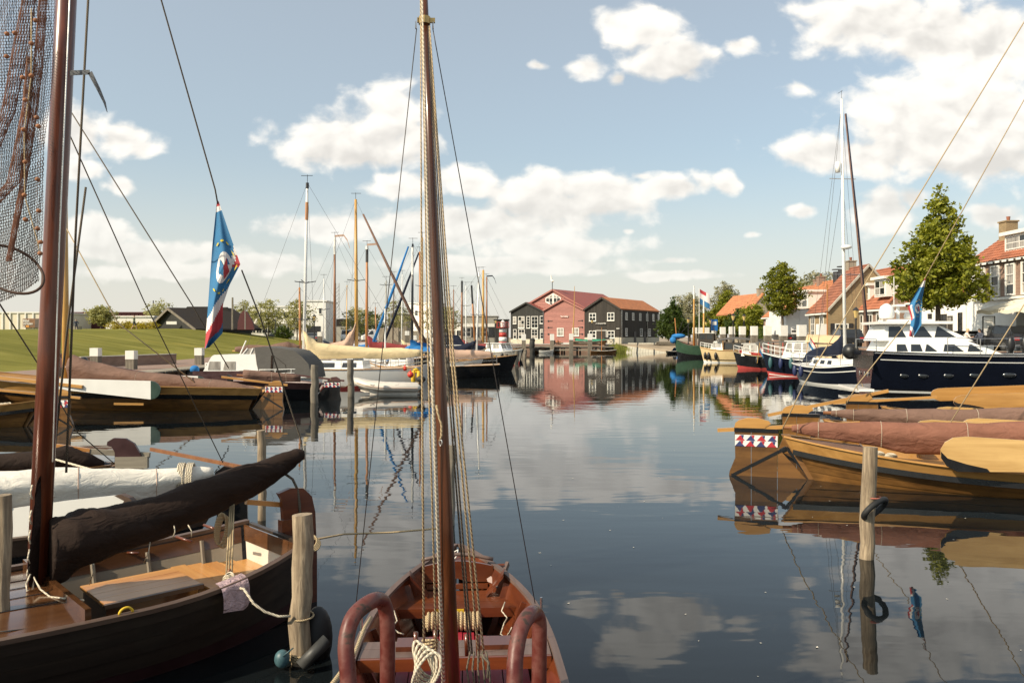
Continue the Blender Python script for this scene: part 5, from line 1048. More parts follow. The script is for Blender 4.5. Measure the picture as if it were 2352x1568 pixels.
def cover_tube(name, mat, parent, path, rad, sq=1.25, n=14, seed=1, fold=.10, seams=(), seam_mat='rope_white', sub=4, drop=0.0):
    """a stowed sail under its cloth: fat tube with folds and sagging hem"""
    rg_ = random.Random(seed); P = []; Rr = []; k = len(path)
    for i in range((k-1)*sub+1):
        a = i/sub; j = min(k-2, int(a)); f = a-j; P.append(Vec(path[j]).lerp(Vec(path[j+1]), f)); Rr.append(rad[j]+(rad[j+1]-rad[j])*f)
    m = MB(); vs = []; d0 = (P[-1]-P[0]).normalized(); side = d0.cross(Vec((0,0,1))).normalized(); ph = [rg_.uniform(0, 6.28) for _ in range(6)]
    for i, p in enumerate(P):
        for q in range(n):
            a = 2*pi*q/n; ii = i*4/sub; w = 1+fold*(sin(ii*.55+ph[0]+2*sin(a))*.45+sin(ii*1.3+a*3+ph[1])*.35+sin(ii*.23+a*2+ph[2])*.5+abs(sin(ii*.9+a*2.5+ph[3]))*.45+abs(sin(ii*1.9-a*4+ph[4]))*.30-.3)
            r = Rr[i]*w; y = cos(a)*r; z = sin(a)*r*sq
            if sin(a) < -.3: z -= drop*Rr[i]*(-sin(a)); y *= .72
            vs.append(p+side*y+Vec((0,0,z)))
    f = []; N = len(P)
    for i in range(N-1):
        for q in range(n): f.append((i*n+q, i*n+(q+1) % n, (i+1)*n+(q+1) % n, (i+1)*n+q))
    f.append(tuple(range(n-1, -1, -1))); f.append(tuple((N-1)*n+q for q in range(n))); m.add(vs, f); o = put(name, m, mat, parent, True)
    for sidx in seams:
        i = int(sidx*(N-1)); ring = [Vec(vs[i*n+q])+(Vec(vs[i*n+q])-P[i])*.012 for q in range(n)]; e = MB(); e.tube(ring, .0045, 4, close=True); put('seam', e, seam_mat, o)
    return o
# ------------------------------------------------------------------ varnished round-stern sailing boats on the right
def botter(label, stern, ang, cover, H=None, z_off=0, tiller_up=0.0, leeboard=True, seed=1, flags=True, mast=9.0, planks=True, covr=1.0, group=None, L=8.6, hullmat='oak_hull', bul='oak_light', lab_cat='sailing boat', near=-1, lee=None, band=True):
    t = thing('wooden_sailing_boat', label, lab_cat, (stern[0], stern[1], z_off), ang, group)
    h = Hull(L, 2.7, (.82, .47, 1.0), -.45, .52, .10, 2.2, 2.6, .40, .75, .9, .75, .02)
    qs = [.20, .36, .50, .62, .74] if planks else [.2, .74]
    for s in (-1, 1):
        for i in range(len(qs)-1):
            put('plank', h.strake(qs[i], qs[i+1]-.004, s, .03, 26, .012, .995, lap=.012), hullmat, t, 30)
        put('bottom', h.skin(0.0, .20, s, 20, 3), hullmat, t, True)
        put('bulwark', h.strake(.79, 1.0, s, .035, 28, .0, 1.0, off=-.012), bul, t, 30)
        put('rubbing_strake', h.rail(s, .07, .10, .775, .025, 28, .0, 1.0), 'hull_black', t, 30)
        put('gunwale', h.rail(s, .08, .03, 1.0, -.015, 28, dz=.012), bul, t)
    put('deck', h.deck(.80, .02, .98, 26, .04, -.03), 'teak', t, True)
    put('stern_deck', h.deck(.985, .03, .17, 8, .05, -.05), 'cover_greybrown', t, True)
    m = MB(); a, b_ = h.P(.17, .98, -1, -.03), h.P(.17, .98, 1, -.03); m.beam(a, b_, .03, .10); put('deck_coaming', m, bul, t)
    m = MB(); m.prism([(-.05, -.05, .86), (.12, -.05, .86), (.95, -.05, -.4), (.70, -.05, -.4)], (0,.1,0)); put('sternpost', m, 'oak_dark', t)
    # rudder with its carved head, straps and painted band
    rud = [(-.10, .80), (-.12, .60), (.46, -.05), (-1.06, -.05), (-1.04, .08), (-.93, .36), (-.94, .78), (-.95, .98), (-.86, 1.10), (-.62, 1.16), (-.30, 1.13), (-.22, 1.06), (-.34, .96), (-.10, .95)]
    for k, (xa, xb) in enumerate(((-1.2, -.62), (-.62, -.12), (-.12, .6))):
        q = clip(clip(rud[:4]+rud[4:8]+[(-.95, .965), (-.10, .95)], 1, 0, xb-.004), -1, 0, -xa-.004)
        if len(q) > 2: m = MB(); m.prism([(x, -.035, z) for x, z in q], (0,.07,0)); ro = put('rudder_plank', m, 'oak_hull', t)
    m = MB(); m.prism([(x, -.04, z) for x, z in [(-.95, .968), (-.93, 1.06), (-.86, 1.12), (-.70, 1.17), (-.48, 1.17), (-.28, 1.12), (-.24, 1.06), (-.34, 1.0), (-.36, .968)]], (0,.08,0)); put('rudder_head', m, bul, t)
    for (a, b_) in (((-1.0, 0, .0), (.05, 0, .60)), ((.05, 0, .60), (.52, 0, -.02))):
        for s in (-1, 1): m = MB(); m.beam(Vec(a)+Vec((0, s*.042, 0)), Vec(b_)+Vec((0, s*.042, 0)), .012, .055); put('iron_strap', m, 'hull_black', t)
    for s in (-1, 1):
        if band: triangles(t, -.935, -.115, .60, .83, s*.037, s)
    m = MB(); m.box(-.95, -.105, -.045, .045, .885, .96); put('rudder_collar', m, 'hull_black', t)
    m = MB(); m.beam((-1.28, 0, .90), (1.4, 0, 1.13+tiller_up), .055, .075); put('tiller', m, bul, t)
    # stowed sail
    if cover:
        cover_tube('sail_cover', cover, t, [(.15, 0, 1.0), (.55, 0, 1.0), (1.2, 0, .97), (2.2, 0, .92), (3.4, 0, .93), (4.6, 0, 1.0), (5.8, 0, 1.05), (6.2, 0, 1.1)], [.05*covr, .10*covr, .13*covr, .205*covr, .22*covr, .22*covr, .22*covr, .2*covr], 1.2, 22, seed, .12, (.05, .17, .38, .57, .76), drop=.35, sub=7)
        m = MB(); m.tube([(-.02, 0, 1.0), (6.2, 0, .98)], .04, 8); put('boom', m, 'mast_brown', t)
    for k, (x, s) in enumerate(((1.55, -1), (1.75, -1), (3.35, -1), (2.6, 1))):
        m = MB(); p = h.P(x/L, .93, s, -.2)
        for i in range(5): m.tube([p+Vec((.10*cos(a)+.02*i, .08*sin(a)-.01*i, .02*i+.05*abs(sin(a)))) for a in [2*pi*j/12 for j in range(12)]], .014, 5, close=True)
        put('rope_coil', m, 'rope_white', t, True)
    if leeboard:
        for s in (-1, 1):
            m = MB(); dz = .0; lp = [(2.78, .50), (2.62, .58), (2.53, .72), (2.53, .86), (2.60, .99), (2.72, 1.07), (2.92, 1.10), (5.7, 1.0), (5.7, .62)]
            lp = lee or lp
            m.prism([(x, s*(1.43+.03*(1-z)), z) for x, z in lp], (0, s*.05, 0)); lo = put('leeboard', m, 'oak_pale' if cover else 'oak_light', t)
            x0 = lp[0][0]
            e = MB(); e.prism([(x, s*(1.484+.03*(1-z)), z) for x, z in [(lp[0][0], lp[0][1]), (lp[1][0], lp[1][1]), (lp[2][0], lp[2][1]), (lp[3][0], lp[3][1]-.03), (lp[2][0]+.10, lp[2][1]), (lp[0][0]+.15, lp[0][1]+.13), (lp[0][0]+.45, lp[0][1]+.07), (lp[0][0]+.5, lp[0][1]+.01)]], (0, s*.008, 0)); put('leeboard_shoe', e, 'hull_black', lo)
    m = MB(); m.tube([(6.4, 0, .4), (6.4, 0, mast)], [.09, .05], 10); put('mast', m, 'mast_varnish', t, True)
    return t, h
A1 = atan2(-.30, .955)
b1, h1 = botter('varnished wooden sailing boat with reddish-brown sail cover and painted rudder, nearest on the right', (at(1800, 0, 15.9).x, 15.9), A1, 'cover_brown', seed=3, mast=12.6)
b2, h2 = botter('varnished wooden sailing boat with grey-brown sail cover, second from front on the right', (at(1893, 0, 19.0).x, 19.0), A1, 'cover_greybrown', tiller_up=.42, seed=8, mast=12.6, band=False, covr=.9)
b3, h3 = botter('varnished wooden sailing boat mostly hidden, third from front on the right', (at(1985, 0, 22.6).x+.5, 22.6), A1, None, seed=12, mast=12.6, band=False, lee=[(1.75, .92), (1.6, .98), (1.52, 1.08), (1.52, 1.16), (1.58, 1.24), (1.7, 1.29), (1.9, 1.31), (5.2, 1.5), (5.2, 1.1)])
def top_of(b_, z=12.5): return wm(b_) @ Vec((6.4, 0, z))
rope([at(1797, 985, 15.6), at(1845, 885, 15.4), top_of(b1)], .011, 'long slanting rope from the nearest right boat stern to its mast', name='rigging_line')
rope([at(1945, 925, 18.6), at(1968, 885, 18.5), at(2088, 735, 18.1)], .011, 'rope below the small blue flag running to the second right boat', name='rigging_line')
rope([at(2124, 640, 17.9), top_of(b2)], .011, 'rope above the small blue flag running to the mast of the second right boat', name='rigging_line')
rope([at(2182, 972, 15.0), at(2352, 700, 14.6), at(2500, 463, 14.2)], .011, 'slanting rope rising from the reddish-brown sail cover', name='rigging_line')
m = MB(); q = at(1969, 885, 18.5); m.tube([q+Vec((.06+.07*cos(a), 0, -.03+.09*sin(a))) for a in [2*pi*i/12 for i in range(9)]], .011, 6); solo('rope_knot', m, 'rope_hemp', 'looped knot on the rope before the navy yacht stern', 'knot')
# ------------------------------------------------------------------ flags: folded cloth with bands and emblem
plain('flag_blue', (0.032, 0.165, 0.34), .8, .12, 5); plain('flag_white', (0.70, 0.68, 0.66), .8, .08, 5); plain('flag_red', (0.42, 0.045, 0.055), .8, .12, 5); plain('flag_yellow', (0.62, 0.50, 0.03), .8, .1)
def flag(label, fn, nu, nv, bands, emblem, group=None, name='flag'):
    """fn(u, v) -> point; bands(u, v) -> material index"""
    m = MB(); vs = [fn(i/nu, j/nv) for j in range(nv+1) for i in range(nu+1)]; fs = []; ms = []
    for j in range(nv):
        for i in range(nu): fs.append((j*(nu+1)+i, j*(nu+1)+i+1, (j+1)*(nu+1)+i+1, (j+1)*(nu+1)+i)); ms.append(bands((i+.5)/nu, (j+.5)/nv))
    a = np.array([tuple(q) for q in vs]); c = Vec(a.mean(0)); c.z = a[:,2].min()
    t = thing(name, label, 'flag', tuple(c), 0, group); m.v = [tuple(q) for q in vs]; m.f = fs; m.m = ms; put('cloth', m, ['flag_blue', 'flag_white', 'flag_red'], t, True, world=True)
    for nm, poly, mat in emblem:
        e = MB(); n_ = len(poly); cu = sum(p[0] for p in poly)/n_; cv = sum(p[1] for p in poly)/n_
        pts = []
        for u, v in poly+[(cu, cv)]:
            p = Vec(fn(u, v)); du = Vec(fn(min(1, u+.01), v))-Vec(fn(max(0, u-.01), v)); dv = Vec(fn(u, min(1, v+.01)))-Vec(fn(u, max(0, v-.01))); nn = du.cross(dv)
            nn = nn.normalized() if nn.length > 1e-9 else Vec((0,-1,0))
            if nn.y > 0: nn = -nn
            pts.append(p+nn*(.006 if 'disc' in nm else .012))
        e.add(pts, [(i, (i+1) % n_, n_) for i in range(n_)]); put(nm, e, mat, t, world=True)
    return t
def disc(cu, cv, ru, rv, n=16): return [(cu+ru*cos(2*pi*i/n), cv+rv*sin(2*pi*i/n)) for i in range(n)]
def leafp(cu, cv, ru, rv, ang): return [(cu+ru*cos(ang)*k-ru*.4*sin(ang)*w, cv+rv*sin(ang)*k+rv*.4*cos(ang)*w) for k, w in ((-1, 0), (-.3, .8), (.4, .7), (1, 0), (.4, -.7), (-.3, -.8))]
EMB = [('white_disc', disc(.5, .42, .26, .10), 'flag_white'), ('red_tower', [(.46, .42), (.56, .36), (.70, .44), (.60, .49)], 'flag_red'), ('blue_shield', [(.36, .36), (.46, .41), (.52, .47), (.40, .46)], 'flag_blue')]
for k in range(9):
    a = -2.0+k*.5; EMB.append(('yellow_leaf', leafp(.5+.42*cos(a), .42+.165*sin(a), .075, .022, a+pi/2), 'flag_yellow'))
# ---- big flag, hanging limp from a slanting line
YF = 7.9
def bigflag(u, v):
    # u across (0 = left edge), v down; left edge falls straight, right edge follows the line then folds back
    L = [(0, 498, 462), (.25, 488, 560), (.5, 482, 640), (.75, 476, 725), (1, 470, 800)]
    Rr = [(0, 502, 462), (.22, 525, 530), (.40, 552, 607), (.52, 527, 655), (.66, 512, 700), (.85, 511, 765), (1, 480, 798)]
    def ip(T, v):
        for (a, x0, y0), (b_, x1, y1) in zip(T[:-1], T[1:]):
            if v <= b_: f = (v-a)/(b_-a); return x0+(x1-x0)*f, y0+(y1-y0)*f
        return T[-1][1:]
    lx, ly = ip(L, v); rx, ry = ip(Rr, v); x = lx+(rx-lx)*u; y = ly+(ry-ly)*u
    w = sin(u*9+v*2.0)*.07*min(1, v*3)+.10*sin(u*4.2+1+v*3)*min(1, v*3); return at(x, y, YF+w*.33)
def bb(u, v):
    q = v*1.25+u*(.05-.62*max(0, min(1, (v-.40)/.2))*1.0) if v > .4 else v+u*.28
    if v < .03: return 2
    if v < .06: return 1
    if v < .42:
        return 0 if u < .55 or v < .30 else (0 if (v-.30)/.12 < (1-u)*2.2 else (1 if (v-.30)/.12 < (1-u)*2.2+.33 else 2))
    s_ = (v-.42)/.58; e = s_+.42*u
    return 0 if e < .62 else 1 if e < .80 else 2 if e < 1.05 else 0
flag('large blue flag with white and red stripes and crest hanging from a slanting line', bigflag, 26, 60, bb, EMB)
# ---- small flag on the right
def smallflag(u, v):
    lx = [(0, 2123, 640), (.35, 2085, 705), (.55, 2093, 730), (1, 2088, 772)]; rx = [(0, 2127, 638), (.3, 2118, 690), (.75, 2117, 745), (1, 2098, 774)]
    def ip(T):
        for (a, x0, y0), (b_, x1, y1) in zip(T[:-1], T[1:]):
            if v <= b_: f = (v-a)/(b_-a); return x0+(x1-x0)*f, y0+(y1-y0)*f
        return T[-1][1:]
    a, b_ = ip(lx), ip(rx); return at(a[0]+(b_[0]-a[0])*u, a[1]+(b_[1]-a[1])*u, 17.9+.05*sin(u*8+v*3))
flag('small blue flag with pale emblem hanging from a rope before the navy yacht', smallflag, 14, 36, lambda u, v: 2 if v < .04 else 1 if v < .1 else (2 if u < .16 and v > .33 and v < .62 else 1 if u < .3 and .33 < v < .58 else (2 if v+.25*(1-u) > 1.08 else 1 if v+.25*(1-u) > .99 else 0)), [(n_, [(u*.8+.25, v*.9+.05) for u, v in p], m_) for n_, p, m_ in EMB])
# ------------------------------------------------------------------ motor boats
def cabin(t, x0, x1, z0, z1, w, mat, fb=.25, ff=.35, taper=.88, nm='cabin', roof=None, over=.12, wins=(), wz=(.35, .85), frontwin=0, y=0.0, roofth=.05, backwin=0, glass='glass_dark'):
    m = MB(); wt = w*taper; v = [(x0, -w, z0), (x1, -w, z0), (x1, w, z0), (x0, w, z0), (x0+fb, -wt, z1), (x1-ff, -wt, z1), (x1-ff, wt, z1), (x0+fb, wt, z1)]
    m.add([(p[0], p[1]+y, p[2]) for p in v], [(3,2,1,0),(4,5,6,7),(0,1,5,4),(1,2,6,5),(2,3,7,6),(3,0,4,7)]); o = put(nm, m, mat, t)
    def side(s, a, f, off=.006): k = f; return Vec((a, s*(w+(wt-w)*k+off)+y, z0+(z1-z0)*k))
    for s in (-1, 1):
        for xa, xb, sl in wins:
            g = MB(); q = [side(s, xa, wz[0]), side(s, xb, wz[0]), side(s, xb-sl, wz[1]), side(s, xa+abs(sl)*.2, wz[1])]; g.prism(q, (0, s*.008, 0)); put('window', g, glass, o)
    if frontwin:
        for i in range(frontwin):
            def fr(a, k): x = x1-ff*k; yy = (w+(wt-w)*k)*(2*a-1); return Vec((x+.006, yy+y, z0+(z1-z0)*k))
            g = MB(); a0 = (i+.1)/frontwin; a1 = (i+.9)/frontwin; g.prism([fr(a0, wz[0]), fr(a1, wz[0]), fr(a1, wz[1]), fr(a0, wz[1])], (.01, 0, 0)); put('window', g, glass, o)
    if backwin:
        for i in range(backwin):
            def fr(a, k): x = x0+fb*k; yy = (w+(wt-w)*k)*(2*a-1); return Vec((x-.006, yy+y, z0+(z1-z0)*k))
            g = MB(); a0 = (i+.1)/backwin; a1 = (i+.9)/backwin; g.prism([fr(a0, wz[0]), fr(a1, wz[0]), fr(a1, wz[1]), fr(a0, wz[1])], (-.01, 0, 0)); put('window', g, glass, o)
    if roof:
        m = MB(); m.prism([(x0+fb-over, -wt-over, z1+.002), (x1-ff+over*1.8, -wt-over, z1+.002), (x1-ff+over*1.8, wt+over, z1+.002), (x0+fb-over, wt+over, z1+.002)], (0,0,roofth)); m.v = [(a, b_+y, c) for a, b_, c in m.v]; put('cabin_roof', m, roof, o)
    return o
def railing(t, h, s, t0, t1, hgt, n, r=.015, mat='steel', nm='guard_rail', mid=True, q=1.0, off=-.08):
    P = [h.P(t0+(t1-t0)*i/n, q, s, off) for i in range(n+1)]; m = MB(); m.tube([p+Vec((0,0,hgt)) for p in P], r, 6); o = put(nm, m, mat, t, True)
    if mid: m = MB(); m.tube([p+Vec((0,0,hgt*.5)) for p in P], r*.7, 5); put('rail_wire', m, mat, o)
    for p in P[::2]: m = MB(); m.tube([p, p+Vec((0,0,hgt))], r, 6); put('stanchion', m, mat, o)
def fender(p, r, l, mat, lab, group):
    m = MB(); m.ell((p[0], p[1], p[2]), (r, r, l), 12, 10); m.tube([(p[0], p[1], p[2]+l*.9), (p[0], p[1], p[2]+l*1.9)], .012, 5)
    return solo('fender', m, mat, lab, 'fender', group, True)
def mboat(nm, label, bow, stern, B, sh, hullm, boot, railm, deckm, cat='motor boat', tm=.45, bs=.8, bootq=.36, stripe=None, eb=2.6, keel=-.5, flare=.5):
    d = Vec((bow[0]-stern[0], bow[1]-stern[1], 0)); L = d.length; t = thing(nm, label, cat, (stern[0], stern[1], 0), atan2(d.y, d.x)); h = Hull(L, B, sh, keel, tm, bs, 2, eb, .38, .85, .6, .1, .02)
    qw = -keel/(h.top(.5)-keel)
    for s in (-1, 1):
        put('hull_side', h.skin(qw+bootq*.3, 1.0, s, 26, 6), hullm, t, True)
        put('boot_stripe', h.skin(0, qw+bootq*.3, s, 26, 4), boot, t, True)
        put('rubbing_strake', h.rail(s, .07, .06, .97, .01), railm, t)
        if stripe: put('stripe', h.strake(stripe[0], stripe[1], s, .01, 24, .02, .98, off=.006), stripe[2], t)
    put('transom', h.transom(), hullm, t); put('deck', h.deck(.96, 0, 1, 22, .05, -.02), deckm, t, True)
    return t, h
# big navy yacht
d22 = Vec((.985, -.172, 0)); S0 = Vec((17.15, 37.6, 0))+Vec((.172, .985, 0))*2.1
t, h = mboat('motor_yacht', 'large navy blue motor yacht with white wheelhouse and radar domes', tuple((S0+d22*14.5).xy), tuple(S0.xy), 4.3, (2.15, 2.0, 2.8), 'hull_navy', 'hull_black', 'steel', 'white_gloss', 'motor yacht', stripe=(.86, .875, 'white_gloss'), tm=.45, bs=.93, keel=-.9, bootq=.3)
for s in (-1, 1): put('stripe', h.strake(.34, .375, s, .01, 24, .0, .98, off=.004), 'white_gloss', t)
cabin(t, .5, 5.7, 2.0, 2.62, 1.75, 'white_gloss', .3, 1.5, .94, 'deck_saloon', wins=((1.05, 1.55, .1), (1.68, 2.2, .1), (2.3, 2.85, .4), (3.1, 4.0, .4), (4.15, 4.85, .5)), wz=(.20, .74))
o = cabin(t, .35, 4.5, 2.62, 3.42, 1.5, 'white_gloss', .35, 1.55, .90, 'wheelhouse', 'white_gloss', .38, wins=((.75, 1.55, .25), (1.8, 2.7, .35), (2.8, 3.75, .75)), wz=(.22, .86), frontwin=3, roofth=.13)
m = MB(); m.box(.9, 2.9, -.9, .9, 3.555, 3.66); put('roof_hatch', m, 'white_gloss', t)
m = MB(); m.lathe([(.30, 3.9), (.36, 4.0), (.36, 4.25), (.28, 4.5), (.12, 4.62), (.01, 4.65)], (.95, -.45, -.2), 16); put('radar_dome', m, 'white_gloss', t, True)
m = MB(); m.lathe([(.30, 3.9), (.33, 4.05), (.25, 4.25), (.01, 4.36)], (2.3, .35, -.2), 16); put('radar_dome', m, 'white_gloss', t, True)
m = MB(); m.box(1.2, 2.2, -.08, .08, 4.0, 4.12); m.tube([(1.6, 0, 3.6), (1.6, 0, 4.4)], .08, 8); m.box(1.4, 1.8, -.5, .5, 4.3, 4.4); put('radar_bar', m, 'white_gloss', t)
m = MB(); m.tube([(1.5, .3, 4.2), (1.5, .3, 5.8)], .02, 5); put('antenna', m, 'white_paint', t)
m = MB(); m.box(-.75, -.02, -2.0, 2.0, .22, .34); put('swim_platform', m, 'white_gloss', t)
m = MB(); m.box(-.055, -.041, -1.9, 1.9, 1.25, 1.92); put('name_panel', m, 'hull_black', t)
def back(o, p, sc=1):
    m = Matrix(((0,0,-1,0),(-1,0,0,0),(0,1,0,0),(0,0,0,1))); m.translation = Vec(p); return m
for k, (x, z, w) in enumerate(((1.2, .98, .42), (2.0, .98, .5), (3.1, 1.0, .45), (4.2, 1.02, .5), (5.6, 1.05, .6))):
    p = h.P(x/14.5, (z+.9)/(h.top(x/14.5)+.9), -1, .012); m = MB(); m.ell((p.x+w/2, p.y, p.z), (w/2, .03, .115), 12, 8); po = put('porthole_rim', m, 'steel', t, True); m = MB(); m.ell((p.x+w/2, p.y-.012, p.z), (w/2-.04, .028, .085), 12, 8); put('porthole_glass', m, 'glass_dark', po, True)
for y in (-.9, -.3, .6): m = MB(); m.ell((-.045, y, 1.0), (.02, .10, .13), 10, 8); put('porthole_rim', m, 'steel', t, True)
textmesh('lettering', 'Wilhelmina', .34, 'grey_clad', t, back(t, (-.065, 0, 1.62)), sx=.9) if False else None
for s in (-1, 1): railing(t, h, s, .22, .99, .72, 16, .018)
m = MB(); m.tube([(.1, -1.9, 1.95), (.1, -1.9, 2.7), (.1, 1.9, 2.7), (.1, 1.9, 1.95)], .02, 6); put('stern_rail', m, 'steel', t)
m = MB(); m.tube([(.1, -1.9, 2.3), (.1, 1.9, 2.3)], .012, 6); put('stern_rail', m, 'steel', t)
def side_pt(t, h, x, z, off=0.0, s=-1): L = h.L; return wm(t) @ h.P(x/L, (z-h.keel)/(h.top(x/L)-h.keel), s, off)
for k, x in enumerate((5.9, 6.5)): fender(tuple(side_pt(t, h, x, 1.9, -.15)+Vec((0,0,.55))), .19, .42, 'fender_black', ('left', 'right')[k]+' black fender stowed on the yacht foredeck rail', 'black fenders on the yacht rail')
p = wm(t) @ Vec((-.1, 2.2, 2.05)); m = MB(); m.ell(tuple(p), .42, 14, 10); solo('fender_ball', m, 'fender_black', 'round black fender ball at the yacht stern corner', 'fender', smooth=True)
# sailing yacht with tall white mast
t, h = mboat('sailing_yacht', 'navy sailing yacht with tall white mast and navy sail cover', (19.55, 42.6), (18.6, 50.0), 2.9, (1.25, 1.1, 1.5), 'hull_navy', 'white_gloss', 'white_gloss', 'white_gloss', 'sailing boat', stripe=(.80, .825, 'white_gloss'), bs=.75, keel=-.7, bootq=.2)
cabin(t, 1.9, 5.6, 1.1, 1.55, .95, 'white_gloss', .15, .8, .85, 'coachroof', wins=((2.3, 2.8, .05), (3.1, 3.6, .05), (3.9, 4.4, .1)), wz=(.3, .8))
m = MB(); m.grid(lambda u, v: (1.2+.9*v, -1.0+2.0*u, 1.35+.75*sin(pi*u)**.5*(1-.5*v*v)), 10, 4); put('spray_hood', m, 'cover_navy', t, True)
TM = at(1933, 228, 46); mb_ = wm(t).inverted() @ Vec((at(1941, 0, 46).x, 46, 1.2)); m = MB(); tp = wm(t).inverted() @ TM
m.tube([mb_, mb_.lerp(tp, .5), tp], [.095, .09, .065], 10); put('mast', m, 'white_gloss', t, True)
for f, w in ((.34, 1.25), (.70, .8)):
    p = mb_.lerp(tp, f); m = MB(); m.tube([p+Vec((0,-w,0)), p, p+Vec((0,w,0))], .025, 6); put('spreader', m, 'steel', t)
    p0 = mb_
m = MB(); p = mb_.lerp(tp, .74); m.tube([p+Vec((.0,-.28,-.25)), p+Vec((0,-.28,.35))], .14, 10); put('radar_reflector', m, 'white_gloss', t, True)
m = MB(); p = mb_.lerp(tp, .44); m.lathe([(.05, -.12), (.28, -.06), (.3, .04), (.2, .12)], (p.x+.3, p.y, p.z), 14); put('radar_dome', m, 'white_gloss', t, True)
m = MB(); a = wm(t).inverted() @ at(1942, 262, 45.7); b_ = wm(t).inverted() @ at(1995, 800, 42.8); m.tube([a, a.lerp(b_, .5)+Vec((0,.05,-.05)), b_], [.055, .085, .09], 8); put('furled_jib', m, 'cover_greybrown', t, True)
m = MB(); m.tube([a+Vec((.06,0,0)), b_+Vec((.16,0,0))], .035, 6); put('jib_sheath', m, 'cover_navy', t, True)
cover_tube('sail_cover', 'cover_navy', t, [mb_+Vec((-.05,0,1.75)), mb_+Vec((-.35,0,1.1)), mb_+Vec((-1.4,0,.78)), mb_+Vec((-2.6,0,.72)), mb_+Vec((-3.4,0,.70))], [.08, .34, .24, .18, .12], 1.5, 12, 5, .12)
for a, b_ in ((.98, (3.6, -1.4, 1.15)), (.98, (3.6, 1.4, 1.15)), (.70, (3.3, -1.35, 1.15)), (.70, (3.3, 1.35, 1.15)), (.98, (.1, 0, 1.3))): m = MB(); m.tube([mb_.lerp(tp, a), b_], .009, 4); put('stay', m, 'wire', t)
for s in (-1, 1): railing(t, h, s, .02, .9, .6, 12, .012)
m = MB(); m.tube([tp, tp+Vec((0,0,.5))], .012, 4); m.tube([tp+Vec((-.4,0,.45)), tp+Vec((.1,0,.45))], .012, 4); put('wind_vane', m, 'dark_metal', t)
for k, x in enumerate((.5, 1.7)): fender(tuple(side_pt(t, h, x, .75, .13)), .15, .36, 'fender_blue', ('left', 'right')[k]+' dark blue fender on the navy sailing yacht side', 'blue fenders on the sailing yacht')
# navy and white motor cruiser
t, h = mboat('motor_cruiser', 'navy and white motor cruiser with tan wheelhouse roof and red waterline', (18.3, 58.3), (23.9, 55.0), 2.9, (1.35, 1.25, 1.75), 'hull_navy', 'boot_red', 'white_gloss', 'white_gloss', stripe=(.30, .325, 'white_gloss'), keel=-.6, bootq=.25, eb=2.2)
plain('tan_roof', (0.62, 0.45, 0.26), .5, .08, 2)
cabin(t, 2.7, 4.9, 1.35, 2.5, .95, 'white_gloss', .1, .35, .85, 'wheelhouse', 'white_gloss', .10, wins=((3.0, 3.5, .0), (3.6, 4.1, .05), (4.2, 4.65, .12)), wz=(.35, .9), frontwin=2, glass='glass_curtain')
m = MB(); m.grid(lambda u, v: (.9+2.4*v, -1.0+2.0*u, 2.35+.55*sin(pi*u)+.1*v), 10, 5); put('canopy_roof', m, 'tan_roof', t, True)
cabin(t, .9, 2.7, 1.3, 2.3, .95, 'tan_roof', .05, .05, .95, 'aft_cabin', None, wins=((1.1, 1.65, 0), (1.85, 2.4, 0)), wz=(.35, .85), glass='glass_curtain')
m = MB(); mm_ = wm(t).inverted() @ at(1836, 655, 57); m.tube([(2.0, 0, 1.3), Vec((2.0, 0, mm_.z))], .05, 8); put('mast', m, 'mast_orange', t); m = MB(); m.tube([(2.0, -.9, mm_.z-1.9), (2.0, .9, mm_.z-1.9)], .03, 6); put('yard', m, 'mast_orange', t)
for s in (-1, 1): railing(t, h, s, .45, .99, .62, 10, .022, 'white_gloss')
for k, (x, mt) in enumerate(((5.9, 'fender_teal'), (5.0, 'fender_blue'), (4.2, 'fender_teal'))): fender(tuple(side_pt(t, h, x, .95, .15, 1)), .16, .42, mt, ('leftmost teal', 'small blue', 'right teal')[k]+' fender on the bow of the navy and white cruiser', 'fenders on the navy cruiser')
# small red and black tug-like cruiser
t, h = mboat('motor_cruiser', 'black and red tug-like cruiser with grey awning and rope fender', (19.6, 70.6), (24.8, 67.6), 2.9, (1.25, 1.2, 1.6), 'hull_black', 'boot_red', 'rope_hemp', 'deck_red', keel=-.6, bootq=.3, eb=2.2)
cabin(t, 3.6, 5.1, 1.15, 2.2, .85, 'white_paint', .1, .2, .9, 'wheelhouse', 'white_paint', .1, wins=((3.75, 4.3, 0), (4.4, 4.95, .05)), wz=(.4, .9), frontwin=2, glass='glass_curtain')
m = MB(); m.strake = None
put('red_band', h.strake(.985, 1.12, 1, .03, 16, .45, .9, off=-.35), 'boot_red', t); put('red_band', h.strake(.985, 1.12, -1, .03, 16, .45, .9, off=-.35), 'boot_red', t)
m = MB(); m.grid(lambda u, v: (.2+3.7*v, -1.05+2.1*u, 2.35+.10*sin(pi*u)-.05*v), 8, 6); put('awning', m, 'canopy_grey', t, True)
for x in (.3, 1.5, 2.7):
    for s in (-1, 1): m = MB(); m.box(x, x+.09, s*1.0-.04, s*1.0+.04, 1.2, 2.35); put('awning_post', m, 'deck_red', t)
m = MB(); m.grid(lambda u, v: (2.9+.7*u, 1.04, 1.2+1.15*v), 4, 4); put('side_curtain', m, 'canopy_grey', t)
for s in (-1, 1): railing(t, h, s, .7, .99, .5, 6, .02, 'white_paint')
for k, x in enumerate((3.6, 2.6)): fender(tuple(side_pt(t, h, x, .8, .16, 1)), .18, .36, 'fender_black', ('left', 'right')[k]+' black fender on the black and red cruiser', 'fenders on the red cruiser')
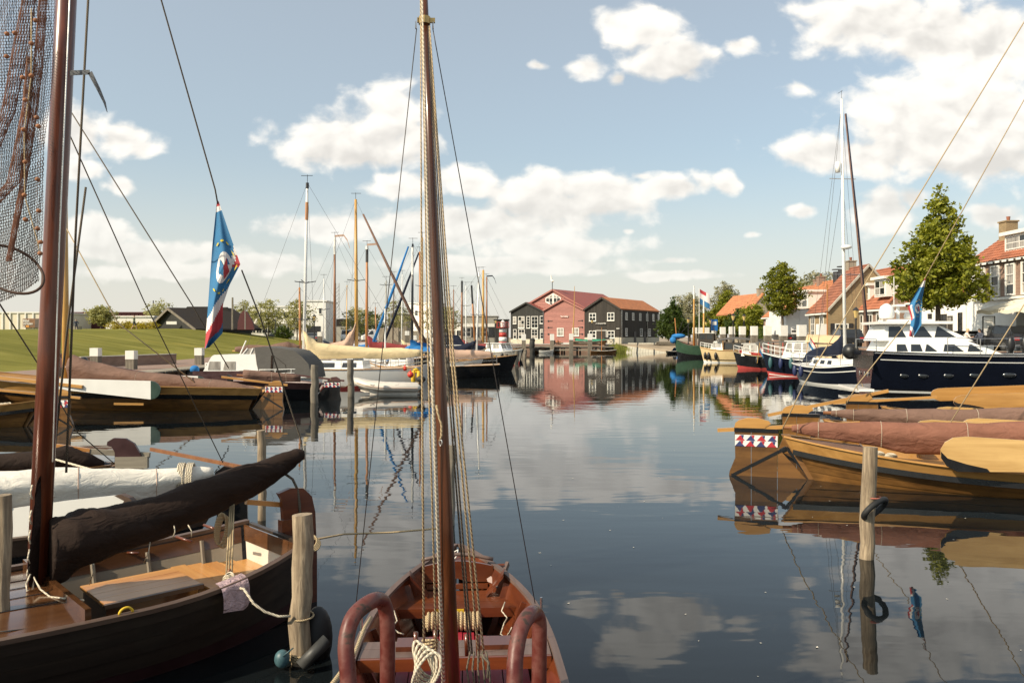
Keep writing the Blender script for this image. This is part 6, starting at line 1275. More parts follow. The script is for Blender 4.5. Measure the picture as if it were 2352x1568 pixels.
# cream launch
t, h = mboat('motor_launch', 'cream motor launch with arched dark roof and black fenders', (20.9, 88.6), (26.3, 86.2), 3.0, (1.45, 1.4, 1.75), 'hull_cream', 'white_gloss', 'teak', 'white_gloss', stripe=(.42, .47, 'hull_black'), keel=-.6, bootq=.2, eb=2.4)
cabin(t, 3.3, 4.7, 1.4, 2.35, .85, 'white_paint', .1, .45, .85, 'wheelhouse', None, wins=((3.5, 4.0, 0), (4.05, 4.45, .1)), wz=(.3, .9), frontwin=2, glass='glass_curtain')
m = MB(); m.grid(lambda u, v: (.3+3.7*v, -1.1+2.2*u, 2.35+.20*sin(pi*u)+.25*sin(pi*min(1, v*.9+.1))), 8, 10); put('roof', m, 'canopy_grey', t, True)
cabin(t, 1.2, 3.2, 1.35, 2.2, .85, 'tar_board_brown', .05, .05, .95, 'saloon', None, wins=((1.4, 2.1, 0), (2.3, 3.0, 0)), wz=(.3, .85))
for x in (.4, 3.2): 
    for s in (-1, 1): m = MB(); m.box(x, x+.07, s*1.0-.03, s*1.0+.03, 1.4, 2.4); put('roof_post', m, 'teak', t)
for s in (-1, 1): railing(t, h, s, .72, .99, .5, 6, .025, 'white_paint')
for k, x in enumerate((5.4, 4.9, 4.0)): fender(tuple(side_pt(t, h, x, .75, .16, 1)), .18, .40, 'fender_black', ('left', 'middle', 'right')[k]+' black fender on the cream launch', 'fenders on the cream launch')
# green fishing boat
t, h = mboat('fishing_boat', 'green fishing boat with two yellow masts and brown wheelhouse', (22.6, 111), (28.9, 108.5), 3.3, (1.7, 1.6, 2.6), 'hull_green', 'hull_black', 'hull_green', 'deck_red', 'fishing boat', keel=-.7, bootq=.55, eb=2.4)
cabin(t, 1.2, 3.4, 1.6, 3.3, .95, 'tar_board_brown', .1, .15, .95, 'wheelhouse', 'white_paint', .15, wins=((1.5, 2.2, 0), (2.4, 3.1, 0)), wz=(.55, .9), frontwin=2)
for px, y0, nm in ((1590, 655, 'mast'), (1614, 688, 'mast')):
    p = wm(t).inverted() @ at(px, y0, 108.6); m = MB(); m.tube([(p.x, 0, 1.5), (p.x, 0, p.z-1.8)], [.16, .11], 8); o = put(nm, m, 'mast_varnish', t, True); m = MB(); m.tube([(p.x, 0, p.z-1.8), (p.x, 0, p.z)], [.11, .09], 8); put('white_mast_top', m, 'white_paint', o)
    for q in ((.3, 0, 1.8), (h.L-.2, 0, 2.5)): m = MB(); m.tube([(p.x, 0, p.z-1), q], .02, 4); put('stay', m, 'wire', t)
m = MB(); p = wm(t).inverted() @ at(1551, 730, 110); m.tube([(h.L-.35, 0, 2.4), (h.L-.35+.25, 0, p.z)], .07, 6); put('bow_pole', m, 'mast_orange', t)
m = MB(); m.ell((h.L-.6, 0, 2.95), (1.0, .5, .35), 10, 6); m.ell((h.L+.1, .1, 2.4), (.5, .4, .5), 8, 6); put('blue_tarp', m, 'cover_blue', t, True)
fender(tuple(side_pt(t, h, 2.2, .9, .2, 1)), .32, .36, 'fender_black', 'round black fender at the stern quarter of the green fishing boat', None)
# flagpole
g = at(1606, 662, 120); m = MB(); m.tube([(g.x, 120, 2), tuple(g)], [.07, .04], 8); fp = solo('flagpole', m, 'white_paint', 'tall white flagpole behind the green fishing boat', 'flagpole')
flag('faded red white and green flag on the tall flagpole', lambda u, v: (g.x+.1+1.5*u, 120+.1*sin(u*6), g.z-.1-2.2*v-.9*u), 8, 8, lambda u, v: 2 if v < .22 and u < .6 else 1 if v < .68 else 0, [])
# national flags on sterns of the cruisers
def ensign(px, py, Y, w, hh, lab):
    p = at(px, py, Y); flag(lab, lambda u, v: (p.x+w*u*.55+.05*sin(v*5), Y+.04*sin(u*8), p.z-hh*(v*.55)-w*u*.9), 6, 9, lambda u, v: 2 if v < .33 else 1 if v < .66 else 0, [], 'stern ensigns', 'ensign')
    m = MB(); m.tube([(p.x-.03, Y, p.z+.1), (p.x-.25, Y, p.z-1.6)], .02, 5); solo('flagstaff', m, 'mast_varnish', 'short staff carrying the '+lab, 'flagstaff')
ensign(1970*.9437, 770, 55, 1.0, 1.2, 'red white and blue ensign behind the tan-roofed cruiser'); ensign(1746, 790, 67, 1.1, 1.2, 'red white and blue ensign beside the grey awning')
# small craft by the slip
def dinghy(lab, stern, ang, L, mat, tarp=None, B=1.5):
    t = thing('rowing_boat', lab, 'rowing boat', (stern[0], stern[1], 0), ang); h = Hull(L, B, (.5, .42, .65), -.15, .45, .7, 2, 2.4, .4, .8, .3, .05)
    for s in (-1, 1):
        for q0, q1 in ((.0, .34), (.34, .67), (.67, 1.0)): put('plank', h.strake(q0, q1-.01, s, .02, 14, lap=.01), mat, t, 30)
        put('gunwale', h.rail(s, .05, .04), 'white_paint', t)
    put('transom', h.transom(), mat, t); put('floor', h.deck(.3, 0, .97, 10, 0, -.05), mat, t)
    for x in (.3, .6): m = MB(); p = h.P(x, .75, 1, -.02); m.beam((p.x, -p.y, p.z), (p.x, p.y, p.z), .2, .03); put('thwart', m, 'teak', t)
    if tarp: m = MB(); m.grid(lambda u, v: (h.P(.05+.9*v, 1.02, 1, .03).x, h.P(.05+.9*v, 1.02, 1, .03).y*(2*u-1), h.top(.05+.9*v)+.03+.45*(1-(2*u-1)**2)*(1-.5*v)+.06*sin(v*9+u*4)), 10, 12); put('tarpaulin', m, tarp, t, True)
    return t
g = gp(1505, 806, 0); dinghy('small boat with bright blue tarpaulin on the slip', (g.x-1, 137), radians(35), 5, 'hull_black', 'cover_blue')
g = gp(1545, 808, 0); dinghy('black and white open boat right of the blue tarpaulin', (at(1532, 0, 133).x, 133), radians(8), 4.8, 'hull_black')
dinghy('small brown sailing boat with white rudder at the end of the jetty', (at(1355, 0, 140).x, 138.6), radians(4), 4.6, 'oak_dark'); m = MB(); a = at(1382, 752, 138.6); m.tube([(a.x, 138.6, .3), (a.x, 138.6, a.z)], [.07, .04], 8); solo('small_mast', m, 'mast_orange', 'slim brown mast of the small sailing boat before the doors', 'mast')
dinghy('white inflatable tender lying under the jetty', (at(1238, 0, 139).x, 138.6), 0, 2.6, 'white_paint')
t = dinghy('wooden launch with pale tent canopy left of the jetty', (at(1232, 0, 141).x-.6, 142), radians(4), 5, 'oak_dark', 'cover_white')
t = dinghy('wooden boat on the jetty with bright green tarpaulin', (at(1318, 0, 143).x, 144), radians(4), 6.2, 'oak_dark', 'tarp_green'); t.location.z = 1.6
m = MB(); a = at(1319, 672, 144.5); m.tube([(a.x-.3, 144.5, 2), (a.x, 144.5, a.z-3)], [.12, .08], 8); m.tube([(a.x, 144.5, a.z-3), (a.x+.05, 144.5, a.z+1.2)], [.08, .04], 8); solo('wooden_mast', m, 'mast_varnish', 'yellow mast of the green-tarped boat before the red shed', 'mast')
# ------------------------------------------------------------------ left bank: working boats
AL = atan2(.08, -.995)
def sail_barge(label, stern, ang, L, B, sh, hullm, bul, wale, lee, cover, coverp, mast=None, rudder=True, deckm='teak', planks=True, bandcol=True, name='sailing_barge', group=None, tm=.5, rs=.7, rb=.9):
    t = thing(name, label, 'sailing boat', (stern[0], stern[1], 0), ang, group); h = Hull(L, B, sh, -.5, tm, .14, 2.4, 2.8, .40, .75, rb, rs)
    qs = [.25, .40, .54, .68] if planks else [.25, .68]
    for s in (-1, 1):
        put('bottom', h.skin(0, .25, s, 20, 3), hullm, t, True)
        for i in range(len(qs)-1): put('plank', h.strake(qs[i], qs[i+1]-.004, s, .03, 24, .01, .995, lap=.012), hullm, t, 30)
        put('wale', h.strake(.68, .80, s, .06, 26, off=.03), wale, t, 30)
        put('bulwark', h.strake(.80, 1.0, s, .035, 26, off=-.01), bul, t, 30); put('gunwale', h.rail(s, .08, .03, 1.0, -.015, 26, dz=.012), bul, t)
    put('deck', h.deck(.82, .02, .98, 24, .05, -.03), deckm, t, True)
    zr = sh[0]
    if rudder:
        for k, (xa, xb) in enumerate(((-.85, -.40), (-.40, .10), (.10, .5))):
            q = clip(clip([(-.82, -.05), (.48, -.05), (-.05, .6*zr/.75), (-.05, zr+.12), (-.78, zr+.12), (-.75, .3)], 1, 0, xb-.004), -1, 0, -xa-.004)
            if len(q) > 2: m = MB(); m.prism([(x, -.04, z) for x, z in q], (0,.08,0)); put('rudder_plank', m, hullm, t)
        m = MB(); m.prism([(x, -.045, z) for x, z in [(-.78, zr+.122), (-.74, zr+.24), (-.6, zr+.32), (-.4, zr+.30), (-.22, zr+.2), (-.2, zr+.122)]], (0,.09,0)); put('rudder_head', m, bul, t)
        m = MB(); m.beam((-.75, 0, .05), (.0, 0, .5), .12, .06); put('iron_strap', m, 'hull_black', t)
        if bandcol:
            for s in (-1, 1): triangles(t, -.76, -.07, zr-.14, zr+.07, s*.042, s)
        m = MB(); m.beam((-.95, 0, zr+.14), (1.7, 0, zr+.45), .06, .08); put('tiller', m, bul, t)
    if lee:
        (x0, x1, z0, z1, z2, z3, lm, em) = lee
        for s in (-1, 1):
            yy = s*(B/2+.07); m = MB(); m.prism([(x0, yy, z0), (x0, yy, z1), (x1, yy, z3), (x1, yy, z2)], (0, s*.05, 0)); lo = put('leeboard', m, lm, t)
            n_ = 8; r0 = (z1-z0)/2; r1 = (z3-z2)/2; c0 = (z0+z1)/2; c1 = (z2+z3)/2
            m = MB(); m.prism([(x0+.001-.85*r0*1.3*sin(pi*i/n_), yy, c0+r0*cos(pi*i/n_)) for i in range(n_+1)]+[(x0-.001, yy, z0)], (0, s*.052, 0)); m.v = [(a, b_, c) for a, b_, c in m.v]; put('leeboard_end', m, em, lo)
            m = MB(); m.prism([(x1-.001+.85*r1*1.3*sin(pi*i/n_), yy, c1-r1*cos(pi*i/n_)) for i in range(n_+1)]+[(x1+.001, yy, z3)], (0, s*.052, 0)); put('leeboard_end', m, em, lo)
    if cover:
        inv = wm(t).inverted(); P = [inv @ p for p, r in coverp]; cover_tube('sail_cover', cover, t, P, [r for p, r in coverp], 1.15, 20, int(L*3), .15, (.3, .62), drop=.3, sub=8)
        m = MB(); m.tube([P[0]+Vec((0,0,-.05)), P[-1]+(P[-1]-P[-2]).normalized()*.3], .05, 8); put('boom', m, 'mast_brown', t)
    if mast:
        (px0, y0, px1, Y, r, mt) = mast; inv = wm(t).inverted(); a = inv @ at(px0, y0, Y); b_ = inv @ at(px1, HZ+20, Y); b_.z = .3; m = MB(); m.tube([b_, b_.lerp(a, .5), a], [r*1.1, r, r*.75], 10); put('mast', m, mt, t, True)
    return t, h
plain('lee_green', (0.020, 0.045, 0.034), .35, .2, 2, coat=.3); plain('lee_white', (0.72, 0.71, 0.67), .35, .04, 2, coat=.2); plain('lee_maroon', (0.050, 0.020, 0.020), .4, .25, 3); plain('bulwark_maroon', (0.095, 0.042, 0.038), .45, .25, 3, coat=.2)
tA, hA = sail_barge('varnished wooden barge with white and green leeboard and brown sail cover', (at(606, 0, 31).x, 31), AL, 13, 3.5, (.80, .98, 1.6), 'oak_hull', 'oak_light', 'hull_black', (3.55, 7.2, .50, 1.18, .86, 1.26, 'lee_white', 'lee_green'),
    'cover_greybrown', [(at(600, 898, 31.0), .08), (at(545, 893, 31.1), .24), (at(430, 884, 31.3), .27), (at(320, 872, 31.5), .28), (at(220, 858, 31.7), .36), (at(165, 846, 31.8), .40)], (149, 430, 151, 31.9, .12, 'mast_varnish'))
m = MB(); m.beam(wm(tA).inverted() @ at(-40, 862, 30.2), wm(tA).inverted() @ at(190, 888, 29.6), .12, .12); put('sweep_oar', m, 'oak_light', tA)
m = MB(); m.beam(wm(tA).inverted() @ at(262, 927, 29.3), wm(tA).inverted() @ at(330, 928, 29.25), .05, .08); put('rubbing_board', m, 'oak_light', tA)
tB, hB = botter('varnished wooden sailing boat at the left edge with patterned rudder', (at(96, 0, 25.0).x, 25.0), AL, None, seed=21, mast=3.5, leeboard=False)
tC, hC = sail_barge('black barge with maroon bulwark, raised black stem and dark leeboard', (at(742, 0, 35.4).x, 35.4), atan2(.02, -1), 12.4, 3.4, (.72, .95, 2.2), 'hull_black', 'bulwark_maroon', 'hull_black', (3.6, 6.6, .78, 1.22, .82, 1.2, 'lee_maroon', 'hull_black'), 'cover_greybrown', [(at(690, 868, 35.2), .1), (at(560, 862, 35.0), .2)], None, deckm='bulwark_maroon')
m = MB(); m.prism([(11.6, -.07, 1.2), (12.35, -.07, 1.9), (12.75, -.07, 2.5), (12.60, -.07, 1.75), (12.2, -.07, .3), (11.6, -.07, .1)], (0,.14,0)); put('stem', m, 'hull_black', tC)
m = MB(); m.ell((10.6, .3, 1.75), (.18, .25, .18), 8, 6); m.tube([(10.9, -.4, 1.6), (10.9, .4, 1.6)], .16, 8); put('windlass', m, 'dark_metal', tC)
# ------------------------------------------------------------------ white cabin cruiser with grey canopy
t, h = mboat('cabin_cruiser', 'white cabin cruiser with grey canvas canopy moored by the left quay', (at(462, 0, 39).x, 39.4), (at(728, 0, 39).x, 38.9), 2.5, (.95, .9, 1.1), 'white_gloss', 'boot_red', 'white_gloss', 'white_gloss', keel=-.5, bootq=.25)
def LP(px, py, y=-.0, Y=39.0): p = wm(t).inverted() @ at(px, py, Y); return Vec((p.x, y, p.z))
def sideprism(nm, pts, w, mat, sm=False, Y=39.0, parent=None): m = MB(); m.prism([LP(a, b_, -w, Y) for a, b_ in pts], (0, 2*w, 0)); return put(nm, m, mat, parent or t, sm)
sideprism('cabin', [(478, 856), (500, 818), (506, 814), (610, 812), (622, 868), (480, 868)], 1.0, 'white_gloss')
for xa, xb, ya, yb in ((488, 524, 827, 848), (524, 560, 827, 848)):
    for s in (-1, 1): m = MB(); m.prism([Vec((*LP(a, b_).xy, 0))*0+Vec((LP(a, b_).x, s*1.003, LP(a, b_).z)) for a, b_ in ((xa+4, yb), (xb-3, yb), (xb-3, ya+2), (xa+8, ya+2))], (0, s*.01, 0)); put('cabin_window', m, 'glass_curtain', t)
m = MB(); s = 1
for s in (-1, 1): m = MB(); m.prism([Vec((LP(a, b_).x, s*1.003, LP(a, b_).z)) for a, b_ in ((566, 855), (588, 855), (588, 849), (566, 849))], (0, s*.012, 0)); put('name_plate', m, 'grey_clad', t)
cn = sideprism('canopy', [(604, 812), (602, 797), (622, 795), (644, 798), (664, 799), (695, 805), (712, 818), (727, 834), (734, 866), (616, 868), (607, 835)], 1.05, 'canopy_grey', 35)
m = MB(); m.prism([LP(a, b_, 1.053) for a, b_ in ((641, 815), (645, 815), (643, 852), (639, 852))], (0,.01,0)); put('canopy_seam', m, 'cover_dark', cn)
m = MB(); m.tube([LP(a, b_, 1.055) for a, b_ in ((643, 852), (676, 852), (674, 836), (648, 816), (643, 852))], .01, 4); put('canopy_seam', m, 'cover_dark', cn)
sideprism('windscreen', [(573, 812), (583, 800), (601, 798), (603, 812)], .95, 'glass_curtain')
for a in ((572, 813, 584, 799), (590, 813, 597, 799)):
    for s in (-1, 1): m = MB(); m.beam(LP(a[0], a[1], s*.97), LP(a[2], a[3], s*.97), .03, .05); put('windscreen_frame', m, 'white_gloss', t)
m = MB(); m.tube([LP(546, 815), LP(561, 782)], .03, 6); put('mast', m, 'white_paint', t)
for s in (-1, 1): railing(t, h, s, .78, .99, .42, 6, .02, 'white_gloss'); railing(t, h, s, .02, .42, .35, 6, .02, 'white_gloss')
p = wm(t) @ Vec((1.9, 1.25, .75)); fender(tuple(p), .12, .25, 'fender_black', 'small dark fender on the white cabin cruiser side', None)
p = at(447, 848, 38.6); m = MB(); m.ell(tuple(p), (.22, .22, .2), 12, 8); solo('fender_ball', m, 'cover_blue', 'blue fender ball at the bow of the white cabin cruiser', 'fender', smooth=True)
# ------------------------------------------------------------------ sailing yachts of the left fleet
def yacht(label, px, Y, bow, L, hullm, boot, mast, cover=None, coverlen=.42, cab=True, z=(1.0, .9, 1.25), cabm='white_gloss', jib=None, spread=(.55,), Bm=2.8, booth=.8, stays=True, pennant=None, rails=True, cvr=(.42, .2), cz=.75, mx=.5, band=None):
    pxt, yt, mt, r = mast; ang = (0 if bow > 0 else pi)+R(-.06, .06); c = Vec((cos(ang), sin(ang), 0)); foot = Vec(((px-CX)/FPX*Y, Y, 0)); st_ = foot-c*(L*mx)
    t = thing('sailing_yacht', label, 'sailing boat', tuple(st_), ang, 'sailing boats of the left fleet'); h = Hull(L, Bm, z, -.5, .45, .72, 2, 2.4, .22, .7, .7, .15)
    for s in (-1, 1): put('hull_side', h.skin(.42, 1.0, s, 20, 4), hullm, t, True); put('boot_stripe', h.skin(0, .42, s, 20, 3), boot, t, True); put('toe_rail', h.rail(s, .05, .05), 'teak', t)
    put('transom', h.transom(), hullm, t); put('deck', h.deck(.97, 0, 1, 18, .05, -.02), 'white_paint' if cabm == 'white_gloss' else 'teak', t, True)
    if cab: cabin(t, L*.28, L*.68, z[1]-.05, z[1]+.45, Bm*.34, cabm, .1, .6, .85, 'coachroof', None, wins=((L*.32, L*.40, .05), (L*.44, L*.52, .05)), wz=(.3, .8))
    inv = wm(t).inverted(); tp = inv @ at(pxt, yt, Y); ft = Vec((L*mx, 0, z[1])); m = MB(); m.tube([ft, ft.lerp(tp, .5), tp], [r, r*.95, r*.7], 8); mo = put('mast', m, mt, t, True)
    if band:
        for f0, f1, bm in band: m = MB(); m.tube([ft.lerp(tp, f0), ft.lerp(tp, f1)], r*.86+.008, 8); put('mast_band', m, bm, mo)
    for f in spread: p = ft.lerp(tp, f); m = MB(); m.tube([p+Vec((0,-.75,.12)), p, p+Vec((0,.75,.12))], .025, 5); m.tube([p+Vec((-.6,0,.1)), p, p+Vec((.6,0,.1))], .025, 5); put('spreader', m, 'dark_metal', t)
    if stays:
        for q in ((.1, 0, z[0]), (L-.1, 0, z[2]), (L*mx-.3, Bm*.46, z[1]), (L*mx-.3, -Bm*.46, z[1])): m = MB(); m.tube([tp, q], .008, 3); put('stay', m, 'wire', t)
    m = MB(); m.tube([tp, tp+Vec((0,0,.45))], .015, 4); m.tube([tp+Vec((-.3,0,.4)), tp+Vec((.35,0,.4))], .015, 4); put('wind_vane', m, 'dark_metal', t)
    if cover:
        b0 = ft+Vec((0,0,cz)); e = b0+Vec((-L*coverlen,0,.02)); hi, lo = cvr
        cover_tube('sail_cover', cover, t, [b0+Vec((.02,0,booth)), b0+Vec((-.25,0,booth*.45)), b0+Vec((-.8,0,.10)), b0.lerp(e, .5), b0.lerp(e, .8), e], [.06, hi*.75, lo*1.45, lo*1.1, lo, lo*.5], 1.3, 16, int(px), .22, sub=6)
        m = MB(); m.tube([b0+Vec((0,0,-.12)), e+Vec((-.2,0,-.1))], .05, 6); put('boom', m, 'mast_varnish', t)
    if jib: m = MB(); (ax, ay, bx, by, jm, jr) = jib; a = inv @ at(ax, ay, Y); b_ = inv @ at(bx, by, Y); m.tube([a, a.lerp(b_, .5)+Vec((0,0,-.08)), b_], [jr*.6, jr, jr*1.1], 8); put('furled_jib', m, jm, t, True)
    if rails:
        for s in (-1, 1): railing(t, h, s, .02, .95, .55, 10, .012)
    if pennant:
        a = tp+Vec((0,0,.1)); d = c.dot(Vec((1,0,0))); m = MB(); w = .16; pts = [a, a+Vec((d*.75,0,.06)), a+Vec((d*1.05,0,-.35)), a+Vec((d*1.25,0,-1.0))]
        for p, q in zip(pts[:-1], pts[1:]): m.prism([p+Vec((0,0,w/2)), q+Vec((0,0,w/2)), q-Vec((0,0,w/2)), p-Vec((0,0,w/2))], (0,.01,0))
        put('pennant', m, pennant, t)
    return t, h
yacht('white sailing yacht with cream sail cover and white mast with orange band', 697, 44.5, -1, 10, 'white_gloss', 'boot_red', (706, 420, 'white_gloss', .095), 'cover_cream', .66, z=(1.15, 1.05, 1.4), spread=(.26, .46), Bm=3.1, cvr=(.5, .24), booth=1.25, mx=.64, band=((.80, .895, 'mast_orange'), (.97, 1.0, 'dark_metal')), cz=.85)
yacht('sailing yacht with pinkish sail cover and thick yellow mast', 819, 53, 1, 9, 'hull_black', 'hull_black', (817, 458, 'mast_varnish', .12), 'cover_pink', .40, z=(1.2, 1.1, 1.5), jib=(834, 492, 990, 812, 'cover_greybrown', .10), booth=2.1, cvr=(.5, .3), cz=.75, spread=(.5,), mx=.45)
yacht('black-hulled sailing yacht with dark red sail cover and orange-brown mast', 842, 63, -1, 9.5, 'hull_black', 'boot_red', (843, 565, 'mast_orange', .12), 'cover_red', .52, booth=1.1, cvr=(.5, .26), spread=(), pennant='cover_pink', cab=False, mx=.55, cz=.9, band=((.86, .97, 'dark_metal'), (.97, 1.0, 'white_paint')))
yacht('flat-bottomed sailing boat with slim brown mast and white mast top', 768, 66, 1, 9, 'oak_dark', 'hull_black', (769, 545, 'mast_brown', .11), 'cover_red', .40, spread=(), pennant='cover_pink', cabm='oak_dark', booth=.5, mx=.5, band=((.86, 1.0, 'white_paint'),))
yacht('small yacht with grey mast and brown boom cover near the grey-canopied cruiser', 690, 56, 1, 8.5, 'white_gloss', 'hull_black', (688, 660, 'mast_orange', .09), 'cover_greybrown', .55, spread=(), cz=1.0, booth=.3, cvr=(.25, .22))
yacht('white yacht with thin grey mast and cross spreaders', 885, 74, -1, 8, 'white_gloss', 'cover_blue', (887, 645, 'grey_clad', .07), None, spread=(.94,))
yacht('yacht with blue wrapped headsail and black mast with white top', 946, 58, 1, 9, 'white_gloss', 'hull_navy', (948, 560, 'hull_black', .10), 'cover_blue', .25, spread=(.42,), jib=(938, 566, 858, 785, 'cover_blue', .10), mx=.42, band=((.74, .97, 'white_gloss'),), cvr=(.5, .3), booth=.9, cz=.4)
yacht('yacht with black wrapped headsail slanting left of the central mast', 966, 70, 1, 9.5, 'white_gloss', 'hull_black', (964, 578, 'mast_orange', .10), 'cover_pink', .4, spread=(.5,), jib=(962, 580, 880, 792, 'cover_navy', .11), mx=.45)
yacht('yacht with pale yellow mast behind the rope bundle', 971, 66, -1, 9, 'hull_navy', 'white_gloss', (970, 545, 'mast_varnish', .08), 'cover_navy', .4, spread=(.6,))
yacht('yacht with a low black hull partly hidden by the central mast', 1000, 56, -1, 9, 'hull_black', 'hull_black', (1004, 640, 'mast_dark', .08), 'cover_pink', .45, spread=(), cab=False, z=(.9, .8, 1.1))
yacht('white and black yacht with white mast, its bow pointing right', 1094, 66, 1, 8.6, 'hull_black', 'hull_black', (1100, 625, 'white_gloss', .085), 'cover_navy', .40, mx=.60, jib=None, spread=(.5,), z=(1.05, 1.0, 1.35), cvr=(.3, .2))
yacht('distant sailing barge with dark mast and white top', 1061, 98, -1, 10, 'hull_black', 'hull_black', (1061, 645, 'mast_brown', .14), 'cover_red', .4, spread=(), band=((.84, 1.0, 'dark_metal'),), cab=False)
yacht('distant sailing boat with leaning orange mast', 1092, 104, -1, 10, 'oak_dark', 'hull_black', (1083, 655, 'mast_orange', .14), 'cover_greybrown', .4, spread=(), cab=False, band=((.72, 1.0, 'hull_black'),))
yacht('distant sailing barge with thick varnished mast', 1109, 112, 1, 11, 'oak_dark', 'hull_black', (1110, 620, 'mast_varnish', .19), 'cover_greybrown', .4, spread=(), cabm='oak_dark')
yacht('distant sailing boat with slim brown mast and pennant', 1118, 106, 1, 10, 'hull_black', 'hull_black', (1118, 636, 'mast_brown', .12), None, spread=(), pennant='cover_navy', cab=False)
yacht('distant white yacht with lattice-like white mast', 1070, 92, 1, 8, 'white_gloss', 'boot_red', (1070, 656, 'white_gloss', .07), None, spread=(.7,))
yacht('small wooden yacht with a thin red-brown mast below the blue headsail', 866, 84, 1, 8, 'oak_dark', 'hull_black', (862, 705, 'mast_orange', .07), 'cover_blue', .35, spread=(), cabm='oak_dark')
yacht('white yacht with slim white mast left of the brown mast', 742, 78, -1, 8.5, 'white_gloss', 'cover_blue', (744, 640, 'white_gloss', .06), 'cover_navy', .4, spread=(.6,))
yacht('small white yacht with thin mast behind the pinkish sail cover', 795, 86, 1, 8, 'white_gloss', 'boot_red', (797, 655, 'mast_varnish', .06), 'cover_blue', .4, spread=(.6,))
yacht('navy-hulled yacht with white mast behind the blue headsail', 922, 82, -1, 8.5, 'hull_navy', 'white_gloss', (924, 630, 'white_gloss', .06), 'cover_cream', .4, spread=(.5,))
yacht('white yacht with brown mast just right of the central mast', 1040, 84, -1, 8.5, 'white_gloss', 'hull_navy', (1042, 665, 'mast_brown', .07), 'cover_navy', .4, spread=())
yacht('dark wooden yacht with slim black mast left of the ropes', 902, 92, -1, 9, 'hull_black', 'hull_black', (905, 632, 'mast_dark', .08), 'cover_greybrown', .4, spread=(.6,), cabm='oak_dark')
# motor boats of that side
t, h = mboat('motor_boat', 'white motor boat with navy canopy behind the white and black yacht', (at(1120, 0, 78).x, 78), (at(985, 0, 78).x, 78.4), 2.8, (1.2, 1.1, 1.5), 'white_gloss', 'hull_black', 'white_gloss', 'white_gloss', keel=-.5)
cabin(t, 1.2, 4.3, 1.1, 2.0, 1.0, 'white_gloss', .1, .5, .88, 'cabin', 'white_gloss', .1, wins=((1.5, 2.2, 0), (2.4, 3.1, 0), (3.2, 3.7, .1)), wz=(.4, .85), frontwin=2)
cabin(t, 1.2, 3.4, 2.07, 3.0, .95, 'cover_navy', .2, .6, .7, 'canopy', None, wins=((1.6, 2.3, .1),), wz=(.3, .8))
t, h = mboat('motor_boat', 'grey motor boat with glass windscreen and roof, its bow towards the shipyard', (at(1200, 0, 84).x, 82.6), (at(1112, 0, 84).x, 85.4), 2.8, (1.3, 1.3, 1.6), 'hull_grey', 'boot_red', 'white_gloss', 'white_gloss', keel=-.5, stripe=(.45, .47, 'boot_red'))
cabin(t, .8, 3.1, 1.3, 2.15, 1.0, 'white_gloss', .1, .4, .9, 'cabin', 'white_gloss', .15, wins=((1.0, 1.6, 0), (1.8, 2.6, .1)), wz=(.35, .9), frontwin=2, glass='glass_curtain')
for k, x in enumerate((1.5, 3.2)): fender(tuple(side_pt(t, h, x, .85, .14, -1)), .14, .34, 'fender_black', ('left', 'right')[k]+' dark fender on the grey motor boat', 'fenders on the grey motor boat')
# ------------------------------------------------------------------ inflatable dinghy
g0 = gp(812, 903); g1 = gp(962, 905); t = thing('inflatable_dinghy', 'pale grey inflatable dinghy with black outboard motor', 'dinghy', (g1.x, 39.3, 0), pi)
plain('dinghy_pvc', (0.62, 0.57, 0.50), .45, .05, 3); L = g1.x-g0.x-.1
for s in (-1, 1):
    m = MB(); pts = [(-.15, s*.55, .36), (0, s*.55, .34), (L*.55, s*.57, .36), (L*.78, s*.45, .46), (L*.92, s*.22, .58), (L, 0, .64)]; m.tube(pts, [.05, .20, .21, .20, .19, .17], 14); put('tube', m, 'dinghy_pvc', t, True)
    m = MB(); m.tube([(x, y+s*.205, z-.02) for x, y, z in pts[1:-1]]+[(L+.15, 0, .60)], .02, 6); put('rub_strip', m, 'cover_pink', t)
    for x in (.9, 2.0): m = MB(); m.tube([(x, s*.68, .5), (x+.15, s*.72, .46), (x+.3, s*.68, .5)], .015, 5); put('grab_handle', m, 'black_rubber', t)
m = MB(); m.prism([(0, -.5, .05), (L*.8, -.4, .1), (L*.9, 0, .15), (L*.8, .4, .1), (0, .5, .05)], (0,0,.06)); put('floor', m, 'dinghy_pvc', t)
m = MB(); m.prism([(.05, -.5, -.02), (L*.72, -.4, 0), (L*.93, 0, .3), (L*.72, .4, 0), (.05, .5, -.02)], (0,0,.18)); put('bottom', m, 'dinghy_pvc', t)
m = MB(); m.box(.0, .05, -.4, .4, .1, .55); put('transom', m, 'teak', t)
m = MB(); m.ell((-.08, 0, .72), (.24, .16, .17), 12, 8); om = put('outboard', m, 'black_rubber', t, True); m = MB(); m.box(-.14, -.02, -.06, .06, -.3, .6); put('outboard_leg', m, 'dark_metal', om)
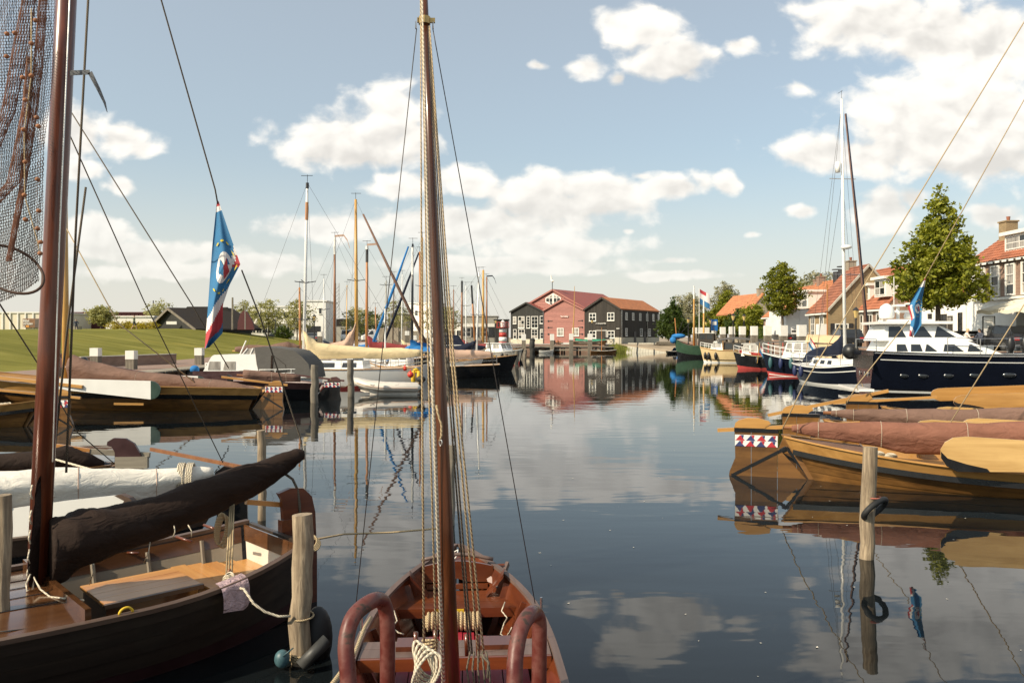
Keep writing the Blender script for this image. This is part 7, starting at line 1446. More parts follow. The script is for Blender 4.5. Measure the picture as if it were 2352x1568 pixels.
# ------------------------------------------------------------------ deck clutter of the cream-sailed yacht
for k, (px, py, lab) in enumerate(((955, 868, 'yellow life jacket hung on the rail, nearer the dinghy bow'), (975*.98, 862, 'yellow life jacket hung on the rail beside the red buoy'))):
    p = at(px, py, 43.0); m = MB(); m.tube([p+Vec((-.14,0,.25)), p+Vec((-.15,0,-.1)), p+Vec((-.1,0,-.32))], [.08,.12,.09], 8); m.tube([p+Vec((.14,0,.25)), p+Vec((.15,0,-.1)), p+Vec((.1,0,-.32))], [.08,.12,.09], 8); m.tube([p+Vec((-.14,.02,.27)), p+Vec((0,.03,.34)), p+Vec((.14,.02,.27))], .07, 8)
    solo('life_jacket', m, 'yellow', lab, 'life jacket', 'yellow life jackets', True)
for k, (px, py, Y, r, lab) in enumerate(((943, 817+43, 42.6, .17, 'round red buoy above the dinghy outboard'), (930, 846, 43.2, .13, 'smaller red buoy higher on the rail'))):
    p = at(px, py, Y); m = MB(); m.ell(tuple(p), r, 14, 10); m.tube([p+Vec((0,0,r*.9)), p+Vec((0,0,r*1.6))], .03, 6); solo('mooring_buoy', m, 'buoy_red', lab, 'buoy', 'red buoys', True)
m = MB(); a = at(916, 868, 43); m.tube([at(748, 862, 43), at(905, 858, 43)], .015, 5)
rope([at(1240*.6125, 871, 34), at(805, 880, 37.5)], .02, 'rope from the black barge rudder to the grey pile', 'rope_hemp', .25)
# wooden bowsprit / passerelle truss among the masts
t = thing('gangway', 'slanting steel gangway raised among the moored yachts', 'gangway', tuple(at(930, 845, 47)))
a, b_ = at(862, 850, 47), at(985, 828, 47)
for dz in (0, .55): m = MB(); m.tube([a+Vec((0,0,dz)), b_+Vec((0,0,dz))], .025, 6); put('rail', m, 'steel', t, world=True)
m = MB(); m.beam(a, b_, .6, .06); put('deck', m, 'jetty_wood', t, world=True)
for k in range(8): p = a.lerp(b_, k/7); m = MB(); m.tube([p, p+Vec((0,0,.55))], .015, 5); put('upright', m, 'steel', t, world=True)

# two more boats filling the fleet
t, h = mboat('motor_sailer', 'white motor-sailer with small wheelhouse moored under the blue wrapped headsail', (at(842, 0, 50).x, 50.3), (at(978, 0, 50).x, 49.8), 2.5, (1.1, 1.0, 1.35), 'white_gloss', 'hull_navy', 'teak', 'white_gloss', keel=-.5, bootq=.2)
cabin(t, .9, 2.2, 1.0, 1.95, .8, 'white_gloss', .1, .25, .88, 'wheelhouse', 'white_gloss', .08, wins=((1.05, 1.45, 0), (1.55, 1.95, .05)), wz=(.45, .88), frontwin=2)
for s in (-1, 1): railing(t, h, s, .05, .97, .5, 10, .012)
m = MB(); m.tube([(2.6, 0, 1.1), (2.6, 0, 4.6)], .05, 8); put('mast', m, 'white_gloss', t)
t, h = mboat('cabin_boat', 'varnished cabin boat with tan canvas top left of the central mast', (at(900, 0, 62).x, 61), (at(1004, 0, 62).x, 61.6), 2.6, (1.2, 1.1, 1.4), 'oak_dark', 'hull_black', 'oak_light', 'teak', keel=-.5)
cabin(t, .6, 2.3, 1.1, 2.0, .85, 'oak_light', .1, .2, .9, 'cabin', 'cover_pink', .1, wins=((.8, 1.3, 0), (1.5, 2.0, 0)), wz=(.4, .85))
m = MB(); m.grid(lambda u, v: (.4+1.9*v, -1.0+2.0*u, 1.95+.35*sin(pi*u)), 8, 5); put('canvas_top', m, 'cover_pink', t, True)
m = MB(); P0 = at(957, 800, 52); m.grid(lambda u, v: tuple(P0+Vec((-.45+1.5*u, .2*sin(v*4), .55-.75*v-.35*u*(1-v)+.04*sin(u*12+v*6)))), 12, 8); solo('blue_sail_bag', m, 'cover_blue', 'crumpled bright blue sail cover left of the central mast ropes', 'sail cover', smooth=True)
# ------------------------------------------------------------------ foreground materials
wood('mast_red', (0.040, 0.010, 0.005), (0.175, 0.044, 0.016), 'Z', 6.0, .30, coat=.4, bump=.12, stain=.35, staincol=(0.03, 0.010, 0.006)); wood('mast_centre', (0.022, 0.008, 0.004), (0.135, 0.042, 0.013), 'Z', 7.0, .30, coat=.3, bump=.15, stain=.7, staincol=(0.040, 0.020, 0.010))
wood('hull_old', (0.016, 0.010, 0.007), (0.052, 0.034, 0.023), 'X', 2.0, .45, coat=.12, bump=.2, rnd=.2, stain=.6, staincol=(0.05, 0.040, 0.028)); wood('deck_varnish', (0.050, 0.020, 0.008), (0.115, 0.050, 0.020), 'X', 1.6, .18, coat=.7, bump=.05, rnd=.12); wood('bench_wood', (0.42, 0.17, 0.045), (0.66, 0.34, 0.11), 'X', 1.8, .35, coat=.3, bump=.08, rnd=.10); wood('bench_wood_y', (0.42, 0.17, 0.045), (0.66, 0.34, 0.11), 'Y', 1.8, .35, coat=.3, bump=.08, rnd=.10); wood('bench_wood_z', (0.48, 0.22, 0.06), (0.70, 0.40, 0.14), 'Z', 1.8, .35, coat=.3, bump=.08, rnd=.10)
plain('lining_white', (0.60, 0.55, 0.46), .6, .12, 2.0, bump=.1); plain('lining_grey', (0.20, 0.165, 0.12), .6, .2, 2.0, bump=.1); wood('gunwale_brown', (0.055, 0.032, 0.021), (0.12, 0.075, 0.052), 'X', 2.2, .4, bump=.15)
wood('mahogany', (0.048, 0.010, 0.004), (0.155, 0.038, 0.011), 'X', 2.2, .32, coat=.35, bump=.1, rnd=.16, stain=.25, staincol=(0.08, 0.022, 0.010)); wood('mahogany_y', (0.058, 0.013, 0.0045), (0.17, 0.044, 0.012), 'Y', 2.2, .32, coat=.35, bump=.1, rnd=.16); plain('floor_red', (0.30, 0.018, 0.035), .6, .12, 5.0, bump=.1, rnd=.1); wood('gunwale_grey', (0.085, 0.055, 0.045), (0.17, 0.115, 0.095), 'X', 2.2, .5, bump=.2)
def railm():
    m, nt, N, K, b = _new('painted_rail'); v = _vec(nt, (1, 1, 1)); f = _noise(nt, v, 9, 8, .65); g = _noise(nt, v, 38, 5, .6)
    ad = N.new('ShaderNodeMath'); ad.operation = 'MULTIPLY_ADD'; K.new(g, ad.inputs[0]); ad.inputs[1].default_value = .35; K.new(f, ad.inputs[2])
    c = _ramp(nt, ad.outputs[0], [(.30, (.050, .0095, .0075)), (.62, (.085, .016, .012)), (.76, (.13, .045, .036)), (.82, (.05, .032, .024))]); K.new(c, b.inputs['Base Color'])
    r = _ramp(nt, f, [(.35, (.25, .25, .25)), (.7, (.6, .6, .6))]); K.new(r, b.inputs['Roughness']); _bump(nt, b, g, .25, .004); b.inputs['Specular IOR Level'].default_value = .35
railm()
# ------------------------------------------------------------------ boat with the maroon rudder (behind the white cover)
SC = Vec((at(262, 0, 13.6).x, 13.6, 0)); t, hh_ = sail_barge('dark wooden boat with brown sail cover and maroon rudder behind the white cover', tuple(SC.xy), atan2(-.10, -1), 7.0, 2.1, (.62, .5, .9), 'oak_dark', 'oak_dark', 'hull_black', None, None, None, None, rudder=False)
inv = wm(t).inverted(); P = [inv @ at(238, 1066, 13.6), inv @ at(205, 1062, 13.5), inv @ at(150, 1058, 13.4), inv @ at(60, 1066, 13.2), inv @ at(-60, 1070, 13.0)]
cover_tube('sail_cover', 'cover_dark', t, P, [.06, .15, .20, .17, .18], 1.1, 14, 4, .16, (.62,), drop=.3)
m = MB(); m.tube([P[0], inv @ at(252, 1070, 13.65)], .05, 8); put('boom', m, 'hull_black', t)
m = MB(); m.prism([(x, -.03, z) for x, z in [(-.02, .1), (-.5, .1), (-.48, .62), (-.44, .80), (-.34, .98), (-.20, 1.07), (.0, 1.08), (.10, 1.02), (.11, .96), (.03, .93), (-.02, .84)]], (0,.06,0)); put('rudder', m, 'lee_maroon', t, label='maroon rudder with hooked head')
for z in (.12, .34, .56): m = MB(); m.box(-.56, -.03, -.045, .045, z, z+.2); put('rudder_cheek', m, 'jetty_wood', t)
m = MB(); a, b_ = inv @ at(206, 1036, 13.6), inv @ at(344, 1045, 13.7); m.beam(a, b_, .07, .09); put('tiller', m, 'jetty_wood', t); m = MB(); m.beam(inv @ at(130, 1023, 13.5), inv @ at(207, 1034, 13.58), .05, .06); put('tiller_extension', m, 'bench_wood', t)
# ------------------------------------------------------------------ boat under the long white cover
SD = Vec((at(500, 0, 10.2).x, 10.2, 0)); AD = atan2(-.22, -.97); t, hD = sail_barge('black boat with long white boom cover and white leeboard behind the foreground boat', tuple(SD.xy), AD, 6.6, 2.0, (.66, .52, .9), 'hull_black', 'gunwale_brown', 'hull_black', None, None, None, None, rudder=False, deckm='gunwale_brown')
inv = wm(t).inverted(); P = [inv @ at(489, 1087, 10.2), inv @ at(440, 1098, 10.1), inv @ at(330, 1112, 9.85), inv @ at(180, 1116, 9.5), inv @ at(40, 1122, 9.2), inv @ at(-60, 1126, 9.0)]
cover_tube('boom_cover', 'cover_white', t, P, [.075, .13, .17, .19, .20, .20], 1.05, 20, 6, .12, (.35, .6), 'cover_pink', drop=.25)
wc = [(20, 1262), (20, 1168), (150, 1150), (262, 1138), (285, 1150), (268, 1176), (180, 1215), (110, 1262)]
m = MB(); m.prism([inv @ at(a, b_, 9.0) for a, b_ in wc], inv.to_3x3() @ Vec((.02, .05, 0))); put('leeboard', m, 'lee_white', t)
m = MB(); m.prism([inv @ at(a, b_, 8.985) for a, b_ in ((262, 1138), (276, 1135), (296, 1143), (308, 1156), (272, 1180), (268, 1176), (285, 1150))], inv.to_3x3() @ Vec((.02, .07, 0))); put('leeboard_end', m, 'gunwale_brown', t)
m = MB(); m.prism([(x, -.04, z) for x, z in [(.05, .0), (-.38, .0), (-.36, .78), (-.32, .98), (-.22, 1.12), (-.08, 1.15), (.02, 1.08), (.05, .98), (-.02, .90), (.0, .6)]], (0,.08,0)); put('rudder', m, 'hull_black', t)
m = MB(); m.beam(inv @ at(346, 1031, 10.6), inv @ at(582, 1077, 10.2), .035, .045); put('tiller', m, 'mast_brown', t)
for k, px in enumerate((412, 432)):
    m = MB()
    for i in range(4): q = inv @ at(px+i*4, 1098, 10.08); m.tube([q+Vec((0, .17*cos(a), .19*sin(a))) for a in [pi*j/10-.5 for j in range(13)]], .011, 5)
    put('lashing', m, 'rope_white', t, True)
rope([at(128, 1055, 10.6), at(210, 1078, 10.2), at(260, 1092, 10.0), at(305, 1088, 9.98)], .014, 'pale rope lying along the white cover', 'rope_white')
# ------------------------------------------------------------------ foreground boat on the left
SE = Vec((-2.42, 8.15, 0)); AE = atan2(-.69, -.72)
t = thing('wooden_sailboat', 'old brown wooden sailboat in the left foreground with dark sail cover and varnished benches', 'sailing boat', tuple(SE), AE); E_ = t
h = Hull(6.8, 2.1, (.80, .63, 1.0), -.42, .24, .60, 2.0, 2.4, .36, .8, .6, .12)
qs = [.16, .36, .52, .66, .79, .90, 1.0]
for s in (-1, 1):
    put('bottom', h.skin(0, .16, s, 20, 2), 'hull_black', t, True)
    for i in range(len(qs)-1): put('plank', h.strake(qs[i], qs[i+1]-.002, s, .022, 34, lap=.012), 'hull_old' if i > 1 else 'lee_maroon', t, 30)
    put('gunwale', h.rail(s, .075, .035, 1.0, -.005, 34, dz=.016), 'gunwale_brown', t)
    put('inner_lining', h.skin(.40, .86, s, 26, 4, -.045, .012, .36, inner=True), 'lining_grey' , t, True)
    put('inner_rail', h.strake(.86, .985, s, .015, 26, .012, .36, off=-.035), 'deck_varnish', t, 30)
    for x in (.45, .95, 1.45): 
        m = MB(); P = [h.P(x/6.8, q, s, -.065) for q in (.40, .6, .8, .95)]; m.tube(P, .022, 6); put('rib', m, 'lining_grey', t)
put('transom', h.transom(.0, 1.0, 0, .05), 'hull_old', t)
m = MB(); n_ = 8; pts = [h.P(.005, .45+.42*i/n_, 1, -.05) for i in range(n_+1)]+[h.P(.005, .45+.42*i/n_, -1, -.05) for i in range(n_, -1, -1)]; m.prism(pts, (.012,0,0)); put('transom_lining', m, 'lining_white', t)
m = MB(); pts = [h.P(.006, .87, 1, -.05), h.P(.006, 1.0, 1, -.05), h.P(.006, 1.0, -1, -.05), h.P(.006, .87, -1, -.05)]; m.prism(pts, (.018,0,0)); put('transom_rail', m, 'deck_varnish', t)
# off-white side lining near the stern
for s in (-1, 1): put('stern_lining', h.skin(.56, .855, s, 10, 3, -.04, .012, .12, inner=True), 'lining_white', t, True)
put('floor', h.deck(.40, .0, .35, 10, 0, -.06), 'deck_varnish', t)
for k in range(9):
    y = -.42+k*.105; m = MB(); m.box(.75, 2.0, y-.05, y+.05, .055, .075); put('floorboard', m, 'deck_varnish', t)
put('foredeck', h.deck(.985, .30, .99, 26, .07, -.02, nv=10), 'deck_varnish', t, True)
for y in (-.42, -.14, .14, .42): m = MB(); m.tube([(2.1+.28*i, y*(1-((.28*i)/4.6)**2), h.top((2.1+.28*i)/6.8)+.062-.04*abs(y)) for i in range(15)], .0035, 4); put('deck_seam', m, 'hull_black', t)
a, b_ = h.P(.298, 1.0, -1, -.10), h.P(.298, 1.0, 1, -.10)
m = MB(); m.beam(a+Vec((0,0,-.02)), b_+Vec((0,0,-.02)), .045, .24); put('deck_coaming', m, 'deck_varnish', t)
# stern bench, plank by plank
hb = h.half(.06)-.10
def hwid(h, x, z, ins): return h.P(x/h.L, max(.01, (z-h.keel)/(h.top(x/h.L)-h.keel)), 1, -ins).y
for k in range(5): m = MB(); x0 = .06+k*.145; w_ = hwid(h, x0, .43, .07); m.box(x0, x0+.140, -w_, w_, .43, .455); put('bench_plank', m, 'bench_wood_y', t)
for k in range(9):
    w_ = hwid(h, .75, .42, .08); y = -w_+k*2*w_/9; m = MB(); yo = max(abs(y), abs(y+2*w_/9)); zq = [z_*.02 for z_ in range(3, 21) if hwid(h, .75, z_*.02, .07) >= yo]; m.box(.745, .77, y+.003, y+2*w_/9-.003, zq[0] if zq else .40, .428); put('bench_front', m, 'bench_wood_z', t)
# engine box with plank lid
for k in range(4): m = MB(); y = -.52+k*.175; m.box(.84, 1.68, y, y+.170, .47, .502); put('box_lid_plank', m, 'bench_wood', t)
m = MB(); m.box(.86, 1.66, -.50, .155, .07, .468); put('engine_box', m, 'deck_varnish', t)
m = MB(); m.box(.83, 1.69, .182, .22, .465, .503); put('lid_edge', m, 'gunwale_brown', t)
# mast, collar, boom and dark cover
inv = wm(t).inverted(); mf = inv @ at(86, 1352, 6.9); mt_ = inv @ at(152, 0, 6.95); up = mf+(mt_-mf)*1.35; m = MB(); m.tube([mf, mf.lerp(up, .3), mf.lerp(up, .6), up], [.088, .088, .086, .075], 18); mo = put('mast', m, 'mast_red', t, True)
m = MB(); m.tube([inv @ at(121, 1060, 6.76), inv @ at(136, 560, 6.80), inv @ at(160, 0, 6.86)], .006, 5); put('mast_track', m, 'steel', mo)
cp = [(112, 1262, 6.9, .28), (170, 1240, 6.95, .235), (260, 1214, 7.15, .195), (360, 1182, 7.4, .172), (460, 1147, 7.65, .162), (560, 1107, 7.95, .158), (630, 1074, 8.2, .125), (678, 1050, 8.33, .085), (695, 1042, 8.38, .05)]
cover_tube('sail_cover', 'cover_dark', t, [inv @ at(a, b_, c) for a, b_, c, r in cp], [r for *_, r in cp], 1.02, 24, 9, .13, (), drop=.2, sub=8)
col = [(99, 1116, .10), (99, 1124, .118), (99, 1150, .122), (97, 1190, .135), (95, 1240, .15), (93, 1290, .165), (91, 1330, .155), (90, 1354, .12)]
cover_tube('mast_collar', 'cover_dark', t, [inv @ at(a, b_, 6.86) for a, b_, r in col], [r for *_, r in col], 1.0, 18, 12, .10, (), sub=5)
m = MB(); m.tube([inv @ at(80, 1240, 6.9)-Vec((.02,0,0)), inv @ at(696, 1046, 8.4)], .045, 8); put('boom', m, 'mast_red', t)
for k, y in enumerate((1132, 1190, 1235, 1280, 1318)):
    m = MB(); q = inv @ at(72-k*2+2, y, 6.70); m.tube([q+Vec((0,0,-.05)), q+Vec((.015,.01,0)), q+Vec((.0,0,.07))], .007, 6); put('lacing', m, 'rope_white', t, True)
m = MB(); m.tube([inv @ at(a, b_, c) for a, b_, c in ((70, 1318, 6.68), (60, 1340, 6.62), (62, 1356, 6.6), (76, 1352, 6.6), (78, 1325, 6.65), (92, 1352, 6.58), (115, 1370, 6.5), (192, 1378, 6.35))], .0075, 6); put('lacing', m, 'rope_white', t, True)
# rudder, tiller, tackle
m = MB(); m.prism([(x, -.03, z) for x, z in [(-.06, -.2), (-.46, -.2), (-.46, .5), (-.44, .95), (-.40, 1.12), (-.30, 1.22), (-.16, 1.24), (-.02, 1.2), (-.06, 1.13), (-.08, .85)]], (0,.06,0)); ro = put('rudder', m, 'mahogany', t)
for z in (.62, .80): m = MB(); m.box(-.42, -.05, -.045, .045, z, z+.12); put('rudder_cheek', m, 'mahogany_y', ro)
m = MB(); a, b_ = inv @ at(565, 1152, 8.0), inv @ at(716, 1164, 8.55); m.beam(a, b_, .045, .05); put('tiller', m, 'bench_wood', t)
m = MB(); m.tube([inv @ at(a, b_, 8.3) for a, b_ in ((655, 1088), (672, 1100), (684, 1125), (688, 1160), (690, 1195))], .014, 6); put('sheet_horse', m, 'rope_dark', t, True)
for dx in (-8, -2, 5): m = MB(); m.tube([inv @ at(534+dx*.6, 1150, 7.85), inv @ at(527+dx, 1330, 7.35)], .0085, 6); put('sheet_rope', m, 'rope_hemp', t, True)
m = MB(); q = inv @ at(527, 1322, 7.35); m.ell(tuple(q), (.03, .02, .07), 8, 6); put('tackle_block', m, 'mast_brown', t, True)
m = MB()
for i in range(6): q = inv @ at(516+i*2.5, 1222, 7.8); m.tube([q+Vec((.02*i+.055*cos(a), .03*sin(a), .16*sin(a)+.01*i)) for a in [2*pi*j/16 for j in range(16)]], .008, 5, close=True)
put('rope_coil', m, 'rope_hemp', t, True)
m = MB()
for i in range(7): q = inv @ at(526, 1340, 7.2); m.tube([q+Vec((.07*cos(a+i*.5)*(1-.06*i), .06*sin(a+i*.5), -.04+.018*i+.02*sin(a*2+i))) for a in [2*pi*j/14 for j in range(14)]], .009, 5, close=True)
put('rope_coil', m, 'rope_white', t, True)
for a, b_, c, d in ((400, 1207, 396, 1235), (205, 1342, 215, 1290), (330, 1292, 345, 1240), (440, 1232, 432, 1205)): m = MB(); m.tube([inv @ at(a, b_, 7.3), inv @ at((a+c)/2+4, (b_+d)/2, 7.25), inv @ at(c, d, 7.3)], .005, 5); put('tie_cord', m, 'rope_white', t, True)
for a, b_, c, d in ((280, 1268, 318, 1270), (405, 1232, 440, 1244), (468, 1205, 500, 1216)): m = MB(); m.tube([inv @ at(a, b_, 8.1), inv @ at(c, d, 8.0)], .014, 6); put('belaying_pin', m, 'mahogany', t, True)
m = MB(); m.tube([inv @ at(a, b_, c) for a, b_, c in ((-20, 1452, 5.75), (90, 1440, 5.95), (190, 1428, 6.1), (250, 1418, 6.2))], .005, 5); put('deck_line', m, 'black_rubber', t, True)
m = MB(); q = h.P(1.78/6.8, 1.0, 1, -.02)+Vec((0,0,.03)); m.tube([q+Vec((.05*cos(a), .0, .045*sin(a))) for a in [pi*j/10 for j in range(11)]], .010, 6); put('fairlead', m, 'yellow', t, True)
cloth('rag_cloth', (0.42, 0.30, 0.31), .35, .8, 9.0)
def rag(u, v):
    x = 1.02-.26*u; p = h.P(x/6.8, 1.0, 1, 0); a = max(0, v-.25)/.75
    out = .062+.02*sin(u*7+v*4)+.015*sin(v*9); return wm(E_) @ Vec((p.x-.05*a*sin(u*3), p.y+(-.09+.13*min(1, v/.25) if v < .25 else .04+out*min(1, a*3)*.6), p.z+.045-(.0 if v < .25 else (.02+.22*a*(1-.25*abs(u-.5))))))
m = MB(); m.grid(rag, 10, 8); solo('rag', m, 'rag_cloth', 'faded pink rag draped over the gunwale of the foreground boat', 'cloth', smooth=True)
rope([at(530, 1345, 6.92), at(560, 1352, 6.80), at(582, 1385, 6.68), at(608, 1404, 6.72), at(640, 1415, 6.72), at(668, 1414, 6.74)], .011, 'mooring rope from the foreground boat gunwale to the thick pile', 'rope_white')
for y, n_, lab in ((1414, 1, 'single rope turn round the thick pile'), (1497, 4, 'rope lashing low on the thick pile')):
    m = MB(); q = at(694, y, 6.85)
    for i in range(n_): m.tube([Vec((q.x+.096*cos(a), 6.85+.096*sin(a), q.z-.02*i+.008*sin(a+i))) for a in [2*pi*j/20 for j in range(20)]], .0085, 6, close=True)
    solo('rope_lashing', m, 'rope_hemp', lab, 'rope', smooth=True)
m = MB(); q = at(648, 1512, 6.7); m.ell(tuple(q), (.065, .065, .075), 14, 10); m.tube([q+Vec((.02,-.05,.04)), q+Vec((.10,-.02,.10))], .006, 5); plain('float_teal', (0.06, 0.13, 0.15), .5, .5, 8); solo('float_ball', m, 'float_teal', 'small teal float ball tied to the thick pile', 'fender', smooth=True)
m = MB(); m.ell(tuple(at(730, 1462, 7.0)), (.13, .13, .27), 14, 10); solo('rubber_fender', m, 'black_rubber', 'large dark rubber fender behind the thick pile', 'fender', smooth=True)
m = MB(); m.tube([at(690, 1530, 6.62), at(752, 1468, 6.75)], .055, 10); plain('fender_grey', (0.045, 0.045, 0.042), .6, .3, 8); solo('log_fender', m, 'fender_grey', 'slanting grey tubular fender low on the thick pile', 'fender', smooth=True)
# shrouds and lines of that boat
L1 = thing('rigging', 'two dark shrouds running down beside the reddish mast on the left', 'rigging', tuple(at(140, 1100, 7.0)))
for a, b_ in (((204, -30), (152, 1085)), ((197, 430), (122, 1062))): m = MB(); m.tube([at(a[0], a[1], 7.2), at((a[0]+b_[0])/2-4, (a[1]+b_[1])/2, 7.1), at(b_[0], b_[1], 7.0)], .010, 6); put('shroud', m, 'rope_dark', L1, True, world=True)
rope([at(330, -140, 7.35), at(370, 0, 7.5), at(494, 435, 7.88), at(500, 468, 7.9)], .0075, 'line rising from the large flag to the top of the picture', 'rope_dark', name='rigging_line')
rope([at(555, 620, 7.95), at(600, 735, 8.1), at(692, 1012, 8.36), at(695, 1045, 8.4)], .0075, 'line from the large flag down to the boom end', 'rope_dark', name='rigging_line')
rope([at(160, 310, 7.1), at(330, 690, 8.6), at(512, 1062, 10.2)], .006, 'thin line from the reddish mast down to the black rudder', 'rope_dark', name='rigging_line')
rope([at(160, 252, 28.4), at(440, 698, 30), at(525, 845, 31.6)], .022, 'thin line slanting over the lawn to the wooden barge tiller', 'rope_dark', name='rigging_line')
rope([at(150, 520, 29.6), at(271, 742, 30), at(446, 877, 31)], .022, 'pale line slanting down to the brown sail cover on the left', 'rope_hemp', name='rigging_line')
rope([at(-20, 668, 7.4), at(95, 848, 9.5), at(175, 990, 10.5), at(262, 1064, 13.5)], .008, 'dark line crossing behind the reddish mast', 'rope_dark', name='rigging_line')
m = MB(); pts = [at(160, 168, 6.9), at(206, 166, 6.9), at(226, 205, 6.9), at(240, 236, 6.9), at(246, 258, 6.9)]; ws = [.022, .020, .016, .010, .002]
for i in range(4):
    a, b_ = pts[i], pts[i+1]; d = (b_-a).normalized(); nn = Vec((-d.z, 0, d.x)); m.prism([a+nn*ws[i], b_+nn*ws[i+1], b_-nn*ws[i+1], a-nn*ws[i]], (0,.004,0))
solo('pennant', m, 'car_grey', 'dark narrow pennant drooping right of the reddish mast', 'pennant')
# ------------------------------------------------------------------ fishing net hung to dry
t = thing('fishing_net', 'brown fishing net with cork floats hanging at the upper left', 'fishing net', tuple(at(40, 700, 6.2)))
plain('net_twine', (0.075, 0.042, 0.028), .9, .3); plain('cork', (0.30, 0.13, 0.06), .8, .3, 20, bump=.3); plain('net_brown', (0.20, 0.09, 0.055), .9, .3)
def netp(u, v, lay):
    # u across, v down
    right = 112-14*v+10*sin(v*5+lay); left = -75
    x = left+(right-left)*u+6*sin(v*11+u*5+lay*2); y = -40+v*(745-60*u*u); Y = 6.3+.10*sin(u*22+v*4+lay)+.06*sin(u*9-v*7+lay*3)+lay*.14
    return at(x, y, Y)
def strands(nu, nv, lay, r):
    m = MB(); V = []; F = []
    def line(pts):
        o = len(V)
        for p in pts: V.extend((p+Vec((r, 0, r*.5)), p+Vec((-r, 0, r*.5)), p+Vec((0, -r*.4, -r))))
        for i in range(len(pts)-1):
            for k in range(3): F.append((o+i*3+k, o+i*3+(k+1) % 3, o+i*3+3+(k+1) % 3, o+i*3+3+k))
    for i in range(nu): line([netp((i+.5)/nu+.012*(j % 2), j/110, lay) for j in range(111)])
    for j in range(nv): line([netp(i/40, (j+.5)/nv, lay) for i in range(41)])
    m.add(V, F); return m
for lay in (0, 1): put('netting', strands(32, 105, lay, .0023), 'net_twine', t, world=True, kind='stuff')
def bunch(pts, r, mat): # gathered net
    m = MB(); m.tube(pts, r, 8); return m
for pts, r in (([at(70, -20, 6.2), at(48, 110, 6.2), at(18, 260, 6.2), at(-20, 350, 6.2)], [.05, .06, .05, .05]), ([at(68, 130, 6.18), at(60, 250, 6.18), at(30, 420, 6.18), at(-20, 470, 6.18)], [.02, .03, .045, .05]), ([at(100, -20, 6.2), at(88, 150, 6.2), at(70, 300, 6.2), at(52, 430, 6.2), at(20, 600, 6.2)], [.03, .035, .03, .025, .02])):
    V = MB()
    for k in range(16):
        a = k*2*pi/16; V.tube([p+Vec((r[i]*cos(a+i*.6), r[i]*.6*sin(a+i*.6), 0)) for i, p in enumerate(pts)], .0028, 4)
    put('gathered_net', V, 'net_brown', t, world=True, kind='stuff')
for k, (x, y) in enumerate(((16, 78), (34, 76), (15, 130), (82, 47), (72, 100), (72, 174), (58, 230), (52, 178), (54, 298), (58, 372), (56, 448), (58, 504), (84, 270), (86, 412), (89, 484), (86, 525), (93, 556), (92, 582), (88, 290))):
    m = MB(); q = at(x, y, 6.12); m.ell(tuple(q), (.019, .019, .017), 10, 7); put('float', m, 'cork', t, True, world=True)
m = MB(); m.tube([at(72, 20, 6.13), at(72, 174, 6.13), at(56, 300, 6.13), at(57, 450, 6.13), at(88, 560, 6.13), at(92, 590, 6.13)], .005, 5); put('float_line', m, 'rope_hemp', t, True, world=True)
m = MB(); m.tube([Vec(at(22, 618, 6.2))+Vec((.25*cos(a)+.03*sin(a), .10*sin(a), .145*sin(a)-.13*cos(a))) for a in [2*pi*i/40 for i in range(40)]], .011, 8, close=True); put('hoop', m, 'net_twine', t, True, world=True)
# ------------------------------------------------------------------ mahogany boat at the quay, bow towards us
SF = Vec((-.535, 7.85, 0)); AF = atan2(-1, .06)
t = thing('mahogany_sailboat', 'open mahogany sailboat with red floorboards and tall mast in the centre foreground', 'sailing boat', tuple(SF), AF)
h = Hull(5.35, 1.47, (.74, .52, .85), -.22, .46, .04, 3.0, 2.6, .42, .8, .5, .35)
qs = [.0, .22, .42, .60, .78, 1.0]
for s in (-1, 1):
    for i in range(len(qs)-1):
        put('plank', h.strake(qs[i], qs[i+1]-.003, s, .02, 28, lap=.012), 'mahogany' if i < 4 else 'gunwale_brown', t, 30)
        if i: put('inner_plank', h.strake(qs[i]+.004, qs[i+1]-.004, s, .006, 26, .03, .97, off=-.024), 'mahogany', t, 30)
    put('gunwale', h.rail(s, .052, .028, 1.0, -.012, 30, dz=.014), 'gunwale_grey', t)
    for x in (.75, 1.15, 1.6, 2.1, 3.2, 3.7, 4.2):
        m = MB(); P = [h.P(x/5.35, q, s, -.05) for q in (.22, .4, .58, .76, .97)]
        for a, b_ in zip(P[:-1], P[1:]): m.beam(a, b_, .05, .035, (1,0,0))
        put('rib', m, 'mahogany', t)
for k in range(11):
    y = -.50+k*.1; m = MB(); ln = 1-abs(y)*1.3; m.box(1.62-.62*ln, 2.45, y-.046, y+.046, .27, .29); put('floorboard', m, 'floor_red', t)
    m = MB(); m.box(2.49, 4.3-abs(y)*.9, y-.046, y+.046, .268, .288); put('floorboard', m, 'floor_red', t)
# stern: after deck, arched bulkhead and seat
put('stern_deck', h.deck(.96, .01, .085, 5, .02, -.03), 'mahogany_y', t, True)
x = .47; wv_ = h.half(x/5.35)-.03; m = MB(); zb, zt_ = .54, h.top(x/5.35)+.02; n_ = 12
m.prism([(x, -wv_+2*wv_*i/n_, zt_+.05*sin(pi*i/n_)) for i in range(n_+1)]+[(x, wv_-2*wv_*i/n_, zb+.035*exp(-((i-n_/2)/1.2)**2)) for i in range(n_+1)], (.03,0,0)); put('bulkhead', m, 'mahogany_y', t)
m = MB(); P = [(x+.015, -wv_+2*wv_*i/n_, zt_+.06+.05*sin(pi*i/n_)) for i in range(n_+1)]; m.tube(P, .018, 6); put('bulkhead_cap', m, 'gunwale_grey', t, True)
for k in range(3): x0 = .56+k*.15; wq = h.half((x0+.07)/5.35)-.05; m = MB(); m.box(x0, x0+.145, -wq, wq, .455, .48); put('seat_plank', m, 'mahogany_y', t)
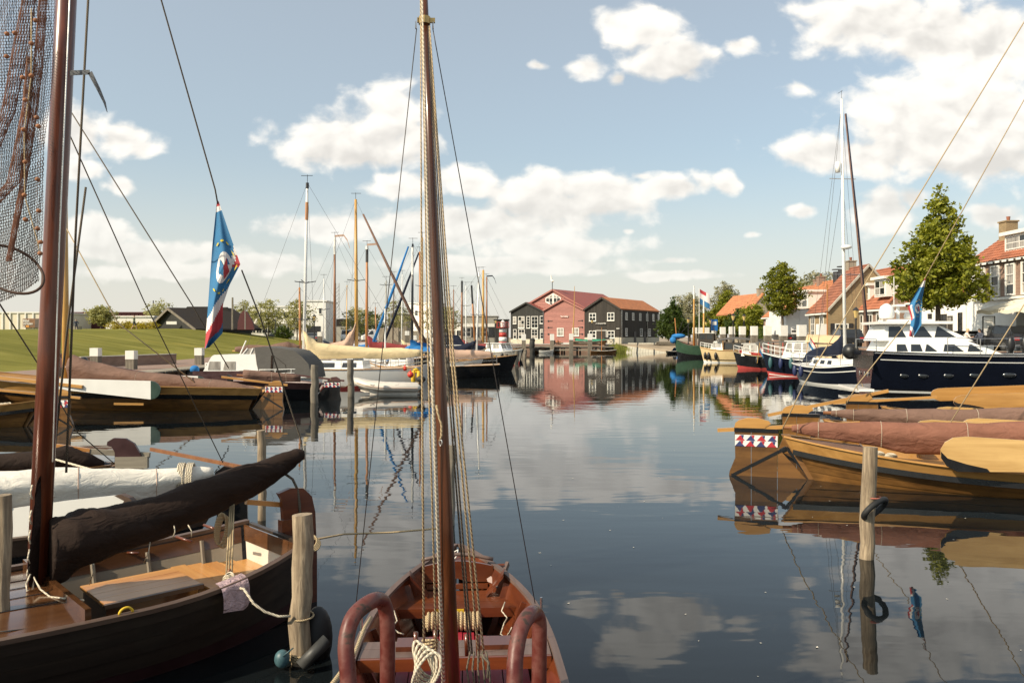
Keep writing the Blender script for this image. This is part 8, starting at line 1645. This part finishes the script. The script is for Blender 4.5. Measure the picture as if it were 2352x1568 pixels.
wq = h.half(.93/5.35)-.05; m = MB(); m.box(1.005, 1.03, -wq, wq, .40, .479); put('seat_front', m, 'mahogany_y', t)
m = MB(); m.box(.50, .53, -wv_+.05, wv_-.05, .485, .53); put('seat_rail', m, 'mahogany_y', t)
for s in (-1, 1): m = MB(); p = h.P(.66/5.35, 1.0, s, -.03); m.prism([p+Vec((-.02,0,.035)), p+Vec((.16, -s*.02, .03)), p+Vec((.10, -s*.17, -.16)), p+Vec((0, -s*.17, -.16))], (0,0,.03)); put('quarter_knee', m, 'mahogany', t)
# rudder or leeboard seen outside on the right
inv = wm(t).inverted()
m = MB(); m.prism([inv @ at(a, b_, c) for a, b_, c in ((1108, 1296, 7.45), (1163, 1293, 7.5), (1166, 1297, 7.5), (1145, 1345, 7.3), (1120, 1335, 7.35))], inv.to_3x3() @ Vec((0,.03,-.02))); lb_ = put('leeboard', m, 'mahogany_y', t)
m = MB(); m.beam(inv @ at(1166, 1293, 7.5), inv @ at(1143, 1352, 7.25), .03, .05); put('leeboard_edge', m, 'gunwale_grey', lb_)
# mast thwart
x0 = 1.88; wq = h.half(x0/5.35)-.04; 
for k, (xa, xb) in enumerate(((x0, x0+.14), (x0+.145, x0+.30))): m = MB(); m.box(xa, xb, -wq, wq, .50, .53); put('thwart_plank', m, 'gunwale_grey', t)
m = MB(); m.box(x0+.301, x0+.33, -wq, wq, .44, .528); put('thwart_edge', m, 'mahogany_y', t)
for s in (-1, 1): m = MB(); m.box(x0+.02, x0+.20, s*.30-.13, s*.30+.13, .531, .565); put('pin_rack', m, 'mahogany', t)
# mast
ma = inv @ at(1043, 1640, 4.72); mb2 = inv @ at(972, -60, 4.85); m = MB(); m.tube([ma, ma.lerp(mb2, .25), ma.lerp(mb2, .5), ma.lerp(mb2, .75), mb2], [.046, .041, .0335, .0265, .021], 18); mo = put('mast', m, 'mast_centre', t, True)
for s in (-1, 1): m = MB(); m.box(2.85, 3.2, s*.075-.02, s*.075+.02, .1, .62); put('mast_case', m, 'mahogany', t)
m = MB(); mq = inv @ at(975, 48, 4.84); m.tube([mq+Vec((0,0,-.022)), mq+Vec((0,0,.022))], .036, 12); band_ = put('mast_band', m, 'brass', t)
for s in (-1, 1): m = MB(); m.box(mq.x-.008, mq.x+.008, mq.y+s*.03-.014, mq.y+s*.03+.014+s*.02, mq.z-.012, mq.z+.016); put('band_eye', m, 'brass', band_); m = MB(); m.tube([mq+Vec((0, s*.052, -.005+.022*cos(a)-.02)) if False else mq+Vec((.010*sin(a), s*.052, -.028+.022*cos(a))) for a in [2*pi*j/10 for j in range(10)]], .004, 5, close=True); put('shackle', m, 'steel', band_)
for a, b_, c in (((957, 66), (902, 575), (818, 1385)), ((994, 66), (1091, 600), (1229, 1385))): m = MB(); m.tube([inv @ at(*a, 4.84), inv @ at(*b_, 5.0), inv @ at(*c, 5.25)], .0032, 5); put('shroud', m, 'wire', t, True)
# running ropes, each to its pin
RP = [((966, -20), (967, 300), (969, 820), (974, 1475), .0075, 'rope_hemp', 4.62), ((968, 60), (974, 300), (983, 820), (1003, 1520), .0065, 'rope_hemp', 4.6), ((969, -20), (977, 300), (991, 820), (1018, 1570), .0115, 'rope_white', 4.58),
      ((984, 60), (995, 300), (1024, 820), (1078, 1500), .0065, 'rope_dark', 4.66), ((985, 60), (998, 300), (1030, 820), (1084, 1500), .0065, 'rope_dark', 4.65), ((986, 60), (1001, 300), (1036, 820), (1101, 1520), .0070, 'rope_hemp', 4.64), ((987, 60), (1004, 300), (1042, 820), (1111, 1500), .0070, 'rope_hemp', 4.63)]
for a, b_, c, d, r, mt, Y in RP: m = MB(); m.tube([inv @ at(*a, Y+.15), inv @ at(*b_, Y+.1), inv @ at(*c, Y+.05), inv @ at(*d, Y+.02)], [r*.5, r*.55, r*.8, r], 7); put('halyard', m, mt, t, True)
m = MB(); m.tube([inv @ at(a, b_, 4.6) for a, b_ in ((1002, 930), (1006, 950), (1014, 975), (1014, 1000), (1010, 1012))], .007, 6); put('rope_tail', m, 'rope_hemp', t, True)
m = MB(); q = inv @ at(1012, 1016, 4.6); m.tube([q+Vec((.006*sin(a), .008*sin(a), .018*cos(a))) for a in [2*pi*j/10 for j in range(10)]], .0045, 5, close=True); put('snap_shackle', m, 'steel', t, True)
m = MB()
for i in range(5): q = inv @ at(972+i*2, 1516+i*2, 4.35-.02*i); w_ = .036+.007*i; m.tube([q+Vec((.02*cos(a*2), w_*cos(a)+.02*(i-2)*sin(a), .10*sin(a)-.012*i)) for a in [2*pi*j/20 for j in range(20)]], .0088, 6, close=True)
put('rope_coil', m, 'rope_white', t, True)
m = MB()
for i in range(4): q = inv @ at(988, 1470+i*5, 4.9); m.tube([q+Vec((.03*sin(a), .045*cos(a), .012*sin(a+i))) for a in [2*pi*j/14 for j in range(14)]], .009, 6, close=True)
put('rope_coil', m, 'rope_hemp', t, True)
m = MB()
for i in range(5): m.tube([inv @ at(1080+i*9, 1495, 4.5), inv @ at(1072+i*13, 1535, 4.48), inv @ at(1078+i*12, 1575, 4.45)], .006, 5)
m.tube([inv @ at(1104, 1500, 4.45), inv @ at(1122, 1520, 4.42), inv @ at(1120, 1556, 4.4)], .008, 6); put('rope_falls', m, 'rope_dark', t, True)
m = MB()
for a, b_ in ((955, 1462), (1000, 1458), (1098, 1468), (1072, 1468)): q = inv @ at(a, b_, 5.0); m.tube([q+Vec((0,0,-.10)), q+Vec((0,0,.03))], [.012, .016], 8)
put('belaying_pin', m, 'mahogany', t, True, kind='stuff')
# woven rope fender, loose cords, oarlock
q = Vec((1.02, -.03, .37)); m = MB(); m.tube([q+Vec((0,-.24,0)), q+Vec((0,-.2,0)), q+Vec((0,.2,0)), q+Vec((0,.24,0))], [.05, .072, .072, .05], 14)
for i in range(13): m.tube([q+Vec((.076*cos(a), -.21+i*.035, .076*sin(a))) for a in [2*pi*j/12 for j in range(12)]], .014, 5, close=True)
m.v = [tuple(wm(t) @ Vec(p)) for p in m.v]; solo('rope_fender', m, 'rope_hemp', 'woven rope fender lying below the stern seat', 'fender', smooth=True)
m = MB(); q = Vec((.99, -.06, .445)); m.box(q.x-.04, q.x+.04, q.y-.12, q.y+.12, q.z-.03, q.z+.03); m.v = [tuple(wm(t) @ Vec(p)) for p in m.v]; solo('sponge', m, 'yellow', 'yellow sponge on the woven rope fender', 'sponge')
m = MB(); m.tube([inv @ at(a, b_, c) for a, b_, c in ((1160, 1382, 6.85), (1152, 1402, 6.75), (1165, 1418, 6.7), (1158, 1430, 6.65), (1150, 1455, 6.5), (1162, 1465, 6.4), (1175, 1440, 6.55), (1160, 1490, 6.3), (1150, 1520, 6.2))], .006, 5); put('loose_cord', m, 'rope_white', t, True)
m = MB(); m.tube([inv @ at(a, b_, c) for a, b_, c in ((905, 1402, 6.6), (912, 1425, 6.5), (900, 1440, 6.45), (915, 1452, 6.4), (928, 1456, 6.4))], .006, 5); put('loose_cord', m, 'rope_white', t, True)
m = MB(); q = h.P(1.75/5.35, 1.0, -1, 0); m.tube([q+Vec((0,0,.02)), q+Vec((0,0,.14))], .011, 8); put('oarlock', m, 'steel', t)
m = MB(); q = h.P(1.45/5.35, 1.0, 1, 0); m.tube([q+Vec((0,0,.02)), q+Vec((0,0,.14))], .011, 8); put('oarlock', m, 'steel', t)
m = MB(); m.tube([inv @ at(a, b_, c) for a, b_, c in ((1041, 1268, 7.7), (1052, 1262, 7.7), (1050, 1275, 7.65), (1042, 1285, 7.6))], .006, 5); put('stern_lashing', m, 'white_paint', t, True)
rope([at(1040, 1210, 8.3), at(900, 1222, 8.5), at(790, 1226, 8.3), at(716, 1240, 7.72)], .010, 'thin rope sagging between the foreground boat stern and the central boat', 'rope_hemp')
m = MB(); q = at(716, 1243, 7.7)
for i in range(4): m.tube([q+Vec((.05*cos(a)+.01*i, .03*sin(a), .05*sin(a)-.01*i)) for a in [2*pi*j/14 for j in range(14)]], .010, 6, close=True)
solo('rope_knot', m, 'rope_hemp', 'rope knot on the stern corner of the foreground boat', 'knot', smooth=True)
rope([at(760, 1575, 3.6), at(815, 1500, 4.4), at(838, 1440, 4.9), at(852, 1418, 5.2)], .012, 'knotted rope along the left gunwale of the central boat', 'rope_hemp')
rope([at(1232, 1480, 4.2), at(1245, 1520, 4.1), at(1240, 1580, 4.0)], .010, 'rope and chain hanging on the right side of the central boat', 'rope_hemp')
# ------------------------------------------------------------------ ladder hand rails at the quay edge
def hoop(pts, lab):
    P = [at(a, b_, c) for a, b_, c in pts]; S = []
    for i in range(len(P)-1):
        p0, p1, p2, p3 = P[max(0, i-1)], P[i], P[i+1], P[min(len(P)-1, i+2)]
        for k in range(6): u = k/6; S.append(.5*((2*p1)+(p2-p0)*u+(2*p0-5*p1+4*p2-p3)*u*u+(3*p1-p0-3*p2+p3)*u**3))
    S.append(P[-1]); m = MB(); m.tube(S, .0225, 16); return solo('hand_rail', m, 'painted_rail', lab, 'hand rail', 'ladder hand rails', True)
def dn(p, z=1.1): return None
hoop([(812, 2300, 2.05), (806, 1700, 2.12), (800, 1560, 2.15), (795, 1475, 2.18), (812, 1415, 2.22), (850, 1382, 2.28), (874, 1378, 2.34), (886, 1400, 2.36), (890, 1450, 2.36), (890, 1600, 2.36), (892, 2100, 2.36)], 'left reddish-brown tubular hand rail at the bottom edge')
hoop([(1180, 2300, 2.05), (1181, 1700, 2.12), (1182, 1570, 2.15), (1184, 1505, 2.18), (1196, 1445, 2.22), (1216, 1412, 2.28), (1230, 1408, 2.34), (1238, 1428, 2.36), (1239, 1470, 2.36), (1238, 1620, 2.36), (1238, 2100, 2.36)], 'right reddish-brown tubular hand rail at the bottom edge')

# ------------------------------------------------------------------ bits floating on the water
m = MB(); rg_ = random.Random(4)
for i in range(60):
    x = rg_.uniform(.2, 9); y = rg_.uniform(5.6, 22); s = rg_.uniform(.008, .022); a = rg_.uniform(0, 6); m.add([(x+s*cos(a+k*1.57)*(1 if k % 2 else .5), y+s*sin(a+k*1.57)*(1 if k % 2 else .5), .004+.002*(k % 2)) for k in range(4)], [(0,1,2,3)])
o = put('floating_bits', m, 'lining_white', None, kind='stuff'); o['label'] = 'scattered pale specks floating on the open water'; o['category'] = 'debris'
